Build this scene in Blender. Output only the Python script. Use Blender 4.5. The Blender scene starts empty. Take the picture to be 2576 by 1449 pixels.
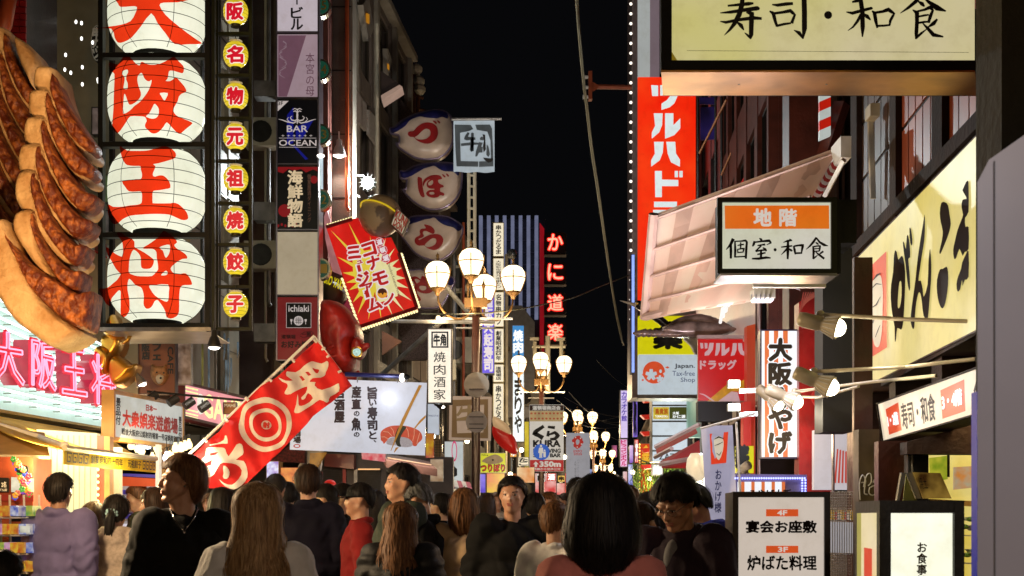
import bpy,bmesh,math,random
from mathutils import Vector,Matrix,noise
from mathutils.geometry import delaunay_2d_cdt,tessellate_polygon
S=bpy.context.scene;COL=S.collection;R=math.radians
CAMZ,FPX,CX,HZ=1.45,3578.0,1288.0,1310.0
cam=bpy.data.cameras.new('camera');cam.lens=50;cam.sensor_width=36;cam.shift_y=(HZ-724.5)/2576
cam.clip_end=600;cam.clip_start=.05
camo=bpy.data.objects.new('camera',cam);COL.objects.link(camo)
camo.location=(0,0,CAMZ);camo.rotation_euler=(R(90),0,0);S.camera=camo
cam.dof.use_dof=True;cam.dof.focus_distance=12;cam.dof.aperture_fstop=9
w=bpy.data.worlds.new('World');S.world=w;w.use_nodes=True
w.node_tree.nodes['Background'].inputs[0].default_value=(.8,.82,1,1)
w.node_tree.nodes['Background'].inputs[1].default_value=.0024
S.view_settings.view_transform='Standard';S.view_settings.look='None';S.view_settings.exposure=.12;S.view_settings.gamma=1
S.cycles.use_denoising=True;S.cycles.max_bounces=6;S.cycles.diffuse_bounces=3;S.cycles.glossy_bounces=3
S.cycles.transparent_max_bounces=6;S.cycles.sample_clamp_indirect=3;S.cycles.caustics_reflective=False;S.cycles.caustics_refractive=False
def D(px,py,Y):return Vector(((px-CX)/FPX*Y,Y,CAMZ+(HZ-py)/FPX*Y))
class Flat:
 def __init__(s,Y):s.Y=Y;s.n=Vector((0,-1,0))
 def __call__(s,px,py,lift=0):return D(px,py,s.Y)+s.n*lift
class Side:
 def __init__(s,x0,k):s.x0,s.k=x0,k;s.n=Vector((1,-k,0)).normalized()if x0<0 else Vector((-1,k,0)).normalized()
 def Y(s,px):return s.x0/((px-CX)/FPX-s.k)
 def __call__(s,px,py,lift=0):
  return D(px,py,s.Y(px))+s.n*lift
def L_(off=0):return Side(-5.5+off,.087)
def R_(off=0):return Side(1.97-off,.06)
class Quad:
 def __init__(s,base,c):
  s.c=[base(*q)for q in c];s.n=(s.c[1]-s.c[0]).cross(s.c[3]-s.c[0]).normalized()
  if s.n.dot(Vector((0,0,CAMZ))-s.c[0])<0:s.n=-s.n
 def at(s,u,v,lift=0):
  a,b,c,d=s.c;return a*(1-u)*(1-v)+b*u*(1-v)+c*u*v+d*(1-u)*v+s.n*lift
def lin(h):
 if isinstance(h,str):
  v=[int(h[i:i+2],16)/255 for i in(0,2,4)]
  return tuple(x/12.92 if x<=.04045 else((x+.055)/1.055)**2.4 for x in v)
 return h
_M={}
def mat(name,col=None,rough=.6,metal=0,ns=6,na=.25,bump=0,bs=40,col2=None,thr=None,spec=.5,coat=0,tr=0):
 if name in _M:return _M[name]
 m=bpy.data.materials.new(name);m.use_nodes=True;nt=m.node_tree;b=nt.nodes['Principled BSDF'];L=nt.links
 c=lin(col);c2=lin(col2)if col2 else tuple(x*(1-na)for x in c)
 tc=nt.nodes.new('ShaderNodeTexCoord');n=nt.nodes.new('ShaderNodeTexNoise');n.inputs['Scale'].default_value=ns;n.inputs['Detail'].default_value=6
 L.new(tc.outputs['Object'],n.inputs['Vector'])
 r=nt.nodes.new('ShaderNodeValToRGB');t=thr or(.35,.65)
 r.color_ramp.elements[0].position=t[0];r.color_ramp.elements[1].position=t[1]
 r.color_ramp.elements[0].color=(*c2,1);r.color_ramp.elements[1].color=(*c,1)
 L.new(n.outputs['Fac'],r.inputs['Fac']);L.new(r.outputs['Color'],b.inputs['Base Color'])
 b.inputs['Roughness'].default_value=rough;b.inputs['Metallic'].default_value=metal
 b.inputs['Specular IOR Level'].default_value=spec;b.inputs['Coat Weight'].default_value=coat
 if bump:
  n2=nt.nodes.new('ShaderNodeTexNoise');n2.inputs['Scale'].default_value=bs;n2.inputs['Detail'].default_value=5
  L.new(tc.outputs['Object'],n2.inputs['Vector'])
  bp=nt.nodes.new('ShaderNodeBump');bp.inputs['Strength'].default_value=bump;bp.inputs['Distance'].default_value=.02
  L.new(n2.outputs['Fac'],bp.inputs['Height']);L.new(bp.outputs['Normal'],b.inputs['Normal'])
 if tr:
  t_=nt.nodes.new('ShaderNodeBsdfTranslucent');L.new(r.outputs['Color'],t_.inputs['Color']);mx=nt.nodes.new('ShaderNodeMixShader');mx.inputs[0].default_value=tr
  o=nt.nodes['Material Output'];L.new(b.outputs[0],mx.inputs[1]);L.new(t_.outputs[0],mx.inputs[2]);L.new(mx.outputs[0],o.inputs[0])
 _M[name]=m;return m
def glow(name,col=None,s=1.0,var=.18,ns=2.0,col2=None,mis='AUTO'):
 if name in _M:return _M[name]
 m=bpy.data.materials.new(name);m.use_nodes=True;nt=m.node_tree;L=nt.links;nt.nodes.clear()
 o=nt.nodes.new('ShaderNodeOutputMaterial');b=nt.nodes.new('ShaderNodeBsdfPrincipled')
 tc=nt.nodes.new('ShaderNodeTexCoord');n=nt.nodes.new('ShaderNodeTexNoise');n.inputs['Scale'].default_value=ns;n.inputs['Detail'].default_value=2
 L.new(tc.outputs['Object'],n.inputs['Vector'])
 r=nt.nodes.new('ShaderNodeValToRGB');c=lin(col);c2=lin(col2)if col2 else tuple(x*(1-var)for x in c)
 r.color_ramp.elements[0].position=.3;r.color_ramp.elements[1].position=.7
 r.color_ramp.elements[0].color=(*c2,1);r.color_ramp.elements[1].color=(*c,1)
 L.new(n.outputs['Fac'],r.inputs['Fac'])
 b.inputs['Base Color'].default_value=(*[x*.2 for x in c],1);b.inputs['Roughness'].default_value=.35
 n2=nt.nodes.new('ShaderNodeTexNoise');n2.inputs['Scale'].default_value=9;n2.inputs['Detail'].default_value=8;n2.inputs['Roughness'].default_value=.7;L.new(tc.outputs['Object'],n2.inputs['Vector'])
 r2=nt.nodes.new('ShaderNodeValToRGB');r2.color_ramp.elements[0].position=.3;r2.color_ramp.elements[1].position=.52;r2.color_ramp.elements[0].color=(.72,.68,.6,1)
 L.new(n2.outputs['Fac'],r2.inputs['Fac']);mx=nt.nodes.new('ShaderNodeMixRGB');mx.blend_type='MULTIPLY';mx.inputs[0].default_value=.4 if var else 0
 L.new(r.outputs['Color'],mx.inputs[1]);L.new(r2.outputs['Color'],mx.inputs[2]);L.new(mx.outputs[0],b.inputs['Emission Color']);b.inputs['Emission Strength'].default_value=s
 L.new(b.outputs[0],o.inputs[0]);m.cycles.emission_sampling=mis
 _M[name]=m;return m
def film(name,col,k=.88):
 if name in _M:return _M[name]
 m=bpy.data.materials.new(name);m.use_nodes=True;nt=m.node_tree;L=nt.links;b=nt.nodes['Principled BSDF'];t=nt.nodes.new('ShaderNodeBsdfTransparent');t.inputs[0].default_value=(*col,1)
 b.inputs['Base Color'].default_value=(*[c*.12 for c in col],1);b.inputs['Roughness'].default_value=.3;mx=nt.nodes.new('ShaderNodeMixShader');mx.inputs[0].default_value=k
 L.new(b.outputs[0],mx.inputs[1]);L.new(t.outputs[0],mx.inputs[2]);L.new(mx.outputs[0],nt.nodes['Material Output'].inputs[0]);_M[name]=m;return m
def hairmat(name,c1,c2):
 if name in _M:return _M[name]
 m=bpy.data.materials.new(name);m.use_nodes=True;nt=m.node_tree;L=nt.links;b=nt.nodes['Principled BSDF']
 tc=nt.nodes.new('ShaderNodeTexCoord');mp=nt.nodes.new('ShaderNodeMapping');mp.inputs['Scale'].default_value=(90,90,6)
 n=nt.nodes.new('ShaderNodeTexNoise');n.inputs['Scale'].default_value=1;n.inputs['Detail'].default_value=4;b.inputs['Specular IOR Level'].default_value=.22
 L.new(tc.outputs['Object'],mp.inputs['Vector']);L.new(mp.outputs[0],n.inputs['Vector'])
 r=nt.nodes.new('ShaderNodeValToRGB');r.color_ramp.elements[0].position=.35;r.color_ramp.elements[1].position=.7
 r.color_ramp.elements[0].color=(*lin(c1),1);r.color_ramp.elements[1].color=(*lin(c2),1)
 L.new(n.outputs['Fac'],r.inputs['Fac']);L.new(r.outputs['Color'],b.inputs['Base Color'])
 bp=nt.nodes.new('ShaderNodeBump');bp.inputs['Strength'].default_value=.5;bp.inputs['Distance'].default_value=.004
 L.new(n.outputs['Fac'],bp.inputs['Height']);L.new(bp.outputs[0],b.inputs['Normal'])
 b.inputs['Roughness'].default_value=.55;_M[name]=m;return m
BLACK=mat('black_steel',(.009,.009,.008),.6,0,8,.4,.15,spec=.2)
DARK=mat('dark_metal',(.035,.033,.03),.4,.4,8,.4,.15)
STEEL=mat('brushed_steel',(.35,.34,.33),.35,.9,10,.35,.1)
GREYM=mat('grey_metal',(.28,.27,.26),.45,.5,6,.4,.1)
INK=mat('black_ink',(.008,.007,.006),.6)
WHITEP=mat('white_paint',(.7,.69,.66),.5,0,5,.2,.05)
CREAMP=mat('cream_paint',(.6,.55,.42),.55,0,4,.3,.1)
PINKISHP=mat('pale_pink_steel',(.6,.42,.4),.5,.1,4,.3)
REDP=mat('red_paint',(.42,.012,.012),.45,0,5,.35,.05)
ORANGEP=mat('orange_paint',(.5,.09,.02),.5,0,5,.3)
WOODD=mat('dark_stained_wood',(.024,.009,.004),.7,0,5,.6,.3,30,spec=.2)
WOODR=mat('red_brown_panelling',(.1,.022,.014),.45,0,5,.55,.2,30)
GLASSD=mat('dark_window_glass',(.012,.013,.016),.08,0,2,.5)
CONC=mat('brown_stone_cladding',(.17,.13,.105),.75,0,3,.3,.3,60)
CONCL=mat('pale_stone',(.32,.28,.22),.7,0,3,.3,.2,60)
class MB:
 def __init__(s):s.v=[];s.f=[]
 def add(s,vs,fs):
  b=len(s.v);s.v+=[tuple(x)for x in vs];s.f+=[tuple(b+i for i in f)for f in fs];return s
 def hexa(s,a,b):
  return s.add(list(a)+list(b),[(0,1,2,3),(7,6,5,4),(0,4,5,1),(1,5,6,2),(2,6,7,3),(3,7,4,0)])
 def box(s,x0,x1,y0,y1,z0,z1):
  return s.hexa([(x0,y0,z0),(x1,y0,z0),(x1,y0,z1),(x0,y0,z1)],[(x0,y1,z0),(x1,y1,z0),(x1,y1,z1),(x0,y1,z1)])
 def obox(s,c,ax,ay,az,hx,hy,hz):
  c=Vector(c);p=lambda i,j,k:c+ax*(i*hx)+ay*(j*hy)+az*(k*hz)
  return s.hexa([p(-1,-1,-1),p(1,-1,-1),p(1,-1,1),p(-1,-1,1)],[p(-1,1,-1),p(1,1,-1),p(1,1,1),p(-1,1,1)])
 def slab(s,q,back):
  return s.hexa(q,[Vector(p)+back for p in q])
 def tube(s,pts,r,seg=8,cap=True,closed=False):
  pts=[Vector(p)for p in pts];n=len(pts);rr=r if isinstance(r,(list,tuple))else[r]*n;b=len(s.v);up=None
  for i,p in enumerate(pts):
   t=(pts[(i+1)%n]-pts[i-1]if closed else pts[min(i+1,n-1)]-pts[max(i-1,0)]).normalized()
   if up is None:up=Vector((0,0,1))if abs(t.z)<.9 else Vector((0,1,0))
   a=t.cross(up).normalized();bb=a.cross(t).normalized();up=bb
   for k in range(seg):
    th=2*math.pi*k/seg;s.v.append(tuple(p+(a*math.cos(th)+bb*math.sin(th))*rr[i]))
  for i in range(n if closed else n-1):
   j=(i+1)%n
   for k in range(seg):s.f.append((b+i*seg+k,b+i*seg+(k+1)%seg,b+j*seg+(k+1)%seg,b+j*seg+k))
  if cap and not closed:s.f.append(tuple(b+k for k in range(seg))[::-1]);s.f.append(tuple(b+(n-1)*seg+k for k in range(seg)))
  return s
 def lathe(s,c,prof,seg=16,ax=None):
  c=Vector(c);az=(ax or Vector((0,0,1))).normalized();a=az.orthogonal().normalized();bb=az.cross(a);b=len(s.v)
  for r,h in prof:
   for k in range(seg):
    th=2*math.pi*k/seg;s.v.append(tuple(c+az*h+(a*math.cos(th)+bb*math.sin(th))*max(r,1e-5)))
  for i in range(len(prof)-1):
   for k in range(seg):s.f.append((b+i*seg+k,b+i*seg+(k+1)%seg,b+(i+1)*seg+(k+1)%seg,b+(i+1)*seg+k))
  return s
 def ell(s,c,r,seg=12,rings=8,M=None):
  c=Vector(c);b=len(s.v)
  for i in range(rings+1):
   ph=math.pi*i/rings
   for k in range(seg):
    th=2*math.pi*k/seg;p=Vector((r[0]*math.sin(ph)*math.cos(th),r[1]*math.sin(ph)*math.sin(th),r[2]*math.cos(ph)))
    p=p+c if M is None else M@(p+c)
    s.v.append(tuple(p))
  for i in range(rings):
   for k in range(seg):s.f.append((b+i*seg+k,b+(i+1)*seg+k,b+(i+1)*seg+(k+1)%seg,b+i*seg+(k+1)%seg))
  return s
 def build(s,name,m,parent=None,smooth=False,label=None,kind=None,mesh=None):
  me=bpy.data.meshes.new(name);off=Vector(parent['_o'])if parent is not None else Vector((0,0,0))
  me.from_pydata([(x-off[0],y-off[1],z-off[2])for x,y,z in s.v],[],s.f);me.validate();me.update()
  if smooth:me.shade_smooth()
  me.materials.append(m);o=bpy.data.objects.new(name,me);COL.objects.link(o)
  if parent is not None:o.parent=parent
  o['_o']=tuple(off)
  if label:o['label']=label
  if kind:o['kind']=kind
  return o
def thing(name,label,cat,loc,group=None):
 o=bpy.data.objects.new(name,None);COL.objects.link(o);o.location=loc;o['_o']=tuple(loc);o.empty_display_size=.1
 o['label']=label;o['category']=cat
 if group:o['group']=group
 return o
def struct(mb,name,m,smooth=False):
 o=mb.build(name,m,smooth=smooth);o['kind']='structure';return o
def solo(o,label,cat,group=None):
 o['label']=label;o['category']=cat
 if group:o['group']=group
 return o
def copy_thing(o,loc,label,group=None,off=None):
 c=o.copy();COL.objects.link(c);c.location=loc;c['label']=label
 if group:c['group']=group
 for ch in[x for x in bpy.data.objects if x.parent==o]:
  d=ch.copy();COL.objects.link(d);d.parent=c
  for g in[x for x in bpy.data.objects if x.parent==ch]:
   e=g.copy();COL.objects.link(e);e.parent=d
 return c
def smoothloop(l,k=3):
 if k<2:return list(l)
 out=[];n=len(l)
 for i in range(n):
  p0,p1,p2,p3=[Vector(l[(i+j)%n])for j in(-1,0,1,2)]
  sharp=n<5
  for q in range(k):
   t=q/k
   out.append(p1+(p2-p1)*t if sharp else .5*((2*p1)+(p2-p0)*t+(2*p0-5*p1+4*p2-p3)*t*t+(3*p1-p0-3*p2+p3)*t**3))
 return[(p[0],p[1])for p in out]
def shape(mb,surf,loops,lift=.004,thick=0,k=1):
 loops=[smoothloop(l,k)for l in loops]
 pts=[p for l in loops for p in l]
 if len(loops)==1:mb.add([surf(x,y,lift)for x,y in pts],tessellate_polygon([[Vector((x,y,0))for x,y in loops[0]]]))
 else:
  ed=[];b=0
  for l in loops:n=len(l);ed+=[(b+i,b+(i+1)%n)for i in range(n)];b+=n
  r=delaunay_2d_cdt([Vector(p)for p in pts],ed,[],0,1e-4);fs=[]
  for q in r[2]:
   c=sum((r[0][i]for i in q),Vector((0,0)))/len(q)
   if inside(c,loops[0])and all(not inside(c,h)for h in loops[1:]):fs.append(tuple(q))
  mb.add([surf(p[0],p[1],lift)for p in r[0]],fs)
 if thick:
  b=0
  for l in loops:
   n=len(l);vs=[surf(x,y,lift)for x,y in l]+[surf(x,y,lift-thick)for x,y in l]
   mb.add(vs,[(i,(i+1)%n,n+(i+1)%n,n+i)for i in range(n)])
 return mb
def inside(p,l):
 x,y=p;c=False;n=len(l);j=n-1
 for i in range(n):
  if(l[i][1]>y)!=(l[j][1]>y)and x<(l[j][0]-l[i][0])*(y-l[i][1])/(l[j][1]-l[i][1])+l[i][0]:c=not c
  j=i
 return c
def edist(p,l):
 best=1e9;px,py=p;n=len(l)
 for i in range(n):
  ax,ay=l[i];bx,by=l[(i+1)%n];dx,dy=bx-ax,by-ay;q=dx*dx+dy*dy
  t=0 if q==0 else max(0,min(1,((px-ax)*dx+(py-ay)*dy)/q));best=min(best,(px-ax-dx*t)**2+(py-ay-dy*t)**2)
 return best**.5
def pillow(mb,surf,outline,rad,high,step,back=.15,k=3,bumpf=None):
 l=smoothloop(outline,k);n=len(l)
 xs=[p[0]for p in l];ys=[p[1]for p in l];pts=[Vector(p)for p in l]
 y=min(ys)+step*.5;row=0
 while y<max(ys):
  x=min(xs)+(step*.5 if row%2 else 0)
  while x<max(xs):
   if inside((x,y),l)and edist((x,y),l)>step*.35:pts.append(Vector((x,y)))
   x+=step
  y+=step;row+=1
 r=delaunay_2d_cdt(pts,[(i,(i+1)%n)for i in range(n)],[list(range(n))],1,1e-4)
 V=r[0];vs=[]
 for p in V:
  d=min(1,edist(p,l)/rad);h=high*math.sqrt(max(0,1-(1-d)**2))
  if bumpf:h+=bumpf(p[0],p[1],d)
  vs.append(surf(p[0],p[1],h))
 mb.add(vs,[tuple(f)for f in r[2]])
 bk=[surf(p[0],p[1],0)for p in l]+[surf(p[0],p[1],-back)for p in l]
 mb.add(bk,[(i,(i+1)%n,n+(i+1)%n,n+i)for i in range(n)]+[tuple(range(n,2*n))])
 return mb
_G={}
def glyph(t):
 if t in _G:return _G[t]
 c=bpy.data.curves.new('lettering','FONT');c.body=t;c.size=1;c.fill_mode='FRONT';c.resolution_u=2
 o=bpy.data.objects.new('lettering',c);COL.objects.link(o);bpy.context.view_layer.update()
 m=bpy.data.meshes.new_from_object(o.evaluated_get(bpy.context.evaluated_depsgraph_get()))
 g=([(v.co.x,v.co.y)for v in m.vertices],[tuple(p.vertices)for p in m.polygons])
 bpy.data.objects.remove(o);bpy.data.curves.remove(c);bpy.data.meshes.remove(m);_G[t]=g;return g
ROT='ー～〜'
def text(mb,t,q,lift=.004,bold=0,vert=False,fit=False,brush=0,col=None):
 """q: callable (u,v)->3D with v downwards, or (surf,x0,y0,x1,y1)"""
 if isinstance(q,tuple):
  sf,x0,y0,x1,y1=q;f=lambda u,v,l=0:sf(x0+(x1-x0)*u,y0+(y1-y0)*v,l)
  asp=abs(x1-x0)/max(1e-6,abs(y1-y0))
 else:f=q;asp=1
 sh=[(0,0)]
 if bold:sh=[(0,0),(bold,0),(-bold,0),(0,bold),(0,-bold),(bold*.7,bold*.7),(-bold*.7,-bold*.7),(bold*.7,-bold*.7),(-bold*.7,bold*.7)]
 items=[]
 if vert:
  n=len(t)
  for i,ch in enumerate(t):
   if ch==' ':continue
   vs,fs=glyph(ch)
   if fit and ch not in 'ー一・、。ッュ':
    xa,xb=min(p[0]for p in vs),max(p[0]for p in vs);ya,yb=min(p[1]for p in vs),max(p[1]for p in vs)
    nv=[(.04+.92*(x-xa)/(xb-xa),.04+.92*(yb-y)/(yb-ya))for x,y in vs]
   else:nv=[(x,.88-y)for x,y in vs]
   if ch in ROT:nv=[(1-y,x)for x,y in nv]
   items.append(([(x,(i+y)/n)for x,y in nv],fs,1,1/n))
 else:
  vs,fs=glyph(t);xa,xb=min(p[0]for p in vs),max(p[0]for p in vs);ya,yb=min(p[1]for p in vs),max(p[1]for p in vs)
  if yb-ya<1e-6:return mb
  items.append(([((x-xa)/(xb-xa),(yb-y)/(yb-ya))for x,y in vs],fs,1/(xb-xa),1/(yb-ya)))
 k=0
 for nv,fs,su,sv in items:
  for j,(dx,dy)in enumerate(sh):
   k+=1;o=[]
   for u,v in nv:
    if brush:
     u+=su*brush*noise.noise(Vector((u*9/su*su+k*.0,v*9,1)))*1.0;v+=sv*brush*noise.noise(Vector((u*9,v*9,7)))
    o.append(f(u+dx*su,v+dy*sv,lift+.0002*j))
   mb.add(o,fs)
 return mb
def strokes(mb,surf,sl,lift=.004,thick=0):
 for i,st in enumerate(sl):
  P=[]
  for a in range(len(st)-1):
   for t in(0,.33,.66):P.append(tuple(st[a][j]+(st[a+1][j]-st[a][j])*t for j in range(3)))
  P.append(st[-1]);l1,l2=[],[]
  for a in range(len(P)):
   p,q=P[max(0,a-1)],P[min(len(P)-1,a+1)];dx,dy=q[0]-p[0],q[1]-p[1];n=math.hypot(dx,dy)or 1
   wv=P[a][2];l1.append((P[a][0]-dy/n*wv,P[a][1]+dx/n*wv));l2.append((P[a][0]+dy/n*wv,P[a][1]-dx/n*wv))
  n=len(l1);ll=lift+.0004*i
  mb.add([surf(x,y,ll)for x,y in l1+l2],[(a,a+1,n+a+1,n+a)for a in range(n-1)])
 return mb
def circ(cx,cy,rx,ry=None,n=24):return[(cx+rx*math.cos(2*math.pi*i/n),cy+(ry or rx)*math.sin(2*math.pi*i/n))for i in range(n)]
def rect(x0,y0,x1,y1):return[(x0,y0),(x1,y0),(x1,y1),(x0,y1)]
def Z(ox,oy,k):return lambda pts:[((ox+x*k)/1.5901,(oy+y*k)/1.5901)for x,y in pts]
def lightbox(name,label,cat,x0,y0,x1,y1,Y,depth,face,frame=BLACK,fw=3,group=None,prints=(),proud=.02,facename='sign_face'):
 """a box sign facing down the street: casing, four frame bars, lit face, prints = (name, mesh, material)"""
 a,b=D(x0,y1,Y),D(x1,y0,Y);T=thing(name,label,cat,(a.x,Y+depth/2,a.z),group);u=fw*Y/FPX
 m=MB();m.box(a.x+.002,b.x-.002,Y+.006,Y+depth,a.z+.002,b.z-.002);m.build('casing',frame,T)
 f=MB()
 if fw:
  f.box(a.x,a.x+u,Y-proud,Y+.005,a.z,b.z);f.box(b.x-u,b.x,Y-proud,Y+.005,a.z,b.z)
  f.box(a.x+u,b.x-u,Y-proud,Y+.005,a.z,a.z+u);f.box(a.x+u,b.x-u,Y-proud,Y+.005,b.z-u,b.z);f.build('frame',frame,T)
 if face:MB().box(a.x+u,b.x-u,Y-.002,Y+.004,a.z+u,b.z-u).build(facename,face,T)
 for nm,mb,mt in prints:mb.build(nm,mt,T)
 return T
def board(name,label,cat,base,corners,thick,face,frame,fw=.03,group=None,prints=(),facename='sign_face',proud=.015):
 """a sign board seen at an angle; prints = list of (name, fn(mb, at), material)"""
 Q=Quad(base,corners);n=Q.n;T=thing(name,label,cat,Q.c[3]-n*thick*.5,group)
 MB().slab([c for c in Q.c],-n*thick).build('casing',frame,T)
 wv=(Q.c[1]-Q.c[0]).length;hv=(Q.c[3]-Q.c[0]).length;u,v=fw/wv,fw/hv
 if fw:
  f=MB()
  for a,b,c,d in((0,0,1,v),(0,1-v,1,1),(0,v,u,1-v),(1-u,v,1,1-v)):
   f.slab([Q.at(a,b,proud),Q.at(c,b,proud),Q.at(c,d,proud),Q.at(a,d,proud)],-n*(proud-.001))
  f.build('frame',frame,T)
 MB().slab([Q.at(u,v,.004),Q.at(1-u,v,.004),Q.at(1-u,1-v,.004),Q.at(u,1-v,.004)],-n*.002).build(facename,face,T)
 for nm,fn,mt in prints:
  mb=MB();fn(mb,Q);mb.build(nm,mt,T)
 return T
def qt(Q,u0,v0,u1,v1):return lambda u,v,l=0:Q.at(u0+(u1-u0)*u,v0+(v1-v0)*v,l)
def lamp_light(kind,loc,power,col,size=.1,rot=None,name='lamp_light',sy=None,parent=None,spread=None):
 l=bpy.data.lights.new(name,kind);l.energy=power;l.color=col
 if kind=='AREA':
  l.size=size
  if sy:l.shape='RECTANGLE';l.size_y=sy
  if spread:l.spread=spread
 elif kind=='SPOT':l.spot_size=R(110);l.spot_blend=.6;l.shadow_soft_size=size
 else:l.shadow_soft_size=size
 o=bpy.data.objects.new(name,l);COL.objects.link(o);o.location=loc
 if rot:o.rotation_euler=rot
 return o
rnd=random.Random(7)
# ground, street
g=MB();g.box(-40,40,-10,320,-.3,0)
struct(g,'ground',mat('asphalt',(.05,.048,.046),.75,0,3,.4,.3,60))
tp=mat('granite_paving',(.16,.14,.125),.55,0,4,.4,.2,60)
pv=MB()
for j in range(0,46):
 y0=-3+j*.9
 for i in range(9):
  x0=-3.6+i*.62+.05*y0+(.31 if j%2 else 0);h=.004+.004*rnd.random()
  pv.box(x0,x0+.6,y0,y0+.88,0,h+.004)
o=pv.build('paving',tp);o['kind']='stuff';o['label']='grey granite slabs paving the street'
# left-hand buildings
GW=glow('lit_room_warm','F2C070',.5,.4,3);GWC=glow('lit_room_cool','AFC4CC',.45,.4,3)
def facade(name,label,base,Y0,Y1,z0,z1,depth,wallm,bays,floors,winm,framem,lit=(),pil=None,group=None,inset=.12,wfrac=(.12,.88),hfrac=(.15,.8),cornice=True):
 """a building whose street front runs from Y0 to Y1; windows, sills and frames set into it"""
 t=Vector((base.k,1,0)).normalized();n=base.n;up=Vector((0,0,1))
 L0=Vector((base.x0+base.k*Y0,Y0,z0));ln=(Y1-Y0)/t.y;H=z1-z0
 T=thing(name,label,'building',L0-n*depth*.5,group)
 P=lambda a,h,o=0:L0+t*a+up*h+n*o
 MB().hexa([P(0,0,-inset),P(ln,0,-inset),P(ln,H,-inset),P(0,H,-inset)],[P(0,0,-depth),P(ln,0,-depth),P(ln,H,-depth),P(0,H,-depth)]).build('core',wallm,T)
 wm=MB();bw=ln/bays;fh=H/floors
 for i in range(bays+1):
  a0=max(0,i*bw-bw*wfrac[0]);a1=min(ln,i*bw+bw*(1-wfrac[1]))
  wm.hexa([P(a0,0,0),P(a1,0,0),P(a1,H,0),P(a0,H,0)],[P(a0,0,-inset+.001),P(a1,0,-inset+.001),P(a1,H,-inset+.001),P(a0,H,-inset+.001)])
 for j in range(floors+1):
  h0=max(0,j*fh-fh*(1-hfrac[1]));h1=min(H,j*fh+fh*hfrac[0])
  wm.hexa([P(.003,h0,-.015),P(ln-.003,h0,-.015),P(ln-.003,h1,-.015),P(.003,h1,-.015)],[P(.003,h0,-inset+.002),P(ln-.003,h0,-inset+.002),P(ln-.003,h1,-inset+.002),P(.003,h1,-inset+.002)])
 wm.build('wall',wallm,T)
 if pil:
  for i in range(bays+1):
   a=i*bw;MB().obox(P(max(.12,min(ln-.12,a)),H/2,.05),t,n,up,.1,.05,H/2).build('pilaster',pil,T)
 if cornice:MB().obox(P(ln/2,H+.07,.06),t,n,up,ln/2+.08,.14,.07).build('cornice',pil or wallm,T)
 for i in range(bays):
  for j in range(floors):
   a0,a1=i*bw+bw*(1-wfrac[1]),(i+1)*bw-bw*wfrac[0];h0,h1=j*fh+fh*hfrac[0],(j+1)*fh-fh*(1-hfrac[1])
   f=MB();e=.035;c=P((a0+a1)/2,(h0+h1)/2,-inset+.03);hw,hh=(a1-a0)/2,(h1-h0)/2
   for s in(-1,1):f.obox(c+t*s*(hw-e/2),t,n,up,e/2,.03,hh);f.obox(c+up*s*(hh-e/2),t,n,up,hw-e,.029,e/2)
   f.obox(c,t,n,up,e/2,.025,hh-e)
   fo=f.build('window',framem,T)
   for s in(-1,1):
    gm=winm
    if(i*7+j*3+(s>0))%9 in lit:gm=GW if(i+j)%2 else GWC
    MB().obox(c+t*s*(hw-e)/2-n*.012,t,n,up,(hw-e)/2-.01,.006,hh-e).build('pane',gm,fo)
 return T
LF=L_(0)
facade('corner_building','black building behind the giant dumplings with a few small lit dots',L_(-1.2),15.2,20.2,2.9,9.5,6,mat('black_wall',(.018,.016,.016),.6,0,5,.4),4,4,GLASSD,BLACK)
bl=MB()
T=thing('light_string','small white lights dotted on the black wall above the dumplings','lights',D(190,190,14.6))
for px,py in((191,55),(205,58),(205,97),(233,107),(165,138),(163,175),(178,183),(207,169),(207,212),(246,200),(247,205)):
 MB().ell(D(px,py,14.6),(.014,.014,.022),6,4).build('bulb',glow('tiny_white_light','F4F0E8',2.5,0,mis='NONE'),T)
T=thing('brick_pier','red brick pier at the top left corner of the view','pier',D(40,110,13.2))
bm_=mat('red_glazed_brick',(.3,.012,.014),.35,0,8,.4)
MB().box(D(20,0,13.3).x,D(67,0,13.3).x-.004,13.305,14.2,5.0,7.6).build('mortar_core',DARK,T)
x0,x1=D(20,0,13.3).x,D(67,0,13.3).x;z=D(0,110,13.3).z-.5;j=0;master=None
while z<6.6:
 x=x0-(.06 if j%2 else 0)
 while x<x1-.001:
  a,b=max(x,x0),min(x+.112,x1)
  if b-a>.02:MB().box(a,b,13.28-.004*rnd.random(),13.304,z,z+.052).build('brick',bm_,T)
  x+=.12
 z+=.06;j+=1
MB().tube([D(-20,130,12.9),D(12,60,12.9),D(25,-20,12.9)],.07,10).build('pole',mat('orange_tube',(.4,.07,.02),.4),T,smooth=True)
T=facade('cream_tile_building','pale cream tiled building edge running up beside the small yellow lanterns',L_(.2),15.8,19.0,2.6,11,5,mat('cream_tile',(.42,.38,.28),.5,0,2,.35,.1),2,5,mat('warm_glass',(.05,.04,.02),.15),CREAMP,lit=(0,4),wfrac=(.3,.7))
for j in range(12):
 MB().obox(Vector((-5.3+.087*17.4+.012,17.4,3+.66*j)),Vector((.087,1,0)).normalized(),LF.n,Vector((0,0,1)),1.6,.004,.006).build('tile_joint',DARK,T)
T=facade('glass_front_building','dark glass fronted building with bluish curtains behind the red flag',L_(-.6),17.2,21.5,2.45,4.9,4,mat('black_wall',(.02,.018,.018)),6,1,GLASSD,BLACK,lit=(),cornice=False)
cur=glow('bluish_curtain','7C98A8',.35,.8,9)
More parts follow.
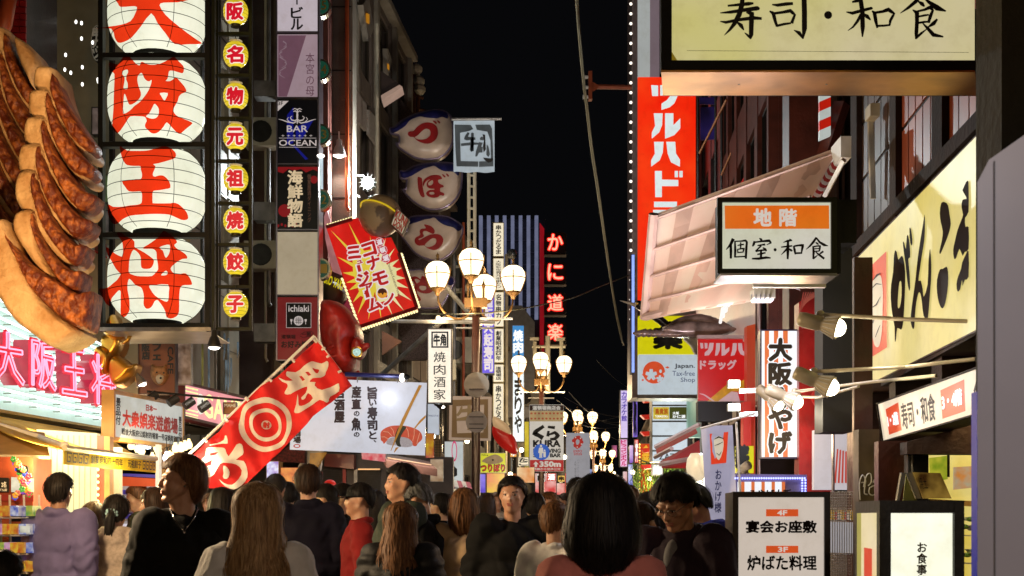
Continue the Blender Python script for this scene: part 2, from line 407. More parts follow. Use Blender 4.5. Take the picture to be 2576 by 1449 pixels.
for x,y0,y1 in((562,838,905),(566,905,985),(572,850,990),(579,900,970),(596,860,900),(523,835,1000),(507,840,985)):
 m=MB()
 for k in range(3):m.slab([D(x+k*1.6,y0,17.0),D(x+k*1.6+1,y0,17.0),D(x+k*1.6+1,y1-8*k,17.0),D(x+k*1.6,y1-8*k,17.0)],Vector((0,.02,0)))
 m.build('curtain',cur if x>520 else glow('green_curtain','A8A040',.3,.8,9),T)
T=facade('stone_building','brown stone building with tall dark windows behind the hanging signs',L_(0),21.6,27.5,3.2,15.5,8,CONC,3,5,GLASSD,mat('bronze_frame',(.09,.07,.05),.4,.5),lit=(5,),pil=CONCL,wfrac=(.2,.8),hfrac=(.06,.97))
red=mat('brick_red_cladding',(.22,.07,.05),.7,0,3,.3,.2,50)
MB().obox(D(820,260,21.0)+Vector((0,0,0)),Vector((1,0,0)),Vector((0,1,0)),Vector((0,0,1)),.07,.3,4.2).build('red_pier',red,T)
MB().obox(D(858,260,21.4),Vector((1,0,0)),Vector((0,1,0)),Vector((0,0,1)),.155,.2,4.3).build('stone_pier',CONC,T)
for k in range(9):MB().box(D(832,0,21.19).x,D(884,0,21.19).x,21.192,21.2,3.4+k*.95,3.42+k*.95).build('joint',DARK,T)
MB().obox(D(887,260,21.5),Vector((1,0,0)),Vector((0,1,0)),Vector((0,0,1)),.03,.26,4.4).build('pale_pier',CONCL,T)
wpan=mat('white_lattice_panel',(.45,.4,.35),.6,0,60,.5)
LF0=L_(.12)
for q in([(894,226),(920,262),(920,330),(894,302)],[(927,276),(952,306),(952,374),(927,338)]):
 shape(MB(),LF0,[q],.02,.06).build('lattice_panel',wpan,T)
T2=facade('angular_building','grey building with lozenge plates and a pale sloping parapet against the black sky',L_(0),27.7,34.5,3.2,12.6,8,CONC,3,4,GLASSD,mat('bronze_frame'),pil=CONCL,wfrac=(.15,.85),hfrac=(.1,.93))
shape(MB(),L_(.2),[[(911,12),(925,-12),(938,72),(925,104)]],.02,.12).build('lozenge_plate',CONCL,T2)
shape(MB(),L_(.24),[[(921,33),(927,36),(927,60),(921,56)]],.02,.02).build('amber_window',glow('amber_window','D08A20',.55,.2),T2)
shape(MB(),L_(.2),[[(974,122),(983,150),(980,170),(975,190)]],.02,.12).build('lozenge_plate',CONCL,T2)
shape(MB(),L_(.25),[[(974,160),(977,163),(977,176),(974,172)]],.02,.02).build('amber_window',glow('amber_window'),T2)
shape(MB(),Flat(27.2),[[(958,178),(1005,212),(959,240)]],.02,.5).build('wedge_canopy',mat('dark_brown_panel',(.035,.02,.016)),T2)
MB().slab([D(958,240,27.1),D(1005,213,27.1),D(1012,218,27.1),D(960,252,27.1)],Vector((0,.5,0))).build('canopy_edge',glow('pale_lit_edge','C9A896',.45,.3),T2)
perf=mat('perforated_bronze_screen',(.22,.15,.14),.5,.2,140,.85,thr=(.45,.55))
T3=facade('screened_building','building with a bronze perforated screen behind the puffer fish signs',L_(-.1),34.6,43,3.0,10.8,8,CONC,3,3,GLASSD,DARK,lit=(2,))
shape(MB(),Flat(33.6),[[(978,230),(1000,240),(1080,330),(1103,350),(1103,905),(978,905)]],0,.25).build('perforated_screen',perf,T3)
MB().slab([D(958,238,33.3),D(976,238,33.3),D(976,905,33.3),D(958,905,33.3)],Vector((0,.4,0))).build('pale_green_frame',mat('pale_green_frame',(.25,.28,.22),.4,.3),T3)
for q in([(950,905),(1000,935),(1050,960),(1060,990),(960,950),(950,930)],):
 shape(MB(),Flat(28),[q],0,.3).build('sloped_louvre',mat('slatted_cream',(.45,.38,.27),.5,0,30,.5),T3)
for a,b in(((1120,800),(950,952)),((1103,800),(1060,860)),((1103,700),(1190,800))):
 MB().tube([D(*a,24),D(*b,26)],.045,6).build('diagonal_strut',GREYM,T3)
MB().tube([D(985,808,24),D(1245,811,24)],.035,6).build('horizontal_beam',GREYM,T3)
shape(MB(),Flat(24.3),[[(961,832),(1010,858),(961,892)]],0,.12).build('triangle_plate',mat('rusty_plate',(.12,.045,.02),.7),T3)
specs=[(43.2,52,10.2,CONCL,'narrow pale building beyond the puffer fish signs with a scaffold top'),(52.2,66,8.6,CONC,'tall dark building behind the nearest street lamp'),(66.2,92,8.2,CONCL,'grey office block behind the blue grilled meat sign'),(92.2,130,7.5,CONC,'distant low block behind the second street lamp'),(130.2,190,7.0,CONCL,'distant block at the far left end of the street')]
for i,(a,b,h,m_,lb)in enumerate(specs):
 facade('street_building',lb,L_(0),a,b,.3,h,8,m_,4,3,GLASSD,DARK,lit=(0,3,6),group='buildings lining the left side of the street')
T=thing('roof_scaffold','rusty scaffold and pale stacked louvres on the roofs above the puffer fish signs','scaffold',D(1040,300,38))
for k in range(9):MB().box(D(990+k*.5,0,38).x,D(1015,0,38).x,38,38.5,D(0,96+k*9,38).z-.05,D(0,96+k*9,38).z).build('louvre',GREYM,T)
ru=mat('rusty_pipe',(.16,.06,.025),.7)
for x in(1025,1033,1042,1052):MB().tube([D(x,160+(x-1025)*1.2,38),D(x,280+(x-1025),38)],.05,5).build('post',ru if x!=1033 else CONCL,T)
for y in(165,195,230,262):MB().tube([D(1018,y,38),D(1052+(y-165)*.2,y+18,38)],.04,5).build('rail',ru,T)
for x,y in((1048,175),(1054,205),(1056,225)):MB().ell(D(x,y,38),(.16,.2,.16),7,5).build('canister',CREAMP,T)
# giant dumpling sculpture
seared=mat('seared_brown_crust',(.11,.017,.004),.5,0,17,.4,.9,34,col2=(.42,.13,.025),thr=(.3,.55),spec=.5)
dough=mat('cream_dough',(.56,.38,.2),.6,0,5,.35,.6,40,col2=(.36,.2,.08),spec=.35)
def gyoza(name,label,pl,Y0,dx=0,dy=0,grp='giant dumplings'):
 T=thing(name,label,'dumpling sculpture',D(120+dx,840+dy,Y0+.2),grp)
 for k,(cream,brown)in enumerate(pl):
  Y=Y0-.07*k;sf=Flat(Y)
  mv=lambda l:[(x+dx,y+dy)for x,y in l]
  pillow(MB(),sf,mv(cream),17,.13,5,.35,3,lambda x,y,d:.012*d*noise.noise(Vector((x*.05,y*.05,k)))).build('dough_fold',dough,T,smooth=True)
  if brown:pillow(MB(),Flat(Y-.045),mv([(x+(x-sum(p[0]for p in brown)/len(brown))*.14-2,y+(y-sum(p[1]for p in brown)/len(brown))*.03)for x,y in brown]),12,.12,4,.2,3,lambda x,y,d:.035*d*noise.noise(Vector((x*.09,y*.045,k+9)))+.012*noise.noise(Vector((x*.3,y*.3,2)))).build('seared_face',seared,T,smooth=True)
 return T
PL=[([(97,178),(118,171),(142,176),(148,192),(155,225),(170,270),(185,310),(205,345),(228,372),(225,392),(200,385),(165,345),(130,290),(100,240),(90,215)],[(146,190),(158,225),(175,265),(200,310),(222,345),(232,358),(231,378),(212,378),(185,350),(160,300),(143,250),(140,215)]),([(84,236),(105,230),(128,232),(137,245),(142,275),(160,330),(185,385),(215,425),(228,440),(222,455),(195,450),(160,410),(120,350),(82,300),(78,262)],[(133,238),(143,268),(160,315),(185,360),(212,400),(230,418),(229,440),(205,445),(180,425),(152,375),(136,320),(128,270)]),([(74,305),(100,298),(125,305),(130,330),(140,370),(165,425),(195,470),(225,500),(225,520),(205,537),(175,515),(130,450),(85,390),(66,350)],[(124,305),(133,340),(150,385),(180,440),(210,480),(236,492),(230,515),(205,530),(178,505),(148,450),(125,385),(118,340)]),([(62,372),(90,366),(112,372),(122,400),(130,440),(150,490),(180,540),(212,570),(215,590),(190,602),(150,575),(100,510),(62,450),(52,410)],[(112,372),(124,410),(142,460),(170,510),(200,545),(226,556),(220,582),(192,598),(165,570),(130,510),(110,450),(104,405)]),([(55,440),(85,432),(105,445),(108,480),(120,530),(145,585),(175,625),(203,642),(200,660),(175,670),(135,640),(90,570),(52,520),(44,480)],[(100,438),(113,480),(135,535),(165,590),(190,615),(212,618),(207,645),(188,667),(155,635),(118,575),(98,510),(92,470)]),([(45,545),(70,530),(95,535),(103,560),(110,610),(130,660),(160,705),(190,725),(188,738),(160,735),(110,690),(60,620),(40,580)],[(97,535),(108,580),(130,625),(160,665),(185,682),(206,684),(202,715),(188,735),(155,710),(120,650),(98,600),(92,560)]),([(-70,600),(0,558),(22,557),(38,590),(60,640),(80,690),(110,745),(150,790),(205,832),(208,842),(180,862),(135,874),(90,845),(40,805),(0,745),(-40,690)],[(26,562),(42,600),(80,655),(120,690),(160,715),(190,738),(215,734),(227,737),(224,775),(215,827),(180,815),(130,775),(85,720),(55,650),(32,600)]),]
gyoza('dumpling','giant seared dumpling sculpture with layered cream folds hanging nearest the lanterns',PL,10.9)
PL2=[([(a[0]*.9,a[1])for a in c],[(a[0]*.9,a[1])for a in b])for c,b in PL[:6]]
gyoza('dumpling','second giant dumpling sculpture cut off by the left edge of the photo',PL2,12.0,-105,-100)
pillow(MB(),Flat(11.9),[(42,100),(62,105),(85,125),(100,150),(108,178),(95,200),(88,225),(70,190),(52,150)],14,.14,5,.3).build('back_fold',dough,bpy.data.objects['dumpling.001'],smooth=True)
# lantern tower
YL=13.5
T=thing('lantern_cage','tall black steel cage holding the big white lanterns','steel frame',D(390,832,YL+.5))
fr=mat('black_steel')
def bar(x0,y0,x1,y1,Y=YL,dp=.09,m=fr,nm='bar',TT=None):
 a,b=D(x0,y1,Y),D(x1,y0,Y);return MB().box(a.x,b.x,Y-dp/2,Y+dp/2,a.z,b.z).build(nm,m,TT or T)
for x0,x1 in((250,262),(518,530)):bar(x0,-80,x1,833,YL,.1,nm='upright')
for x0,x1 in((277,287),(506,512)):bar(x0,-80,x1,822,YL+1.05,.08,nm='upright')
for y in(136,360,587,815):bar(262.2,y,517.8,y+12,YL,.09,nm='crossbar');bar(287.2,y-2,505.8,y+6,YL+1.05,.07,nm='crossbar')
for y in(136,360,587,815):
 for x in(256,524):MB().tube([D(x,y+6,YL+.05),D(256+26 if x<300 else 509,y+3,YL+1.01)],.03,4).build('tie_bar',fr,T)
MB().slab([D(250,823,YL-.06),D(530,823,YL-.06),D(530,832,YL-.06),D(250,832,YL-.06)],Vector((0,.01,0))).build('edge_trim',STEEL,T)
MB().box(D(256,0,YL).x,D(524,0,YL).x,YL+.06,YL+1.0,D(0,829,YL).z-.01,D(0,829,YL).z).build('bottom_tray',mat('pale_tray',(.4,.4,.33),.3,.4),T)
lw=glow('lantern_paper','EFF0DA',1.0,.1,1.6,col2='D6D8BE');lr=film('lantern_red_film',(1,.05,.012),.94)
ribm=mat('lantern_rib',(.03,.028,.018),.5)
z1=Z(0,0,1024/1932);zs=Z(380,200,480/1739);zo=Z(380,560,480/1739);zk=Z(380,920,480/1739)
DAI=[z1([(735,235),(850,218),(930,205),(1000,178),(1035,120),(1048,72),(1000,68),(925,72),(905,45),(878,5),(860,-60),(1000,-60),(1050,-140),(1180,-140),(1200,-60),(1450,-60),(1435,5),(1430,20),(1350,38),(1250,40),(1218,60),(1262,130),(1340,200),(1430,270),(1500,320),(1535,348),(1440,352),(1330,350),(1262,270),(1200,190),(1155,120),(1080,215),(1010,300),(950,335),(905,340),(880,300),(855,235)])]
HAN=[zs([(310,380),(265,350),(235,280),(240,210),(330,240),(385,215),(440,130),(520,130),(560,165),(625,235),(675,255),(690,215),(720,208),(790,240),(870,248),(960,235),(1060,190),(1110,160),(1150,138),(1190,145),(1240,200),(1300,260),(1315,310),(1300,365),(1260,365),(1180,340),(1120,332),(1095,350),(1085,420),(1070,460),(1050,480),(1110,483),(1160,455),(1200,428),(1260,490),(1320,560),(1348,620),(1330,648),(1280,665),(1240,710),(1225,770),(1190,830),(1162,890),(1175,945),(1230,995),(1330,1035),(1400,1065),(1435,1095),(1370,1150),(1300,1210),(1255,1245),(1200,1215),(1130,1140),(1065,1078),(1020,1140),(950,1215),(890,1240),(840,1230),(800,1195),(755,1150),(755,1100),(775,1060),(765,1020),(740,997),(660,990),(540,993),(490,1060),(430,1150),(365,1230),(320,1215),(280,1130),(295,900),(305,600)]),zs([(445,330),(500,318),(507,360),(485,400),(480,460),(500,510),(503,560),(495,595),(450,597),(443,560),(455,500),(458,430),(425,385),(425,360)]),zs([(700,365),(720,390),(740,440),(780,480),(820,485),(845,465),(840,520),(800,620),(740,710),(670,790),(600,840),(530,910),(440,955),(438,850),(445,740),(455,665),(480,710),(500,770),(530,825),(590,805),(650,760),(690,700),(690,640),(660,560),(642,470),(650,410),(680,375)]),zs([(968,655),(1080,655),(1060,720),(1035,762),(1010,740),(985,695)]),zs([(893,810),(940,860),(952,910),(945,970),(910,1015),(850,1025),(795,1010),(765,990),(810,950),(840,900),(870,840)])]
OU=[zo([(385,125),(420,130),(490,178),(620,185),(760,182),(850,165),(930,140),(990,122),(1060,122),(1110,140),(1160,175),(1198,225),(1190,280),(1150,305),(1050,335),(940,365),(870,378),(900,400),(895,440),(868,500),(868,545),(900,555),(950,540),(1010,540),(1060,575),(1105,635),(1118,715),(1050,735),(960,752),(880,760),(862,790),(860,860),(862,930),(880,940),(1000,942),(1120,940),(1160,932),(1230,950),(1300,1010),(1355,1075),(1375,1150),(1345,1180),(1280,1180),(1200,1145),(1100,1105),(980,1095),(840,1095),(680,1105),(540,1120),(430,1170),(370,1225),(320,1242),(270,1215),(225,1120),(212,1020),(215,950),(290,990),(420,990),(540,970),(650,960),(700,935),(708,880),(708,810),(690,770),(620,772),(520,768),(470,710),(420,625),(520,610),(620,592),(690,590),(708,550),(705,500),(690,450),(685,405),(600,403),(500,392),(460,360),(430,310),(410,250)])]
SHO=[zk([(350,60),(410,60),(480,120),(540,135),(600,190),(600,260),(640,290),(740,345),(865,435),(880,480),(860,540),(820,578),(740,582),(700,560),(692,500),(690,420),(660,360),(590,305),(550,370),(525,470),(520,560),(520,635),(570,665),(640,685),(740,690),(850,685),(900,640),(940,590),(935,500),(920,420),(915,340),(880,300),(820,292),(740,293),(722,275),(800,230),(900,160),(960,110),(1020,32),(1100,80),(1180,140),(1215,200),(1175,235),(1200,280),(1280,330),(1340,375),(1362,415),(1350,435),(1290,440),(1220,480),(1150,535),(1122,580),(1150,630),(1210,658),(1280,650),(1340,648),(1390,700),(1420,760),(1425,812),(1330,815),(1280,830),(1255,880),(1245,1000),(1243,1200),(1200,1270),(1120,1300),(1060,1270),(1045,1200),(1010,1130),(960,1060),(930,1030),(890,1050),(860,1110),(820,1150),(770,1155),(735,1110),(730,1060),(735,980),(720,900),(690,845),(620,820),(570,765),(525,725),(503,780),(500,880),(520,980),(530,1080),(525,1190),(480,1260),(430,1280),(400,1230),(400,1100),(400,980),(400,905),(370,895),(310,960),(265,1020),(265,1110),(230,1118),(160,1040),(100,900),(95,870),(210,855),(290,790),(350,740),(395,670),(395,650),(330,580),(270,470),(215,380),(190,275),(240,290),(310,355),(400,402),(430,390),(435,300),(425,200),(380,130)]),zk([(960,275),(1030,243),(1105,235),(1112,300),(1095,370),(1055,422),(1030,380),(1010,320)]),zk([(985,675),(1010,640),(1055,608),(1080,640),(1055,672)]),zk([(812,825),(900,812),(1085,808),(1095,920),(1085,1040),(1030,1048),(900,970),(840,890)])]
def biglantern(cy,top,loops,label):
 Yc=YL+.52;c=D(396,cy,Yc);rx=122*Yc/FPX;rz=118*Yc/FPX;cut=.88
 T=thing('paper_lantern',label,'lantern',(c.x,c.y,c.z-rz*.9),'big white lanterns with red characters')
 prof=[]
 for i in range(17):
  a=-1+2*i/16;zz=a*cut;prof.append((rx*(1-abs(zz)**2.6)**.5,zz*rz))
 MB().lathe(c,prof,32).build('lantern_body',lw,T,smooth=True)
 for i in range(7):
  zz=(-.78+1.56*i/6);r=rx*(1-abs(zz)**2.6)**.5+.006
  MB().tube([c+Vector((r*math.cos(a*math.pi/18),r*math.sin(a*math.pi/18),zz*rz))for a in range(36)],.0036,4,closed=True).build('rib',ribm,T)
 for a in(-1.0,-2.1,.25):
  MB().tube([c+Vector(((rx*(1-abs(zz)**2.6)**.5+.006)*math.cos(a),(rx*(1-abs(zz)**2.6)**.5+.006)*math.sin(a),zz*rz))for zz in[-.86+1.72*i/14 for i in range(15)]],.003,4).build('stay',ribm,T)
 for s in(-1,1):MB().lathe(c+Vector((0,0,s*rz*cut)),[(0,s*.05),(rx*.45,s*.05),(rx*.5,0),(0,0)],20).build('end_ring',BLACK,T)
 shape(MB(),Flat(YL-.0),loops,.07,0,2).build('character',lr,T)
biglantern(37,1,DAI,'topmost big white lantern with the red 大 character, cut by the photo edge')
biglantern(257,1,HAN,'big white lantern with the red 阪 character, second from the top')
biglantern(481,1,OU,'big white lantern with the red 王 character, third from the top')
biglantern(706,1,SHO,'bottom big white lantern with the red 将 character')
T=thing('lantern_ladder','narrow black ladder frame holding the column of small yellow lanterns','steel frame',D(590,832,YL))
fo_=mat('olive_black_steel',(.012,.014,.006),.55,spec=.25)
for x0,x1,Y in((534,541,YL),(545,550,YL+.2),(628,635,YL+.1)):bar(x0,-80,x1,832,Y,.06,fo_,'upright',T)
for y in(-20,82,187,295,402,508,612,718,824):bar(550.3,y,627.7,y+8,YL+.12,.05,fo_,'rung',T);bar(541.2,y+2,552,y+7,YL+.3,.05,fo_,'bracket',T)
bar(552,-60,555,824,YL+.5,.04,fo_,'rear_upright',T);bar(626,-60,628,824,YL+.5,.04,fo_,'rear_upright',T)
yb=glow('yellow_lantern_paper','E4CC2C',1.0,.25,9,col2='C4A81A');rr=glow('small_lantern_red','D8142A',.8,.1);wh=glow('small_lantern_halo','F4E6D8',.9,.05)
for y,ch,od in zip((30,138,243,345,450,556,660,767),'阪名物元祖焼餃子',('topmost','second','third','fourth','fifth','sixth','seventh','bottom')):
 Yc=YL-.02;c=D(593,y,Yc);r=31*Yc/FPX;h=34*Yc/FPX
 T=thing('small_lantern','%s small yellow lantern from the top, with the red %s character, in the narrow column'%(od,ch),'lantern',(c.x,c.y,c.z-h),'column of small yellow lanterns')
 MB().lathe(c,[(r*(1-abs(a)**2.3)**.5,a*h)for a in[-.93+1.86*i/12 for i in range(13)]],20).build('lantern_body',yb,T,smooth=True)
 for a in range(7):MB().tube([c+Vector((r*1.01*(1-abs((a-3)/3.9)**2.3)**.5*math.cos(q*math.pi/9),r*1.01*(1-abs((a-3)/3.9)**2.3)**.5*math.sin(q*math.pi/9),(a-3)/3.9*h))for q in range(18)],.0022,3,closed=True).build('rib',mat('yellow_rib',(.3,.24,.03)),T)
 MB().lathe(c,[(0,-h*1.12),(r*.42,-h*1.12),(r*.42,-h*.93),(0,-h*.93)],12).build('lower_cap',mat('black_gold_cap',(.05,.04,.01),.3,.6),T)
 MB().lathe(c,[(0,h*1.02),(r*.55,h*1.02),(r*.45,h*.9),(0,h*.9)],12).build('upper_cap',WHITEP,T)
 MB().tube([c+Vector((0,0,h)),D(593,y-49,YL+.1)],.004,4).build('hanger',DARK,T)
 sfl=Flat(YL-r-.03);m1,m2=MB(),MB()
 text(m1,ch,(sfl,570,y-24,612,y+20),0,.05,vert=True,fit=True,brush=.02);text(m2,ch,(sfl,570,y-24,612,y+20),-.003,.11,vert=True,fit=True,brush=.02)
 m1.build('character',rr,T);m2.build('character_halo',wh,T)
def bell(px,py,Y,s=1,m=GREYM,power=25,label='',tilt=0,grp=None,glowm=None,warm=(1,.93,.82)):
 c=D(px,py,Y);T=thing('flood_lamp',label,'lamp',c+Vector((0,0,.15*s)),grp);ax=Vector((math.sin(tilt),0,-math.cos(tilt)))
 MB().lathe(c,[(.015*s,-.17*s),(.03*s,-.16*s),(.035*s,-.1*s),(.05*s,-.08*s),(.075*s,0),(.08*s,.03*s),(.07*s,.028*s),(.045*s,-.06*s)],18,ax).build('shade',m,T,smooth=True)
 MB().ell(c+ax*.022*s,(.064*s,.064*s,.03*s),12,8).build('bulb',glowm or glow('lamp_white_bulb','FFF6E8',8,0),T,smooth=True)
 MB().tube([c-ax*.16*s,c-ax*.26*s],.01*s,5).build('stem',m,T)
 if power:lamp_light('SPOT',c+ax*.09*s,power,warm,.05,(0,-tilt,0))
 return T
bell(539,868,13.2,.85,DARK,30,'bell shaped flood lamp hanging under the small lantern column')
# signs behind the cage
T=thing('round_sign','black oval sign with white characters behind the cage at top left','sign',D(243,110,14.9))
pillow(MB(),Flat(14.9),circ(243,108,15,46),5,.02,6,.1,1).build('plate',INK,T)
m=MB();mm=[circ(243,108,14.5,45),circ(243,108,12.8,42.5)];shape(m,Flat(14.86),mm,0,0,1);text(m,'串カツ',(Flat(14.85),232,68,254,148),.004,.05,vert=True,fit=True);m.build('lettering',WHITEP,T)
T=thing('striped_awning','red and white striped awning behind the cage beside the dumplings','awning',D(235,640,15.5))
for k in range(9):
 x=188+k*10;a=578+k*4.6;q=[D(x,a,15.8),D(x+10,a+4.6,15.8),D(x+10,a+34,15.2),D(x,a+29,15.2)]
 MB().slab(q,Vector((0,.03,-.02))).build('stripe',REDP if k%2 else WHITEP,T)
q=[D(195,600,16),D(278,640,16),D(278,735,16),D(198,728,16)]
T=thing('paper_banner','white panel with black brush writing and cherry pattern behind the dumpling tips','banner',D(236,730,16))
MB().slab(q,Vector((0,.04,0))).build('cloth',glow('dim_lit_white','B8A494',.55,.2),T)
m=MB();strokes(m,Flat(15.98),[[(224,645,1),(225,680,3),(222,700,5),(214,730,2)],[(205,662,2),(215,680,4),(222,690,1)],[(222,690,4),(230,700,2),(236,708,.5)],[(200,705,1),(206,690,3),(212,675,1)]]);text(m,'楽遊空亭',(Flat(15.98),236,645,248,715),.002,.04,vert=True,brush=.03);m.build('writing',INK,T)
T=thing('paper_banner','narrow white panel with column of brush writing below the dumpling tips','banner',D(226,835,14.7))
MB().slab([D(219,765,14.7),D(240,768,14.7),D(240,832,14.7),D(219,835,14.7)],Vector((0,.03,0))).build('cloth',glow('dim_lit_white'),T)
m=MB();text(m,'大阪王将',(Flat(14.68),222,768,236,832),.002,.04,vert=True,brush=.03);m.build('writing',INK,T)
for i,(x,y0,c)in enumerate(((262,470,'green and white'),(264,560,'grey'),(240,300,'pale'))):
 T=lightbox('side_sign','%s narrow sign behind the left upright of the lantern cage'%c,'sign',x-9,y0-30,x+12,y0+40,15.2,.1,glow('dim_sign_%d'%i,('708A50','8A8078','A08A80')[i],.3,.7,14),DARK,1.5)
wd=mat('brown_sign_wood',(.2,.055,.018),.55,0,3,.5,.15,20)
m1,m2,m3,m4=MB(),MB(),MB(),MB();f16=Flat(14.99)
text(m1,'カフェ',(f16,381,838,408,908),.004,.055,vert=True);text(m1,'大阪店',(f16,357,843,377,905),.004,.05,vert=True,fit=True)
cafe='SHIBA CAFE'
text(m1,cafe,lambda u,v,l=0:f16(436-v*14,785+u*155,l),.004,.03)
d1=[circ(403,938,22,17,20)]
pillow(m2,f16,[(380,925),(381,915),(388,918),(396,921),(410,921),(416,916),(420,918),(419,930),(424,945),(416,962),(404,970),(392,966),(383,955),(378,940)],10,.03,4,.01,2)
pillow(m3,Flat(14.97),[(391,948),(397,942),(403,941),(411,944),(414,952),(408,963),(400,966),(393,960)],6,.02,3,.01,2)
for x,y,r_ in((394,937,2.2),(412,938,2.2),(404,951,3)):m4.ell(D(x,y,14.93),(r_*.0042,.01,r_*.0042),8,6)
lightbox('cafe_sign','brown wooden cafe board with a dog portrait under the lantern cage','sign',348,832,442,992,15,.12,wd,mat('dark_wood_edge',(.07,.03,.015)),2,prints=(('lettering',m1,INK),('dog_portrait',m2,mat('dog_fur',(.35,.15,.05),.8,0,30,.4)),('muzzle',m3,mat('dog_muzzle',(.5,.4,.28),.8)),('eyes_and_nose',m4,INK)))
lightbox('poster_column','column of posters in white, red and yellow beside the wooden cafe board','poster',445,835,482,968,15.3,.08,glow('poster_patch','C8A890',.4,.9,11,col2='301008'),GREYM,1.5)
T=thing('golden_sculpture','shiny golden sculpture with curved horns below the dumpling','sculpture',D(305,975,14.3))
gold=mat('polished_gold',(.7,.36,.05),.28,.85,4,.3)
for l in([(258,850),(290,838),(312,852),(305,885),(280,910),(262,890)],[(280,905),(300,895),(330,918),(345,915),(340,935),(325,955),(300,972),(284,965),(276,935)],[(240,880),(262,870),(285,890),(280,930),(262,950),(246,920)],[(262,832),(285,790),(300,815),(318,842),(300,855),(275,850)]):
 pillow(MB(),Flat(14.2-rnd.random()*.2),l,14,.14,4,.2).build('golden_lobe',gold,T,smooth=True)
m=MB();m.tube([D(300,850,14.0),D(318,838,13.95),D(328,842,13.9),D(322,856,13.9),D(308,865,13.9)],[.03,.028,.025,.02,.008],8);m.build('golden_horn',gold,T,smooth=True)
# lit neon wall sign (street side)
T=board('lit_wall_panel','white lit panel of glowing horizontal tubes behind the red 大阪王将 letters','sign',L_(.0),[(-140,650),(272,873),(272,1082),(-140,1015)],.18,glow('panel_back_light','C2E4D8',.8,.12,3),mat('gold_edge',(.35,.27,.08),.4,.5),.03)
Q=Quad(L_(.0),[(-140,650),(272,873),(272,1082),(-140,1015)])
tb=glow('white_tube','F4FFFA',4,0);tc_=mat('tube_clip',(.15,.2,.17))
for k in range(13):
 v=.05+k*.07;MB().tube([Q.at(.02,v,.06),Q.at(.98,v,.06)],.009,6).build('tube_light',tb,T)
 for u in(.3,.45,.6,.75,.88):
  MB().obox(Q.at(u,v+.02,.035),Vector((.087,1,0)).normalized(),Q.n,Vector((0,0,1)),.012,.03,.004).build('clip',tc_,T)
nf=glow('neon_red_face','E00428',.95,.15,5);npk=glow('neon_pink_tube','FF9EC0',1.5,0);nsd=glow('letter_side_pink','D83050',.5,.3,8)
sfn=L_(.24)
for od,ch,c in zip(('leftmost','second','third','rightmost'),'大阪王将',([(-150,250),(300,330),(345,1130),(-150,1060)],[(415,370),(790,460),(800,1215),(415,1110)],[(860,480),(1215,530),(1250,1290),(860,1230)],[(1290,590),(1650,670),(1665,1440),(1290,1370)])):
 cc=Z(0,1240,480/1739)(c);Qn=Quad(sfn,cc)
 T=thing('neon_character','%s raised red neon %s character outlined in pink tube on the lit wall panel'%(od,ch),'sign letter',Qn.c[3],'raised red neon characters')
 m=MB();text(m,ch,lambda u,v,l=0:Qn.at(u,v,l),0,.06,vert=True,fit=True);m.build('face',nf,T)
 vs,fs=glyph(ch);from collections import Counter
 e=Counter()
 for f in fs:
  for i in range(len(f)):
   a,b=f[i],f[(i+1)%len(f)];e[(min(a,b),max(a,b))]+=1
 xa,xb=min(p[0]for p in vs),max(p[0]for p in vs);ya,yb=min(p[1]for p in vs),max(p[1]for p in vs)
 m=MB()
 for(a,b),n_ in e.items():
  if n_==1:
   p,q_=[((vs[i][0]-xa)/(xb-xa)*.92+.04,(yb-vs[i][1])/(yb-ya)*.92+.04)for i in(a,b)]
   m.add([Qn.at(*p,0),Qn.at(*q_,0),Qn.at(*q_,-.15),Qn.at(*p,-.15)],[(0,1,2,3)])
 m.build('return',nsd,T);m=MB()
 for(a,b),n_ in e.items():
  if n_==1:p,q_=[((vs[i][0]-xa)/(xb-xa)*.92+.04,(yb-vs[i][1])/(yb-ya)*.92+.04)for i in(a,b)];m.tube([Qn.at(*p,.02),Qn.at(*q_,.02)],.0075,4,cap=False)
 m.build('tube',npk,T)
# yellow awning and shop below it
A,B=L_(0)(-90,1032),L_(0)(268,1093);Dd,Cc=L_(1.3)(162,1130),L_(1.3)(392,1157)
T=thing('yellow_awning','yellow cloth awning with a printed valance over the dumpling shop','awning',(A+Cc)/2)
awm=mat('yellow_awning_cloth',(.85,.62,.12),.75,0,3,.2,.1,30,tr=.5)
n_=14;vs=[]
for j in range(9):
 for i in range(n_+1):
  u,v=i/n_,j/8;p=(A*(1-u)+B*u)*(1-v)+(Dd*(1-u)+Cc*u)*v;p.z+=-.05*math.sin(v*math.pi)+.012*math.sin(u*22)*v;vs.append(p)
m=MB();m.add(vs,[(j*(n_+1)+i,j*(n_+1)+i+1,(j+1)*(n_+1)+i+1,(j+1)*(n_+1)+i)for j in range(8)for i in range(n_)])
ml=MB();ml.add([v-Vector((0,0,.008))for v in vs],m.f);m.v+=ml.v;m.f+=[tuple(x+len(vs)for x in f)for f in ml.f]
m.build('cloth',awm,T,smooth=True)
dn=Vector((0,0,-.112));on=L_(0).n
val=MB();val.hexa([Dd+dn,Cc+dn,Cc,Dd],[Dd+dn-on*.01,Cc+dn-on*.01,Cc-on*.01,Dd-on*.01]);val.build('valance',mat('yellow_valance',(.85,.68,.04),.7,tr=.5),T)
fq=lambda u,v,l=0:Dd*(1-u)+Cc*u+Vector((0,0,-.108*v-.002))+on*(.003+l)
m=MB()
text(m,'創業昭和四十四年',lambda u,v,l=0:fq(.255+.335*u,.2+.6*v,l),0,.012)
text(m,'元祖餃子',lambda u,v,l=0:fq(.65+.16*u,.2+.6*v,l),0,.012)
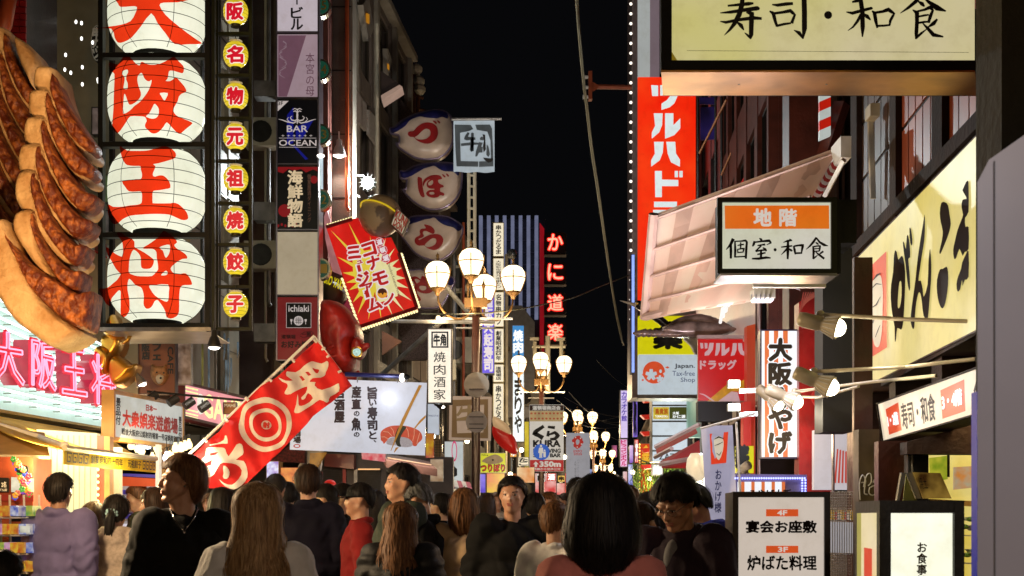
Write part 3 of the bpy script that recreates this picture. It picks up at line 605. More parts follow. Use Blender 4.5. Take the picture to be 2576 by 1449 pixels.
def meander(m,u0,u1):
 w_=(u1-u0)
 for a,b,c,d in((0,0,1,.16),(0,0,.14,1),(0,.84,.7,1),(.56,.4,.7,.84),(.3,.4,.7,.54),(.86,0,1,1)):
  m.add([fq(u0+w_*a,.15+.7*b,0),fq(u0+w_*c,.15+.7*b,0),fq(u0+w_*c,.15+.7*d,0),fq(u0+w_*a,.15+.7*d,0)],[(0,1,2,3)])
for k in range(4):meander(m,.02+k*.055,.07+k*.055);meander(m,.83+k*.043,.868+k*.043)
m.build('valance_print',INK,T)
MB().tube([Dd+Vector((0,0,.01)),Cc+Vector((0,0,.01))],.022,8).build('front_bar',CREAMP,T)
MB().tube([L_(.2)(-40,1060),L_(.6)(100,1100),L_(1.2)(160,1122)],.025,8).build('folding_arm',WHITEP,T)
MB().ell(L_(1.2)(162,1124),(.04,.04,.04)).build('arm_joint',WHITEP,T,smooth=True)
T=thing('beige_awning','small beige awning with a metal edge over the machines at the far left','awning',D(60,1150,11.2))
m=MB();q=[D(-60,1066,11.9),D(112,1088,11.9),D(124,1147,11.1),D(-60,1140,11.1)];m.slab(q,Vector((0,.02,-.02))).build('cloth',mat('beige_cloth',(.7,.48,.26),.8,0,4,.3,tr=.4),T)
MB().tube([D(-60,1146,11.1),D(126,1151,11.1)],.015,6).build('edge_bar',CREAMP,T)
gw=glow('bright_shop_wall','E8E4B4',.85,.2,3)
T=thing('dumpling_shop','brightly lit dumpling shop interior behind the queue under the yellow awning','shop',D(190,1449,12.3))
MB().slab([D(92,1080,12.25),D(244,1090,12.25),D(244,1640,12.25),D(92,1640,12.25)],Vector((0,.1,0))).build('lit_wall',gw,T)
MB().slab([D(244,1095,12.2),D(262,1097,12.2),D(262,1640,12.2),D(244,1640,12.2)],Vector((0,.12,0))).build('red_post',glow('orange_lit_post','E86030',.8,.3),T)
MB().slab([D(262,1097,12.18),D(276,1098,12.18),D(276,1640,12.18),D(262,1640,12.18)],Vector((0,.12,0))).build('wooden_post',mat('honey_wood',(.5,.27,.07),.5,0,4,.4),T)
MB().box(D(92,0,12.3).x-2,D(276,0,12.3).x,12.6,12.7,0,2.1).build('rear_wall',CREAMP,T)
for k in range(9):MB().ell(D(246,1165+k*16,12.14),(.014,.014,.014),8,6).build('bulb',glow('warm_small_bulb','FFD090',3,0),T)
for i in range(10):
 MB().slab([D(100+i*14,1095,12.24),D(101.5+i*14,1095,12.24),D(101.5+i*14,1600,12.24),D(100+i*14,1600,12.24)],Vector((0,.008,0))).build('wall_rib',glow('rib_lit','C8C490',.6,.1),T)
lamp_light('AREA',D(170,1110,11.8),26,(1,.86,.55),1.2,(R(40),0,R(-25)),name='shop_ceiling_light',sy=.6)
lamp_light('AREA',(-3.3,8.0,2.35),170,(1,.72,.42),.8,(0,R(-62),0),name='added_face_light',sy=.4)  # added lamp from the left, lights the young man's face
lamp_light('AREA',D(330,1120,12.6),34,(1,.78,.5),1.4,(R(35),0,R(25)),name='shop_ceiling_light',sy=.6)
T=thing('prize_machine','prize machine with a flower garland and stacked toys at the lower left','machine',D(50,1449,10.6))
MB().box(D(-50,0,11).x,D(88,0,11).x,10.95,11.4,0,D(0,1150,11).z).build('cabinet',mat('red_tile_cabinet',(.35,.06,.02),.4,0,5,.5),T)
MB().slab([D(-40,1200,10.93),D(22,1202,10.93),D(22,1238,10.93),D(-40,1238,10.93)],Vector((0,.01,0))).build('menu_card',glow('menu_black','2A2622',.3,.5,20),T)
MB().slab([D(28,1200,10.93),D(84,1204,10.93),D(84,1238,10.93),D(28,1238,10.93)],Vector((0,.01,0))).build('menu_card',glow('menu_white','D8D8C8',.8,.5,14),T)
MB().slab([D(-40,1243,10.92),D(84,1246,10.92),D(84,1262,10.92),D(-40,1258,10.92)],Vector((0,.01,0))).build('counter_edge',glow('counter_red','B03020',.5,.3),T)
m=MB();text(m,'2名',(Flat(10.92),4,1212,16,1226),.004,.04);text(m,'ブル席',(Flat(10.92),-2,1229,18,1236),.004,.03);m.build('lettering',WHITEP,T)
cols=['E04060','F0A030','50B040','4060E0','C060E0','F0E060','F08060']
gm=[glow('flower_%d'%i,c,.7,.3,20,mis='NONE')for i,c in enumerate(cols)]
for k in range(46):
 t=k/45;x=36+46*math.sin(t*math.pi)*(1 if t<.5 else 1)*(.5+.5*t)+rnd.uniform(-4,4)if k%2 else 34+t*40+rnd.uniform(-3,3);y=1155+t*92+rnd.uniform(-4,4)
 c=D(x,y,10.85+rnd.uniform(-.05,.05));m=MB()
 for p in range(5):
  a=p*1.257+k;m.ell(c+Vector((math.cos(a)*.014,-.004,math.sin(a)*.014)),(.012,.006,.012),6,4)
 m.build('flower',gm[k%7],T)
MB().tube([D(57+15*math.cos(a*.5),1175+5*math.sin(a*.5)+a*.12,10.84)for a in range(90)],.004,4).build('coiled_hose',BLACK,T)
T=thing('toy_rack','white wire rack with packets of colourful toys at the lower left edge','rack',D(40,1449,10.2))
for x in(0,24,60,98):MB().tube([D(x,1245,10.3),D(x+10,1640,10.2)],.008,5).build('rack_rod',WHITEP,T)
for y in(1300,1345,1392,1440):MB().slab([D(-40,y,10.1),D(72,y,10.1),D(80,y+2,10.5),D(-40,y+2,10.5)],Vector((0,0,-.01))).build('shelf',WHITEP,T)
for i,(x,y)in enumerate([(x,y)for y in(1272,1318,1365,1412)for x in(-14,4,22,44,64)]):
 c=glow('toy_%d'%(i%6),['D8402A','E8C040','4058C0','E8E0D0','60A050','C050A0'][i%6],.55,.7,24,col2=['F0E040','C03020','E8E8F0','2040A0','E0D050','F0D0E0'][i%6],mis='NONE')
 a,b=D(x,y+26,10.05),D(x+16,y,10.05);MB().box(a.x,b.x,10.05+rnd.uniform(0,.05),10.25,a.z,b.z).build('toy_packet',c,T)
MB().box(D(34,0,10.4).x,D(76,0,10.4).x,10.35,10.6,D(0,1312,10.4).z,D(0,1282,10.4).z).build('black_box',INK,T)
MB().box(D(28,0,10.4).x,D(90,0,10.4).x,10.35,10.9,0,D(0,1350,10.4).z).build('blue_base',mat('blue_cabinet',(.04,.09,.3),.5),T)
MB().slab([D(50,1323,10.0),D(74,1323,10.0),D(74,1340,10.0),D(50,1340,10.0)],Vector((0,.01,0))).build('price_card',glow('menu_white'),T)
T=thing('shooting_gallery','shooting gallery with orange frame, purple shelves and white prizes behind the queue','stall',D(345,1449,14.6))
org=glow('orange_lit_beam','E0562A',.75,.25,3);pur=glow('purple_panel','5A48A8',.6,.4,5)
MB().slab([D(276,1197,13.9),D(420,1206,13.9),D(420,1224,13.9),D(276,1222,13.9)],Vector((0,.1,0))).build('orange_beam',org,T)
MB().slab([D(276,1222,13.9),D(286,1222,13.9),D(286,1600,13.9),D(276,1600,13.9)],Vector((0,.1,0))).build('orange_post',org,T)
MB().slab([D(278,1190,13.95),D(390,1194,13.95),D(390,1202,13.95),D(278,1196,13.95)],Vector((0,.05,0))).build('purple_banner',pur,T)
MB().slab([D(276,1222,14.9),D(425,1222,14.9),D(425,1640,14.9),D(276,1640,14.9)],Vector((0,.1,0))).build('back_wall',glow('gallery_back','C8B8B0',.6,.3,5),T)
for j,y in enumerate((1244,1262,1284,1306,1330)):
 MB().slab([D(288,y,14.5),D(420,y,14.5),D(420,y+2,14.8),D(288,y+2,14.8)],Vector((0,0,-.02))).build('shelf',WHITEP,T)
 for i in range(7):
  x=290+i*18+rnd.uniform(0,5);a,b=D(x,y-1,14.6),D(x+rnd.uniform(7,14),y-rnd.uniform(8,14),14.6)
  MB().box(a.x,b.x,14.6,14.75,a.z,b.z).build('prize_box',[pur,glow('prize_white','E8E0E8',.8,.2),glow('prize_pink','D87890',.6,.4)][(i*3+j)%3],T)
T=thing('white_post','white post between the yellow awning and the wooden game stall','post',D(396,1449,13.4))
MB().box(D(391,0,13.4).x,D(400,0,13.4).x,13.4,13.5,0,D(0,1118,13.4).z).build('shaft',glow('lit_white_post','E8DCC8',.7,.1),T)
T=lightbox('wooden_board','yellow wooden board with small black writing between the bulbs and the flag','sign',402,1128,462,1215,14.4,.06,mat('honey_wood'),mat('honey_wood'),1.5,prints=(('lettering',text(text(MB(),'大阪',(Flat(14.38),417,1170,431,1186),.004,.03,vert=True),'射的場',(Flat(14.38),405,1140,412,1180),.004,.03,vert=True),INK),))
def pr(mb,Q):
 text(mb,'戦後大阪府公認射的場第一号店娯楽宝館',qt(Q,.11,.73,.92,.86),.005,.03)
 text(mb,'景品付',qt(Q,.035,.14,.095,.68),.005,.03,vert=True,fit=True);text(mb,'景品付',qt(Q,.915,.3,.965,.78),.005,.03,vert=True,fit=True)
def pr2(mb,Q):
 text(mb,'大衆娯楽遊戯場',qt(Q,.12,.36,.9,.68),.006,.035);text(mb,'日本一',qt(Q,.43,.17,.58,.3),.006,.05)
def pr3(mb,Q):
 for a,b,c,d in((.03,.07,.97,.075),(.03,.92,.97,.925),(.03,.07,.033,.92),(.967,.07,.97,.92)):mb.add([Q.at(a,b,.005),Q.at(c,b,.005),Q.at(c,d,.005),Q.at(a,d,.005)],[(0,1,2,3)])
board('wooden_frame_sign','white game hall sign in a wooden frame with red characters 大衆娯楽遊戯場','sign',L_(.9),[(283,980),(461,1015),(461,1131),(282,1108)],.1,glow('pale_grey_sign','C4C6BC',.75,.2,4),mat('honey_wood'),.035,prints=(('black_lettering',pr,INK),('red_lettering',pr2,mat('sign_red',(.6,.04,.02))),('red_border',pr3,mat('sign_red'))))
MB_=MB().slab([L_(.06)(270,1092),L_(.06)(284,1094),L_(.06)(284,1200),L_(.06)(270,1200)],-LF.n*.1).build('red_pillar_strip',glow('red_lit_strip','C01818',.6,.3));solo(MB_,'narrow red lit strip between the neon wall and the wooden framed sign','panel')
for x in((382,997),(434,1006),(474,1013),(513,1021)):
 T=thing('track_spot','%s dark cylinder spotlight on the rail by the wooden framed sign'%{382:'leftmost',434:'second',474:'third',513:'rightmost'}[x[0]],'lamp',D(x[0],x[1],13.6),'dark spotlights on one rail')
 MB().tube([D(x[0]-10,x[1]+9,13.55),D(x[0]+12,x[1]-6,13.6)],.042,10).build('barrel',DARK,T)
 MB().tube([D(x[0],x[1],13.6),D(x[0]+6,x[1]-12,13.7)],.01,4).build('stem',DARK,T)
T=thing('spot_rail','thin dark rail carrying the four cylinder spotlights','rail',D(450,1005,13.7));MB().tube([D(370,985,13.7),D(640,1010,13.7)],.012,5).build('tube',DARK,T)
bell(355,963,14.2,.7,GREYM,35,'bright flood lamp above the wooden framed sign',0.5)
def gm1(mb,Q):
 text(mb,'GAME',qt(Q,.27,.2,.86,.82),.01,.02)
def gm2(mb,Q):
 for v in(.12,.22,.32,.72,.82,.9):mb.add([Q.at(.02,v,.006),Q.at(.2,v,.006),Q.at(.2,v+.04,.006),Q.at(.02,v+.04,.006)],[(0,1,2,3)])
T=board('pink_game_sign','pink and yellow lit game centre sign with large GAME letters behind the flag pole','sign',L_(.5),[(461,960),(622,998),(622,1092),(461,1052)],.15,glow('pink_sign_face','F0A0A8',.85,.25,2,col2='E07888'),mat('dark_red_edge',(.1,.01,.01)),.03,prints=(('lettering',gm1,glow('yellow_sign_letter','F8F0A0',1.1,.1)),('stripes',gm2,glow('yellow_sign_letter'))))
QQ=Quad(L_(.5),[(461,960),(622,998),(622,1092),(461,1052)])
m=MB();sx=qt(QQ,.2,.2,.33,.8)
MB().lathe(QQ.at(.2,.52,.03),[(0,.03),(.11,.02),(.12,0)],16,QQ.n).build('smiling_face',glow('face_white','F4F0E0',.9,.1),T)
m.tube([QQ.at(.175+.05*t,.62+.1*math.sin(t*math.pi),.07)for t in[i/6 for i in range(7)]],.006,4);m.ell(QQ.at(.185,.45,.065),(.01,.01,.02),6,4);m.ell(QQ.at(.215,.46,.065),(.01,.01,.02),6,4);m.build('smile',INK,T)
lightbox('small_board','small brown board with white MAHE letters hanging before the pink game sign','sign',562,1012,596,1042,14.2,.05,mat('orange_brown_board',(.3,.11,.03)),DARK,1,prints=(('lettering',text(MB(),'MAHE',(Flat(14.18),565,1016,593,1024),.004,.03),WHITEP),))
bb=glow('warm_bulb','FFE4A0',2.6,0)
for i,(x,y)in enumerate(((515,1120),(532,1128),(541,1133),(556,1118),(568,1152),(580,1124),(583,1131),(604,1150),(613,1148),(618,1151),(626,1127),(538,1157),(640,1126),(650,1122),(660,1118),(535,1168))):
 x-=0 if x<600 else 0;px=x-0;px=330+(x-515)*1.0 if x<600 else 330+(x-515)
 T=thing('hanging_bulb','bare glowing bulb hanging in the cluster below the wooden framed sign','lamp',D(px,y+4,13.8),'cluster of hanging bulbs by the game stall')
 MB().lathe(D(px,y,13.8),[(0,-.045),(.025,-.04),(.036,-.015),(.03,.015),(.014,.04),(.012,.06)],10).build('glass',bb if i%4!=3 else glow('cool_bulb','DCE8FF',10,0),T,smooth=True)
 MB().lathe(D(px,y,13.8),[(.015,.055),(.015,.1),(0,.1)],8).build('socket',DARK,T);MB().tube([D(px,y,13.8)+Vector((0,0,.1)),D(px,1100,13.8)],.004,3).build('cord',DARK,T)
lamp_light('POINT',D(400,1170,12.9),7,(1,.8,.5),.2,name='bulb_cluster_glow')
# stacked tenant sign column
YC=19.0
T=thing('tenant_sign_column','tall column of stacked tenant sign panels: BAR OCEAN, red okonomiyaki, blank cream','sign',D(749,910,YC+.2))
a,b=D(695,907,YC),D(803,0,YC);u=.012
MB().box(a.x+.01,b.x-.01,YC+.02,YC+.4,a.z,b.z+2).build('casing',DARK,T)
stf=mat('silver_frame',(.4,.36,.42),.3,.8)
for x0,x1 in((695,698.5),(799.5,803)):MB().box(D(x0,0,YC).x,D(x1,0,YC).x,YC-.03,YC+.39,a.z,b.z+2).build('upright',stf,T)
fY=Flat(YC)
def panel(y0,y1,face,prints=()):
 p,q=D(698.6,y1,YC),D(799.4,y0,YC);pn=MB().box(p.x,q.x,YC-.01,YC+.02,p.z,q.z).build('panel',face,T)
 z0,z1=D(0,y1+2.6,YC).z,D(0,y1+.2,YC).z;MB().box(p.x,q.x,YC-.03,YC+.02,z0,z1).build('divider',stf,T)
 for nm,mb,mt in prints:mb.build(nm,mt,pn)
fp=Flat(YC-.012)
m=MB();text(m,'ビル',(fp,731,17,763,76),.004,.03,vert=True,fit=True);text(m,'ー',(fp,735,-14,759,14),.004,.03,vert=True)
panel(-40,80,glow('panel_white','C9BCC4',.75,.08),[('lettering',m,INK)])
m=MB();shape(m,fp,[[(700,89),(770,89),(722,243),(700,243)]],.003);m2=MB();text(m2,'本宮の母',(fp,768,132,792,243),.005,0,vert=True)
m3=MB()
for i in range(7):strokes(m3,fp,[[(712+9*math.sin(i*1.7+t),104+i*13+t*5,1.6-.4*t)for t in(0,1,2,3)]],.006)
panel(87,245,glow('panel_dusty_pink','B49AA4',.6,.1),[('mauve_shape',m,glow('mauve_print','8C6274',.45,.1)),('lettering',m2,glow('mauve_letter','7A5060',.4,.1)),('floral_print',m3,glow('pale_print','A88C98',.5,.1))])
m=MB();text(m,'BAR',(fp,722,316,774,332),.005,.012);text(m,'OCEAN',(fp,702,352,796,367),.005,.01);text(m,'+ + + + + +',(fp,708,339,786,344),.005)
m.add([fp(702,347,.005),fp(796,347,.005),fp(796,348,.005),fp(702,348,.005)],[(0,1,2,3)]);m.add([fp(702,370,.005),fp(796,370,.005),fp(796,371,.005),fp(702,371,.005)],[(0,1,2,3)])
for s in(-1,1):
 for q in([(0,300,1),(6,304,1.6),(14,302,1.3),(18,296,.9),(13,292,.8)],[(2,306,1),(10,310,1.3),(20,307,1),(26,300,.7),(22,295,.6)],[(8,310,1),(24,307,1.4),(38,302,1),(47,300,.4)],[(0,284,.8),(5,279,1.2),(10,281,.9)],[(0,276,1),(6,273,1),(12,276,.5)]):
  strokes(m,fp,[[(748+s*x,y,wd_)for x,y,wd_ in q]],.005)
strokes(m,fp,[[(748,312,1),(748,290,2.4),(748,274,.8)]],.006)
m2=MB();shape(m2,fp,[[(698.8,254),(726,254),(698.8,280)]],.004)
m3=MB();text(m3,'3F',(fp,699,255.5,712,265),.006,.02);m4=MB();shape(m4,fp,[[(722,290),(738,270),(738,360),(722,365)],[(745,285),(778,275),(770,310),(745,350)]][:1],.002);shape(m4,fp,[[(744,320),(790,300),(760,350),(744,352)]],.002);shape(m4,fp,[[(735,365),(745,368),(775,400),(768,402)]],.002)
panel(253,412,glow('panel_navy','05060C',.6,.3),[('lettering',m,glow('pale_gold_letter','C8BCB8',.75,.05)),('floor_corner',m2,glow('pale_gold_letter')),('floor_number',m3,INK),('blue_glow_print',m4,glow('deep_blue_print','10188A',.7,.4,8))])
m=MB();text(m,'海鮮物語',(fp,723,428,762,572),.005,.035,vert=True,fit=True,brush=.03);m2=MB();text(m2,'個室居酒ダイニング',(fp,773,438,783,560),.005,.01,vert=True)
m3=MB();shape(m3,fp,[circ(716,530,16,16)],.003);shape(m3,fp,[[(698.8,420),(799,420),(799,432),(788,426),(770,434),(757,425),(740,430),(726,425),(712,436),(698.8,432)]],.003);shape(m3,fp,[circ(790,452,9,10)],.003)
for i in range(7):shape(m3,fp,[circ(700+i*9,568-3*(i%2),3,4,8)],.004)
panel(419,577,glow('panel_black','080606',.5,.3),[('lettering',m,glow('cream_letter','E0C8A0',.8,.2,9)),('side_lettering',m2,glow('brown_letter','6A4A3A',.6,.2)),('red_sun_print',m3,glow('red_print','8C1018',.7,.3))])
panel(584,741,glow('panel_cream','B8A88C',.7,.14,2))
m=MB();shape(m,fp,[rect(721,763,782,824)],.003);m2=MB()
for a,b,c,d in((720,762,783,763),(720,824,783,825),(720,763,721,824),(782,763,783,824)):shape(m2,fp,[rect(a,b,c,d)],.006)
text(m2,'ichiaki',(fp,726,768,777,784),.006,.015)
m2_=m2;ring=[circ(751,807,12,12)];shape(m2,fp,ring,.005)
for s in(-1,1):strokes(m2,fp,[[(751+s*18,803,2.8),(751+s*18,808,2.4),(751+s*18,810,.8),(751+s*18,816,.8)]],.006)
m3=MB()
for k in(-4,0,4):strokes(m3,fp,[[(751+k,798,.6),(751+k,816,.6)]],.008);strokes(m3,fp,[[(742,807+k,.6),(760,807+k,.6)]],.009)
text(m3,'お好み焼き',(fp,708,858,790,875),.006,.03);text(m3,'道頓堀',(fp,708,842,743,852),.006,.025)
strokes(m3,fp,[[(755,842,.5),(765,836,.6),(782,833,.6),(789,838,.6),(780,846,.6),(762,849,.6),(754,845,.5)]],.006);text(m3,'一照',(fp,760,836,782,846),.006,.03)
panel(748,905,glow('panel_red','7C0A14',.62,.15),[('black_square',m,INK),('white_logo',m2,glow('pale_gold_letter')),('black_lettering',m3,INK)])
for y0,y1 in((205,245),(510,555),(815,860)):
 p,q=D(640,y1,YC+.15),D(694.5,y0,YC+.15);MB().box(p.x,q.x,YC+.1,YC+.35,p.z,q.z).build('bracket',GREYM,T)
for od,(y,ch)in zip(('topmost','second','third','fourth','fifth','lowest'),((14,'5'),(175,'4'),(338,'3'),(502,'2'),(676,'1'),(832,'B'))):
 YY=18.7;T=thing('floor_plaque','%s green half round plaque from the top, marked %s, beside the tenant sign column'%(od,ch),'sign',D(818,y+24,YY),'green half round floor plaques')
 f_=Flat(YY);hl=[(806,y-27)]+[(806+26*math.sin(a),y-27*math.cos(a))for a in[math.pi*i/12 for i in range(1,12)]]+[(806,y+27)]
 il=[(806,y-22)]+[(806+21*math.sin(a),y-22*math.cos(a))for a in[math.pi*i/12 for i in range(1,12)]]+[(806,y+22)]
 shape(MB(),f_,[hl],0,.14).build('rim',mat('chrome_rim',(.5,.46,.36),.25,.9),T);shape(MB(),f_,[il],.006,.004).build('plate',glow('green_plate','1C5A44',.45,.3),T)
 text(MB(),ch,(f_,809,y-11,821,y+11),.012,.02).build('number',mat('gold_number',(.45,.3,.06),.4,.5),T)
bell(853,386,21,1.25,WHITEP,25,'small white lamp glowing in front of the brown stone pier')
c=D(925,460,21.5);T=thing('bright_flood','dazzling round white flood lamp on a thin arm above the takoyaki ball','lamp',c)
MB().ell(c,(.085,.06,.085),16,10).build('lens',glow('dazzling_white','F4FFFF',30,0),T,smooth=True);MB().tube([D(815,434,21.5),D(915,442,21.5),c],.01,5).build('arm',GREYM,T);MB().tube([D(815,434,21.5),D(905,496,21.5)],.006,4).build('stay',WHITEP,T)
MB().lathe(c+Vector((0,.09,0)),[(.09,0),(.11,.02),(.06,.12),(0,.14)],14,Vector((0,1,.3))).build('housing',DARK,T,smooth=True)
for k in range(12):
 a=math.pi*2*k/12;MB().tube([c+Vector((0,-.03,0)),c+Vector((math.cos(a)*.14,-.03,math.sin(a)*.14))],[.008,.001],4).build('reflector_fin',STEEL,T)
lamp_light('POINT',c+Vector((0,-.15,0)),480,(.9,.98,1),.08,name='flood_glow')
T=thing('tube_light','short upright white tube light fixed beside the green floor plaques','lamp',D(808,490,18.8));MB().tube([D(808,395,18.75),D(808,486,18.75)],.025,8).build('tube',glow('pale_tube','B8C8D0',1.2,.2),T);MB().ell(D(807,392,18.7),(.05,.05,.02)).build('cap',glow('lamp_white_bulb'),T)
# konamon sign, ball, octopus
YK=19.5;fk=Flat(YK);zK=Z(1300,840,400/1208)
T=thing('museum_sign','tilted red and yellow sunburst sign with コナモンミュージアム lettering and bulb edging','sign',D(930,825,YK+.2))
redl=glow('sign_red_lit','D80E0A',.85,.15,3,col2='B80408');redd=mat('sign_dark_red_edge',(.25,.008,.012),.4)
outl=zK([(12,205),(330,110),(400,92),(440,190),(490,260),(560,310),(700,340),(800,330),(890,520),(1110,1180),(430,1405),(200,760)])
shape(MB(),fk,[outl],0,.3).build('sign_face',redl,T)
u=Vector((.949,-.314));v=Vector((.329,.944))
ys=glow('sunburst_yellow','E0C83C',.85,.1,4);yc=glow('sunburst_cream','E4DCA0',.85,.1,4)
cx,cy=600,800
tips=[((65,240),14),((280,148),12),((545,310),10),((735,335),12),((840,465),16),((895,595),22),((930,700),26),((970,825),30),((1010,945),26),((1050,1098),20),((955,1218),18),((815,1272),16),((680,1318),14),((525,1330),14),((395,1258),16),((335,1120),22),((290,970),26),((255,880),24),((215,760),26),((145,565),16)]
m=MB();m2=MB()
for k,((tx,ty),wd_)in enumerate(tips):
 dx,dy=tx-cx,ty-cy;n=math.hypot(dx,dy);ux,uy=dx/n,dy/n;wd2=wd_*2.6
 shape(m if(tx<700)else m2,fk,[zK([(cx+ux*80-uy*wd2,cy+uy*80+ux*wd2),(tx,ty),(cx+ux*80+uy*wd2,cy+uy*80-ux*wd2)])],.004+.0005*k)
shape(m,fk,[zK([(330,520),(560,480),(620,800),(560,1080),(430,1040),(340,760)])],.015);shape(m2,fk,[zK([(560,480),(700,640),(860,700),(880,1040),(640,1130),(600,800)])],.0155)
m.build('sunburst',ys,T);m2.build('sunburst_pale',yc,T)
wl=glow('sign_white_letter','E4D8DC',.85,.05);rl=glow('sign_letter_red','C40A18',.7,.1)
def cell(px,py,w_,h_):
 def f(a,b,l=0):
  q=zK([(px+u.x*(a-.5)*w_+v.x*(b-.5)*h_*.75,py+u.y*(a-.5)*w_+v.y*(b-.5)*h_)])[0];return fk(q[0],q[1],l)
 return f
ma,mb_=MB(),MB()
for ch,x,y,w_,h_ in(('コ',535,480,170,170),('ナ',590,640,160,170),('モ',670,835,185,170),('ン',768,1068,150,150),('ミ',350,520,170,180),('ュ',420,625,90,70),('ー',415,710,50,85),('ジ',465,840,165,170),('ア',520,950,140,120),('ー',512,1018,60,90),('ム',600,1140,180,160)):
 if ch=='ー':
  q=cell(x,y,w_,h_);mb_.add([q(.1,0,.036),q(.9,0,.036),q(.9,1,.036),q(.1,1,.036)],[(0,1,2,3)]);ma.add([q(-.25,-.2,.026),q(1.25,-.2,.026),q(1.25,1.2,.026),q(-.25,1.2,.026)],[(0,1,2,3)]);continue
 text(mb_,ch,cell(x,y,w_,h_),.034,.05,vert=True,fit=True);text(ma,ch,cell(x,y,w_,h_),.022,.14,vert=True,fit=True)
ma.build('letter_outline',wl,T);mb_.build('lettering',rl,T)
dq=zK([(695,1010)])[0];dn_=shape(MB(),fk,[circ(dq[0],dq[1],15.5)],.03).build('doughnut_ring',wl,T)
shape(MB(),fk,[circ(dq[0],dq[1],12.5)],.036).build('takoyaki',glow('takoyaki_orange','E0962C',.85,.1),T)
shape(MB(),fk,[[(dq[0]-12,dq[1]-3),(dq[0]-8,dq[1]-10),(dq[0],dq[1]-12.5),(dq[0]+8,dq[1]-10),(dq[0]+12,dq[1]-2),(dq[0]+8,dq[1]),(dq[0]+5,dq[1]-2),(dq[0]+1,dq[1]+5),(dq[0]-3,dq[1]-1),(dq[0]-8,dq[1]+2)]],.041).build('sauce',glow('sauce_brown','4A140A',.6,.1),T)
mw,mr=MB(),MB()
for ch,(x,y)in zip('道頓堀',((662,392),(700,488),(735,588))):
 q=zK([(x,y)])[0];shape(mr,fk,[circ(q[0],q[1],10.3)],.03);shape(mw,fk,[circ(q[0],q[1],11.3)],.027);text(mw,ch,cell(x,y,70,74),.034,.05,vert=True,fit=True)
mw.build('badge_white',wl,T);mr.build('badge_red',rl,T)
m=MB()
def rom(a,b,l=0):
 q=zK([(770+a*140+(b-.5)*30,650+a*405-(b-.5)*16)])[0];return fk(q[0],q[1],l)
text(m,'Dotonbori Konamon Museum',lambda a,b,l=0:rom(a,1-b,l),.03,.01);m.build('roman_lettering',glow('roman_grey','8A6A5A',.5,.1),T)
edge=[outl[i]for i in(0,1)];bulbs=[]
def run(a,b,n,off):
 for i in range(n):
  t=(i+.5)/n;x,y=a[0]+(b[0]-a[0])*t,a[1]+(b[1]-a[1])*t;bulbs.append((x+off[0],y+off[1]))
P_=zK([(12,205),(330,110),(890,520),(1110,1180),(430,1405),(215,800)])
run(P_[0],P_[1],10,(1,-5));run(P_[2],P_[3],22,(6,-1));run(P_[3],P_[4],21,(2,6));run(P_[5],P_[4],14,(-4,2))
bk=glow('cream_bulb','F0E0A0',1.6,.1,mis='NONE')
for x,y in bulbs:MB().tube([fk(x,y,-.1),fk(x-.3,y-.6,-.02)],.017,6).build('edge_bulb',bk,T)
for a,b in((P_[2],P_[3]),(P_[3],P_[4]),(P_[0],P_[1])):
 MB().tube([fk(*a,.0),fk(*b,.0)],.025,4).build('edge_rail',redd,T)
T=thing('takoyaki_ball','brown and cream takoyaki ball sculpture with a yellow band above the red sunburst sign','sculpture',D(957,600,YK+.1))
c=D(957,543,YK);r=53*YK/FPX;MB().ell(c,(r,r,r),32,20).build('ball',mat('ball_surface',(.22,.15,.1),.4,0,2.6,.5,.15,20,col2=(.6,.42,.22),thr=(.5,.54)),T,smooth=True)
ax=Vector((.35,.3,.9)).normalized();a_=ax.orthogonal().normalized();b_=ax.cross(a_)
MB().tube([c+Vector((0,0,.04))+(a_*math.cos(t*math.pi/18)+b_*math.sin(t*math.pi/18))*r*1.01 for t in range(36)],.012,5,closed=True).build('yellow_band',glow('yellow_band','E0C020',.7,.1),T)
T=board('round_tag','small tilted tag with KUNIMI DON letters on the right of the takoyaki ball','sign',Flat(YK-.35),[(998,521),(1030,552),(1012,592),(983,565)],.15,glow('tag_cream','C8B89C',.7,.5,16),mat('tag_dark',(.1,.05,.03)),.012,prints=(('lettering',lambda mb,Q:(text(mb,'KUNI',qt(Q,.08,.08,.92,.5),.006,.05),text(mb,'DON',qt(Q,.15,.55,.85,.92),.006,.05)),mat('sign_red')),))
T=thing('octopus_sculpture','red octopus head sculpture with a glassy eye below the floor plaques','sculpture',D(865,940,18.4))
om=mat('octopus_red',(.5,.022,.012),.42,0,6,.45,.35,14,spec=.6)
fo=Flat(18.4)
pillow(MB(),fo,[(808,762),(822,756),(845,758),(868,770),(888,792),(902,822),(905,846),(898,872),(896,905),(892,925),(876,937),(850,932),(828,905),(812,870),(804,820)],40,.42,7,.5,3,lambda x,y,d:.03*d*noise.noise(Vector((x*.06,y*.06,1)))-.06*math.exp(-((x-845)/9)**2-((y-886)/14)**2)).build('head',om,T,smooth=True)
pillow(MB(),Flat(18.1),[(895,848),(910,855),(918,870),(912,890),(898,900),(886,892),(884,868)],14,.2,5,.3).build('eye_socket',om,T,smooth=True)
MB().tube([D(905,880,18.0),D(918,872,17.95),D(927,868,17.9)],[.06,.05,.03],8).build('brow',om,T,smooth=True)
MB().ell(D(898,886,17.93),(.055,.05,.055),14,10).build('eye',glow('eye_glass','B8E0D8',1.1,.6,30),T,smooth=True);MB().tube([D(898,886,17.93)+Vector((.062*math.cos(t*.35),-.02,.062*math.sin(t*.35)))for t in range(18)],.012,5,closed=True).build('eye_ring',gold,T)
for k,pts in enumerate(([(840,925),(860,948),(890,950),(905,935)],[(826,875),(842,868),(860,876),(866,892)],[(830,898),(848,894),(866,900)])):
 MB().tube([D(x,y,18.05 if k else 18.3)for x,y in pts],[.05,.06,.05,.03][:len(pts)]if k==0 else .025,8).build('fold' if k else 'tentacle',om,T,smooth=True)
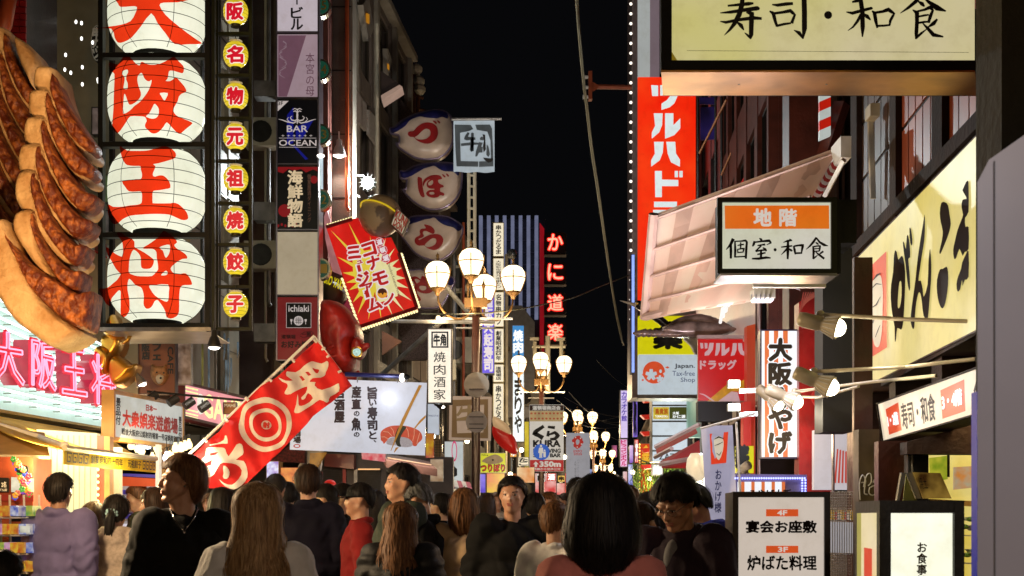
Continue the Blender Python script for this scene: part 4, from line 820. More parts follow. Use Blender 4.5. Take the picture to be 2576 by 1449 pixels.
T=thing('takoyaki_figure','dark round figure and yellow lettering peeking out behind the sunburst sign','sign',D(840,760,20.2))
pillow(MB(),Flat(20.2),[(812,690),(835,700),(860,722),(870,745),(850,770),(815,768)],20,.2,6,.2).build('dark_figure',mat('dark_figure',(.05,.04,.03)),T,smooth=True)
m=MB();fz=Flat(19.9)
text(m,'TAKO YAKI',lambda a,b,l=0:fz(808+a*58-b*6,684+a*24+b*22,l),.004,.03);m.build('yellow_lettering',glow('acid_yellow','D8C818',.8,.1),T)
m=MB();shape(m,Flat(20.3),[[(815,545),(822,525),(850,620),(858,690),(835,680),(818,600)]],0,.1);m.build('pale_red_panel',glow('pale_pink_lit','D89090',.6,.5,4),T)
m=MB();shape(m,Flat(20.4),[[(830,740),(862,715),(905,830),(890,835),(850,770)]],0,.1);m.build('maroon_panel',glow('maroon_lit','A03048',.5,.3,4),T)
# puffer fish signs
zA=Z(1540,420,460/1515);zB=Z(1540,840,460/1515)
fw_=mat('fugu_white',(.62,.5,.42),.3,0,4,.2,.05,spec=.6);fb=mat('fugu_navy',(.02,.02,.13),.35,0,6,.6);fr_=mat('fugu_red',(.33,.008,.01),.4);rim=mat('fugu_rim',(.25,.2,.3),.3,.7)
def fugu(body,top,chars,Y,label,extra=()):
 f=Flat(Y);x=sum(p[0]for p in body)/len(body);yb_=max(p[1]for p in body)
 T=thing('puffer_fish_sign',label,'sign',D(x,yb_,Y+.2),'puffer fish shaped signs')
 H=lambda px,py,d:0
 pillow(MB(),f,body,26,.16,8,.3,3).build('body',fw_,T,smooth=True)
 l=smoothloop(body,3);hh=lambda px,py:.16*math.sqrt(max(0,1-(1-min(1,edist((px,py),l)/26))**2))
 class C:
  def __init__(s,o):s.o=o
  def __call__(s,px,py,lift=0):return f(px,py,hh(px,py)+s.o+lift)
 pillow(MB(),C(.008),top,5,.006,6,.01,3).build('navy_back',fb,T,smooth=True)
 for c in chars:pillow_multi(c,C(.014),T)
 MB().tube([f(px,py,.0)for px,py in l],.03,6,closed=True).build('metal_rim',rim,T,smooth=True)
 return T
def pillow_multi(loops,surf,T):
 ls=[smoothloop(l,3)for l in loops];outer=ls[0];pts=[Vector(p)for l in ls for p in l];ed=[];b=0
 for l in ls:n=len(l);ed+=[(b+i,b+(i+1)%n)for i in range(n)];b+=n
 xs=[p[0]for p in outer];ys=[p[1]for p in outer];y=min(ys)
 while y<max(ys):
  x=min(xs)
  while x<max(xs):
   if inside((x,y),outer)and all(not inside((x,y),h)for h in ls[1:])and min(edist((x,y),l)for l in ls)>1.5:pts.append(Vector((x,y)))
   x+=5
  y+=5
 r=delaunay_2d_cdt(pts,ed,[],0,1e-4);fs=[]
 for f_ in r[2]:
  c=sum((r[0][i]for i in f_),Vector((0,0)))/len(f_)
  if inside(c,outer)and all(not inside(c,h)for h in ls[1:]):fs.append(tuple(f_))
 m=MB();m.add([surf(p[0],p[1],.003)for p in r[0]],fs);m.build('character',fr_,T)
DZU=[[zA([(310,400),(330,380),(385,370),(430,320),(500,275),(570,262),(640,275),(690,320),(705,390),(695,450),(660,500),(600,535),(530,538),(460,515),(410,480),(388,455),(340,450),(312,425)]),zA([(400,455),(440,430),(480,390),(520,355),(560,343),(600,365),(608,400),(595,440),(550,475),(490,487),(430,480)])],[zA([(635,240),(665,242),(688,265),(680,282),(655,265)])],[zA([(692,234),(715,240),(735,262),(722,276),(702,256)])]]
BO=[[zA([(440,978),(470,980),(495,1000),(500,1080),(515,1160),(530,1225),(515,1242),(480,1225),(450,1150),(438,1060)])],[zA([(505,1060),(530,1005),(590,965),(660,950),(720,952),(750,975),(755,1000),(720,1010),(705,1020),(712,1050),(740,1070),(775,1085),(775,1110),(735,1120),(735,1165),(770,1180),(788,1200),(775,1222),(735,1215),(700,1240),(640,1248),(580,1232),(550,1200),(558,1170),(600,1145),(650,1145),(655,1130),(600,1128),(565,1105),(555,1070),(570,1035),(600,1010),(560,1020),(530,1060),(515,1100)]),zA([(590,1040),(630,1018),(642,1050),(620,1082),(585,1085),(575,1062)]),zA([(600,1175),(650,1175),(655,1200),(610,1205),(590,1190)])],[zA([(757,938),(780,945),(803,970),(792,983),(770,965)])],[zA([(810,930),(835,940),(850,962),(835,972),(815,950)])]]
RA=[[zB([(520,215),(560,218),(610,235),(650,270),(662,310),(640,338),(600,322),(550,300),(515,305),(505,330),(520,360),(500,385),(455,400),(460,418),(520,385),(600,350),(680,338),(740,355),(772,400),(765,460),(730,515),(660,550),(590,535),(540,505),(518,488),(450,490),(405,455),(400,410),(430,375),(470,350),(465,300),(490,270),(545,262)]),zB([(530,485),(580,430),(620,400),(660,395),(685,420),(670,470),(620,500),(570,508)])]]
YA=[[zB([(340,930),(350,905),(400,892),(440,905),(475,930),(490,890),(520,888),(560,920),(600,960),(640,1000),(648,1060),(620,1100),(560,1118),(490,1110),(440,1085),(420,1060),(440,1130),(480,1190),(470,1210),(430,1205),(410,1130),(395,1050),(400,1000),(380,960)]),zB([(400,930),(440,930),(470,955),(430,985),(410,965)]),zB([(470,1020),(540,1022),(550,1060),(500,1078),(460,1050)])]]
Yf=29.0
fugu(zA([(75,310),(130,300),(220,215),(380,135),(560,85),(670,70),(780,85),(850,140),(880,230),(892,360),(885,480),(850,570),(780,650),(680,700),(540,712),(400,690),(280,620),(190,560),(150,505),(195,500),(185,400),(110,380),(75,360)]),zA([(78,312),(130,302),(220,218),(380,140),(560,90),(670,78),(770,95),(825,125),(830,200),(760,185),(690,205),(600,200),(520,190),(470,178),(400,195),(330,230),(280,300),(200,350),(110,378),(80,360)]),DZU,Yf,'topmost puffer fish sign with a red づ character')
fugu(zA([(205,875),(270,880),(380,815),(540,780),(760,765),(900,780),(985,830),(1010,900),(1005,1020),(985,1130),(930,1230),(850,1310),(740,1360),(600,1372),(480,1330),(360,1250),(290,1180),(235,1105),(280,1110),(290,1000),(285,970),(215,968),(200,920)]),zA([(208,878),(270,885),(380,820),(540,785),(760,772),(890,788),(975,840),(985,900),(965,950),(900,905),(800,900),(720,870),(650,820),(600,835),(520,860),(440,910),(340,960),(220,962),(206,920)]),BO,Yf+.1,'second puffer fish sign from the top with a red ぼ character')
fugu(zB([(235,320),(290,270),(310,200),(330,110),(430,85),(640,80),(820,95),(950,160),(1010,210),(1020,280),(985,380),(940,480),(860,570),(760,640),(640,660),(500,620),(400,560),(320,470),(260,390),(220,340)]),zB([(300,195),(335,115),(430,92),(640,85),(820,100),(945,165),(1005,215),(1010,260),(965,295),(900,250),(790,220),(710,170),(650,110),(600,130),(540,140),(470,165),(400,190),(320,200)]),RA,Yf+.2,'third puffer fish sign with a red ら character above the nearest lamp')
fugu(zB([(300,820),(380,795),(480,790),(560,830),(700,850),(800,880),(880,890),(915,930),(905,980),(860,1060),(800,1170),(740,1250),(650,1290),(500,1290),(400,1260),(330,1150),(300,980)]),zB([(800,885),(880,895),(908,935),(895,985),(850,1005),(800,960),(760,910)]),YA,Yf+.3,'lowest puffer fish sign with a red や character, half hidden by the lamp globes')
# cow character banners, ladder frame
pat=mat('grey_ink_wash',(.1,.13,.16),.7,0,2,.5);wcl=glow('lit_white_cloth','B4C0C8',.7,.2,2)
T=thing('hanging_banner','torn white banner with blurred grey 牛角 writing against the black sky','banner',D(1192,432,27.5))
f=Flat(27.5);m=MB();n_=12;vs=[]
for j in range(9):
 for i in range(n_+1):
  a,b=i/n_,j/8;vs.append(f(1141+a*103,301+b*132-a*(1-b)*1,.04*math.sin(a*14)*b+.02*math.sin(b*9+a*3)))
m.add(vs,[(j*(n_+1)+i,j*(n_+1)+i+1,(j+1)*(n_+1)+i+1,(j+1)*(n_+1)+i)for j in range(8)for i in range(n_)]);m.build('cloth',wcl,T,smooth=True)
zg=Z(1540,420,460/1515);m=MB();f=Flat(27.5)
for l in([(920,270),(1130,275),(1165,330),(1110,355),(990,380),(1000,750),(1230,755),(1230,825),(945,820),(930,600)],[(1190,272),(1380,270),(1410,320),(1425,600),(1430,820),(1240,828),(1240,755),(1395,750),(1390,480),(1350,365),(1210,340)]):shape(m,f,[zg(l)],.07)
for l in([(1090,370),(1115,385),(1095,430),(1190,440),(1195,470),(1170,475),(1172,505),(1235,510),(1230,535),(1168,540),(1160,620),(1135,632),(1118,600),(1125,545),(1005,555),(1000,520),(1125,505),(1125,475),(1075,480),(1042,465),(1050,430)],[(1150,375),(1172,385),(1172,620),(1135,625),(1135,385)],[(1270,430),(1310,440),(1300,480),(1255,475),(1250,450)],[(1240,500),(1290,510),(1270,560),(1290,570),(1285,640),(1240,640),(1215,690),(1190,690),(1200,620),(1220,560)],[(1340,530),(1365,560),(1385,660),(1365,700),(1335,670)]):shape(m,f,[zg(l)],.075)
m.build('ink_writing',pat,T)
shape(MB(),f,[zg([(1290,705),(1425,720),(1410,755),(1365,775),(1320,745)])],.078).build('torn_hole',INK,T);shape(MB(),f,[zg([(1285,400),(1320,405),(1330,600),(1300,640),(1290,560),(1305,480)])],.08).build('torn_edge',INK,T)
MB().tube([D(1136,300,27.4),D(1262,299,27.4)],.03,8).build('pole',GREYM,T)
T=thing('lattice_mast','slender pale lattice sign mast standing above the nearest lamp','mast',D(1186,640,28))
for x in(1179,1194):MB().tube([D(x,432,28),D(x,645,28)],.035,5).build('upright',CREAMP,T)
for y in range(440,645,28):MB().tube([D(1179,y,28),D(1194,y+1,28)],.025,4).build('rung',CREAMP,T)
T=lightbox('cow_lightbox','tall white lightbox 焼肉酒家 with a square 牛角 emblem','sign',1075,826,1137,1015,23,.35,glow('warm_white_box','F4E8D4',1.05,.12,2),mat('box_brown_edge',(.08,.05,.03)),2.5)
f=Flat(22.97);m=MB()
for i,ch in enumerate('焼肉酒家'):text(m,ch,(f,1090,884+i*31.5,1122,912+i*31.5),.004,.008,vert=True,fit=True)
shape(m,f,[smoothloop(rect(1085,834,1128,875),1),rect(1089,838,1124,871)],.004)
text(m,'牛角',(f,1091,841,1122,869),.004,.05,brush=.03);m.build('lettering',INK,T)
T=thing('beige_banner','large beige framed banner with a pale brush 牛 character behind the lamp pole','banner',D(1182,1110,25.5))
f=Flat(25.5);m=MB();m.slab([f(1131,996),f(1237,998),f(1235,1109),f(1129,1107)],Vector((0,.02,0))).build('cloth',glow('dim_beige','B49A84',.55,.15,2),T)
shape(MB(),f,[[(1138,1006),(1228,1004),(1228,1103),(1136,1100)],[(1148,1022),(1218,1018),(1216,1088),(1150,1090)]],.006,0,2).build('brown_frame_print',glow('dim_brown','7C5C34',.42,.2,3),T)
m=MB();strokes(m,f,[[(1162,1022,2),(1158,1036,4),(1150,1046,3)],[(1158,1034,4),(1180,1032,5),(1205,1036,3)],[(1148,1056,3),(1180,1052,6),(1212,1056,3)],[(1180,1018,4),(1181,1050,6),(1180,1082,4)]],.008);m.build('character',glow('pale_brown','8C7048',.45,.1),T)
# sushi banner
YS=17;T=board('sushi_banner','wide white banner with brush writing and a picture of salmon sushi held by chopsticks','banner',Flat(YS),[(738,950),(1074,963),(1069,1146),(729,1131)],.02,glow('white_vinyl_lit','CCCED8',.8,.14,1.3,col2='BCC0CC'),WHITEP,0)
zS=Z(1200,1480,520/2093);f=Flat(YS-.005)
m=MB()
for ch,y in zip('旨い寿司と、',(268,470,590,815,985,1110)):
 x0,x1=(1085,1245)if ch in '旨寿司' else(1110,1235);h={'旨':205,'い':110,'寿':215,'司':160,'と':130,'、':70}[ch]
 if ch=='、':shape(m,f,[zS([(1180,1125),(1205,1130),(1228,1155),(1222,1168),(1195,1150)])],.004);continue
 q=zS([(x0,y),(x1,y+h)]);text(m,ch,(f,q[0][0],q[0][1],q[1][0],q[1][1]),.004,.05,vert=True,fit=True,brush=.03)
for ch,y,h in(('産',258,195),('直',465,165),('の',660,85),('魚',765,215),('の',1000,80)):
 q=zS([(830 if h>90 else 865,y),(985 if h>90 else 960,y+h)]);text(m,ch,(f,q[0][0],q[0][1],q[1][0],q[1][1]),.004,.05,vert=True,fit=True,brush=.03)
for ch,y,h in(('居',250,210),('酒',470,185),('屋',665,185)):
 q=zS([(550,y),(720,y+h)]);text(m,ch,(f,q[0][0],q[0][1],q[1][0],q[1][1]),.004,.055,vert=True,fit=True,brush=.03)
text(m,'酒場',(f,738,1080,757,1115),.004,.05,vert=True,fit=True,brush=.03);m.build('brush_lettering',mat('brush_ink',(.02,.008,.012)),T)
shape(MB(),f,[circ(747,1122,9,5,14),circ(747,1122,6,3,14)],.004).build('red_seal',mat('sign_red'),T)
sal=glow('salmon_print','D8583C',.62,.25,30);rice=glow('rice_print','B8AEB0',.6,.3,60)
m=MB();shape(m,f,[zS([(1300,1100),(1298,1010),(1350,950),(1450,905),(1560,893),(1700,900),(1820,930),(1920,980),(1965,1050),(1962,1120),(1900,1180),(1870,1225),(1815,1215),(1800,1150),(1700,1090),(1560,1075),(1450,1085),(1390,1150),(1350,1190),(1335,1160),(1302,1130)])],.003,0,3);m.build('salmon_picture',sal,T)
m=MB();shape(m,f,[zS([(1390,1165),(1420,1115),(1500,1080),(1600,1075),(1720,1092),(1790,1140),(1812,1215),(1740,1243),(1650,1240),(1560,1215),(1460,1210),(1400,1190)])],.006,0,3);m.build('rice_picture',rice,T)
m=MB()
for l in([(1310,1080),(1360,1075),(1420,1110)],[(1340,990),(1420,1000),(1480,1060)],[(1460,925),(1500,970),(1520,1060)],[(1700,915),(1740,980),(1750,1080)],[(1840,940),(1840,1040),(1815,1140)],[(1930,1010),(1900,1110),(1880,1190)]):strokes(m,f,[[(a[0],a[1],.7)for a in zS(l)]],.008)
m.build('salmon_lines',glow('salmon_line','E8A888',.65,.1),T)
shape(MB(),f,[zS([(1605,905),(1715,915),(1670,990),(1630,1060),(1612,1120),(1612,1180),(1630,1235),(1570,1225),(1535,1150),(1530,1080),(1550,1000)])],.0095,0,2).build('seaweed_picture',mat('nori_print',(.03,.03,.008)),T)
chm=glow('chopstick_print','C08428',.6,.2,20);m=MB()
shape(m,f,[zS([(1915,243),(1965,250),(1830,520),(1700,800),(1560,1100),(1468,1305),(1460,1300),(1530,1100),(1640,800),(1790,500)])],.012);shape(m,f,[zS([(2025,725),(2025,765),(1900,890),(1850,950),(1830,945),(1930,810)])],.0035);shape(m,f,[zS([(1540,1250),(1595,1240),(1520,1330),(1512,1325)])],.0035);m.build('chopstick_picture',chm,T)
MB().tube([D(868,941,16.9),D(1010,947,16.9),D(1028,948,16.9)],.028,8).build('hanging_pole',mat('blue_black_pole',(.02,.02,.09),.3,.3),T)
for x in(899,1000,1023):MB().tube([D(x,945,16.9),D(x,962,16.95)],.006,4).build('cord',GREYM,T)
c=D(1012,950,16.8);MB().ell(c,(.035,.05,.05)).build('clip_lamp_bulb',glow('lamp_white_bulb'),T,smooth=True);MB().ell(D(1021,948,16.8),(.05,.05,.035)).build('clip_lamp_body',BLACK,T,smooth=True)
lamp_light('POINT',D(960,985,16.5),12,(.8,.85,1),.05,name='banner_lamp_glow')
# red shooting-gallery flag
YF=13.0;T=thing('red_flag','slanting red nobori flag with white 射的 characters and a target ring','flag',D(650,1228,YF))
ra=Vector((794,856));dirn=Vector((-330,312));
class FlagS:
 def __call__(s,px,py,lift=0):
  wv=.06*math.sin(px*.035+py*.02)+.035*math.sin(px*.09-py*.05)+.02*noise.noise(Vector((px*.03,py*.03,3)))*2
  return D(px,py,YF)+Vector((0,-lift+wv,0))
fs_=FlagS();zF=Z(760,1320,680/1493)
out=zF([(1105,90),(1180,165),(1290,300),(1425,490),(1330,560),(1250,640),(1180,690),(1090,760),(1040,830),(960,900),(880,990),(790,1070),(690,1160),(590,1260),(480,1345),(400,1385),(300,1395),(180,1390),(60,1300),(0,1115),(120,1000),(250,890),(330,800),(420,700),(520,610),(640,500),(760,420),(880,300),(980,210)])
redc=mat('red_flag_cloth',(.62,.012,.014),.8,0,4,.2,.15,60);whc=mat('white_flag_print',(.72,.66,.64),.8)
def cloth(loops,lift,name,m_,step=6,T=T,s=fs_):
 pts=[Vector(p)for l in loops for p in l];ed=[];b=0
 for l in loops:n=len(l);ed+=[(b+i,b+(i+1)%n)for i in range(n)];b+=n
 xs=[p[0]for p in loops[0]];ys=[p[1]for p in loops[0]];y=min(ys)
 while y<max(ys):
  x=min(xs)
  while x<max(xs):
   if inside((x,y),loops[0])and all(not inside((x,y),h)for h in loops[1:])and min(edist((x,y),l)for l in loops)>1:pts.append(Vector((x,y)))
   x+=step
  y+=step
 r=delaunay_2d_cdt(pts,ed,[],0,1e-4);f2=[]
 for q in r[2]:
  c=sum((r[0][i]for i in q),Vector((0,0)))/len(q)
  if inside(c,loops[0])and all(not inside(c,h)for h in loops[1:]):f2.append(tuple(q))
 m=MB();m.add([s(p[0],p[1],lift)for p in r[0]],f2);return m.build(name,m_,T,smooth=True)
cloth([out],0,'cloth',redc)
cloth([[(x+.01,y+.01)for x,y in out]],-.006,'cloth_back',redc)
C0=zF([(664,832)])[0];kx=.45546/1.5901
for a,b in((229,186),(137,105)):cloth([circ(C0[0]+.0,C0[1],a*kx,(a+9)*kx,40),circ(C0[0],C0[1],b*kx,(b+7)*kx,40)],.008,'target_ring',whc,5)
cloth([circ(C0[0],C0[1],38*kx,40*kx,20)],.008,'target_centre',whc,5)
m=MB();text(m,'射',(fs_,C0[0]-8,C0[1]-8,C0[0]+8,C0[1]+8),.014,.05,vert=True,fit=True);m.build('centre_character',mat('sign_red'),T)
SH=[zF([(780,418),(840,445),(900,440),(850,405),(855,365),(920,365),(1000,315),(1050,280),(1075,270),(1150,290),(1200,275),(1222,290),(1220,325),(1190,370),(1185,395),(1150,420),(1080,425),(1050,455),(1110,462),(1100,490),(1170,535),(1300,475),(1315,490),(1310,540),(1240,590),(1230,630),(1210,645),(1150,620),(1080,655),(1020,700),(980,725),(940,730),(905,715),(930,650),(940,560),(950,620),(960,665),(1010,660),(1080,600),(1030,550),(1010,600),(985,612),(975,590),(1010,550),(1020,490),(960,510),(880,560),(830,560),(825,540),(855,500),(850,470),(810,455)]),zF([(945,398),(970,395),(1000,430),(975,440)]),zF([(1005,365),(1035,362),(1065,395),(1035,400)]),zF([(1070,330),(1100,340),(1130,345),(1120,380),(1095,370)])]
cloth([smoothloop(l,2)for l in SH],.01,'character',whc,5)
TK=[zF([(140,1050),(170,1035),(290,1035),(320,1050),(345,1110),(420,1010),(460,1005),(473,1050),(470,1095),(400,1140),(470,1150),(495,1220),(490,1290),(440,1370),(380,1400),(300,1370),(255,1310),(300,1345),(370,1360),(420,1310),(440,1230),(400,1180),(340,1170),(280,1180),(215,1270),(170,1300),(150,1280),(140,1230),(95,1150),(130,1110)]),zF([(180,1085),(265,1075),(240,1100),(185,1110)]),zF([(130,1175),(205,1140),(190,1190),(135,1200)])]
cloth([smoothloop(l,2)for l in TK],.01,'character',whc,5)
cloth([smoothloop(zF([(310,1195),(340,1210),(355,1250),(345,1290),(325,1308),(300,1305),(295,1285),(308,1260)]),2)],.01,'character_dot',whc,5)
cloth([smoothloop(zF([(185,1010),(250,995),(305,965),(312,932),(338,935),(345,1000),(300,1000),(230,1012),(190,1018)]),2)],.01,'character_stroke',whc,5)
MB().tube([D(791,845,YF),D(478,1141,YF),D(396,1228,YF)],.014,8).build('pole',WHITEP,T)
MB().tube([D(791,845,YF),D(852,925,YF),D(886,975,YF)],.006,5).build('top_rod',WHITEP,T)
for x,y in((1095,85),(905,262),(710,437),(515,610),(330,790),(140,965)):
 q=zF([(x-15,y-12),(x+12,y+18)]);MB().tube([fs_(*q[0],.01),fs_(*q[1],.01)],.014,5).build('loop_tab',whc,T)
for x,y in((1170,165),(1215,235),(1325,375)):
 q=zF([(x-12,y+6),(x+14,y-8)]);MB().tube([fs_(*q[0],.01),fs_(*q[1],.01)],.012,5).build('loop_tab',whc,T)
# street lamps
pm=mat('lamp_post_brown',(.05,.016,.01),.4,.2,6,.4);pm2=mat('lamp_arm_bronze',(.2,.1,.025),.5,.5);gg=glow('lamp_globe_glass','FFEAC4',2.7,.1,2,col2='FFE0AC')
def street_lamp(loc,label,arms):
 T=thing('street_lamp',label,'street lamp',loc,'globe street lamps along the promenade');L=Vector(loc)
 MB().tube([L,L+Vector((0,0,.5)),L+Vector((0,0,.52)),L+Vector((0,0,5.2))],[.12,.12,.078,.066],14).build('pole',pm,T,smooth=True)
 MB().lathe(L,[(.0,0),(.17,0),(.17,.12),(.13,.2),(.12,.35)],14).build('base',pm,T)
 MB().box(L.x-.19,L.x+.19,L.y-.1,L.y+.1,5.04,5.2).build('hub',pm2,T)
 MB().tube([L+Vector((-.62,0,4.86)),L+Vector((.62,0,4.86))],.02,6).build('banner_arm',WHITEP,T)
 MB().tube([L+Vector((-.34,0,4.7)),L+Vector((.34,0,4.7))],.018,6).build('lower_bracket',GREYM,T)
 m=MB()
 for s in(-.13,.13):m.tube([L+Vector((s,0,5.2)),L+Vector((s,0,5.36)),L+Vector((s,0,5.42)),L+Vector((s,0,5.5))],[.02,.02,.035,.003],6)
 m.build('finial',pm2,T)
 for dx,dy,dz in arms:
  d=Vector((dx,dy,0));c=L+d+Vector((0,0,5.58+dz));pts=[]
  for i in range(11):
   t=i/10;a=math.pi*t;pts.append(L+d*(.12+.88*(1-math.cos(a))/2)+Vector((0,0,5.05-.24*math.sin(a)+.22*t*t+dz*t)))
  A=MB().tube(pts,.019,8).build('arm',pm2,T,smooth=True)
  G=MB().lathe(c,[(.0,-.235),(.1,-.225),(.15,-.12),(.195,0),(.205,.07),(.19,.14),(.15,.2),(.09,.235),(0,.245)],20).build('globe',gg,T,smooth=True)
  MB().lathe(c,[(.0,-.33),(.03,-.33),(.05,-.27),(.12,-.225),(.13,-.2),(.1,-.19)],14).build('cup',pm2,G,smooth=True)
  m=MB();m.tube([c+Vector((.207*math.cos(a*.349),.207*math.sin(a*.349),.03))for a in range(18)],.009,4,closed=True)
  for q in range(4):
   a=-math.pi/2+q*math.pi/2;m.tube([c+Vector((r*math.cos(a),r*math.sin(a),z))for r,z in((.13,-.2),(.165,-.12),(.205,0),(.21,.03),(.22,.1),(.212,.14))],.009,4)
  m.build('cage',pm2,G);MB().lathe(c,[(.09,.236),(.05,.26),(.02,.28),(.02,.32),(.03,.34),(0,.4)],10).build('crown',pm2,G)
  lamp_light('POINT',c+Vector((0,0,-.75)),50,(1,.74,.42),.2,name='globe_light')
 return T
def lx(px,Y):return((px-CX)/FPX*Y,Y,0)
A4=[(-.64,-.12,-.02),(-.06,-.62,.1),(.13,.6,-.12),(.63,.15,-.04)]
A3=[(-.6,0,0),(-.03,-.5,.03),(.05,.5,-.05),(.6,0,0)]
street_lamp(lx(1197,24),'nearest globe street lamp carrying round plates on its brown pole',A4)
street_lamp(lx(1362,37.7),'second globe street lamp, in front of the black 道頓堀 banner with 350m on it',A3)
LL=[(1453,57,'third globe street lamp, above the white EXPO 2025 banner'),(1493,70,'fourth globe street lamp down the promenade'),(1516,88,'fifth globe street lamp down the promenade'),(1517,113,'sixth globe street lamp down the promenade')]
far=[x for x in bpy.data.objects if x.name=='street_lamp.001'][0]
for px,Y,lb in LL:
 copy_thing(far,Vector(lx(px,Y)),lb)
 for s in(-.6,.6):lamp_light('POINT',Vector(lx(px,Y))+Vector((s,-.2,5.1)),150,(1,.74,.42),.2,name='globe_light')
tiny=glow('far_lamp_globe','FFE4A8',6,0,mis='NONE')
for i,(px,py)in enumerate(((1505,1195),(1518,1196),(1531,1195),(1507,1210),(1520,1211),(1530,1210),(1490,1150),(1512,1168),(1487,1225),(1497,1232),(1510,1222),(1524,1224),(1500,1206),(1513,1236),(1530,1238),(1545,1190),(1538,1170))):
 T=thing('far_lamp','tiny glowing lamp globe far down the street','lamp',D(px,py+5,140+i),'tiny far lamp globes');MB().ell(D(px,py,140+i),(.16,.16,.17),8,6).build('globe',tiny,T);MB().tube([D(px,py+4,140+i),Vector((D(px,py,140+i).x,140+i,.0))],.05,4).build('pole',pm,T)
T=thing('pole_plates','round metal plates and a small rectangular plate strapped to the nearest lamp pole','sign',D(1197,1060,23.8))
pl_=mat('grey_plate',(.5,.47,.42),.4,.3)
for y,r_ in((968,32),(1061,27)):MB().lathe(D(1199,y,23.88),[(0,.012),(r_*23.9/FPX,.012),(r_*23.9/FPX,-.0),(0,0)],28,Vector((0,-1,0))).build('round_plate',pl_,T)
MB().box(D(1178,0,23.9).x,D(1222,0,23.9).x,23.87,23.885,D(0,1078,23.9).z,D(0,1057,23.9).z+0).build('square_plate',pl_,T)
for y in(978,1048,1066,1077):MB().box(D(1180,0,23.8).x,D(1216,0,23.8).x,23.86-.001*(y%7),23.87,D(0,y+1,23.8).z,D(0,y-1,23.8).z).build('strap',DARK,T)
T=lightbox('arcade_banner','tall banner with black くら lettering, food picture strip and a red 350m bar','banner',1332,1018,1418,1186,36.6,.05,glow('banner_white','CFC8BC',.75,.12,2),WHITEP,0)
f=Flat(36.59);m=MB();shape(m,f,[rect(1332.5,1019,1417.5,1033)],.004);m.build('brown_header',mat('header_brown',(.07,.03,.02)),T)
m=MB();text(m,'道頓堀商店会',(f,1340,1021,1410,1031),.008,.03);m.build('header_lettering',glow('banner_white'),T)
m=MB();cl=[]
shape(MB(),f,[rect(1332.5,1033.5,1417.5,1060)],.004).build('food_picture',glow('food_strip','C8A870',.6,.4,3),T)
for k in range(18):
 x,y=1337+(k%9)*9.4,1040+(k//9)*13;shape(m,f,[circ(x,y,3,2.6,8)],.008)
m.build('food_plates',glow('food_orange','C05020',.6,.7,6),T)
m=MB();strokes(m,f,[[(1368,1072,4),(1350,1084,5),(1344,1090,6),(1356,1096,5),(1366,1102,6)],[(1378,1074,3),(1396,1076,4)],[(1380,1084,3),(1378,1098,4)],[(1380,1094,2),(1396,1088,4),(1404,1096,5),(1396,1104,4),(1384,1105,3)]],.006)
text(m,'KURA',(f,1342,1108,1409,1124),.006,.05);text(m,'REVOLVING',(f,1342,1129,1410,1139),.006,.05);text(m,'SUSHI BAR',(f,1342,1141,1410,1150),.006,.05);m.build('black_lettering',INK,T)
m=MB();shape(m,f,[rect(1333,1157,1417.5,1185.5)],.006);m.build('red_bar',glow('bar_red','B01818',.7,.1),T);m=MB();text(m,'350m',(f,1358,1161,1410,1174),.01,.05)
shape(m,f,[[(1348,1161),(1355,1168),(1351,1168),(1351,1175),(1345,1175),(1345,1168),(1341,1168)]],.01);text(m,'西側から徒歩三分',(f,1342,1177,1410,1183),.01,.02);m.build('white_lettering',glow('banner_white'),T)
T=thing('pedestrian_sign','round blue pedestrian sign with white figures on the second lamp pole','road sign',D(1362,1157,36.3))
MB().lathe(D(1362,1137,36.3),[(0,.02),(20.5*36.3/FPX,.02),(20.5*36.3/FPX,0),(0,0)],28,Vector((0,-1,0))).build('disc',glow('sign_blue','1456B8',.75,.1),T)
m=MB();f=Flat(36.27);shape(m,f,[circ(1361,1122,3,3,10)],.002);shape(m,f,[[(1356,1126),(1366,1126),(1367,1140),(1364,1140),(1364,1152),(1361.5,1152),(1361,1142),(1360,1152),(1357,1152),(1357,1140),(1354,1139)]],.002)
shape(m,f,[circ(1370,1133,2.2,2.2,8)],.002);shape(m,f,[[(1367,1136),(1373,1136),(1373,1150),(1367,1150)]],.002);m.build('figures',glow('banner_white'),T)
T=lightbox('expo_banner','pale banner with a red ring emblem and EXPO 2025 lettering','banner',1424,1089,1484,1214,50,.05,glow('banner_grey','A8A8B0',.62,.12,2),WHITEP,0)
f=Flat(49.99);m=MB()
for k in range(11):
 a=k*.571;shape(m,f,[circ(1453+9.5*math.cos(a)*(.8 if k%2 else 1),1112+12*math.sin(a),5.2-(k%3)*.7,5.2-(k%3)*.7,12)],.006+.001*k)
m.build('red_ring_emblem',glow('bar_red'),T);m=MB()
for k in range(5):a=k*1.27+.4;shape(m,f,[circ(1453+10.5*math.cos(a),1112+13*math.sin(a),1.6,1.6,8)],.03)
m.build('emblem_dots',glow('banner_white'),T);m=MB();text(m,'EXPO',(f,1443,1132,1464,1138),.006,.02);text(m,'2025',(f,1443,1139.5,1464,1145),.006,.02);m.build('lettering',glow('bar_red'),T)
m=MB();text(m,'いっしょにいこな',(f,1452,1155,1457,1200),.006,0,vert=True);text(m,'大阪・関西万博',(f,1445,1160,1450,1200),.006,0,vert=True);m.build('small_lettering',glow('grey_letter','68686C',.5,.1),T)
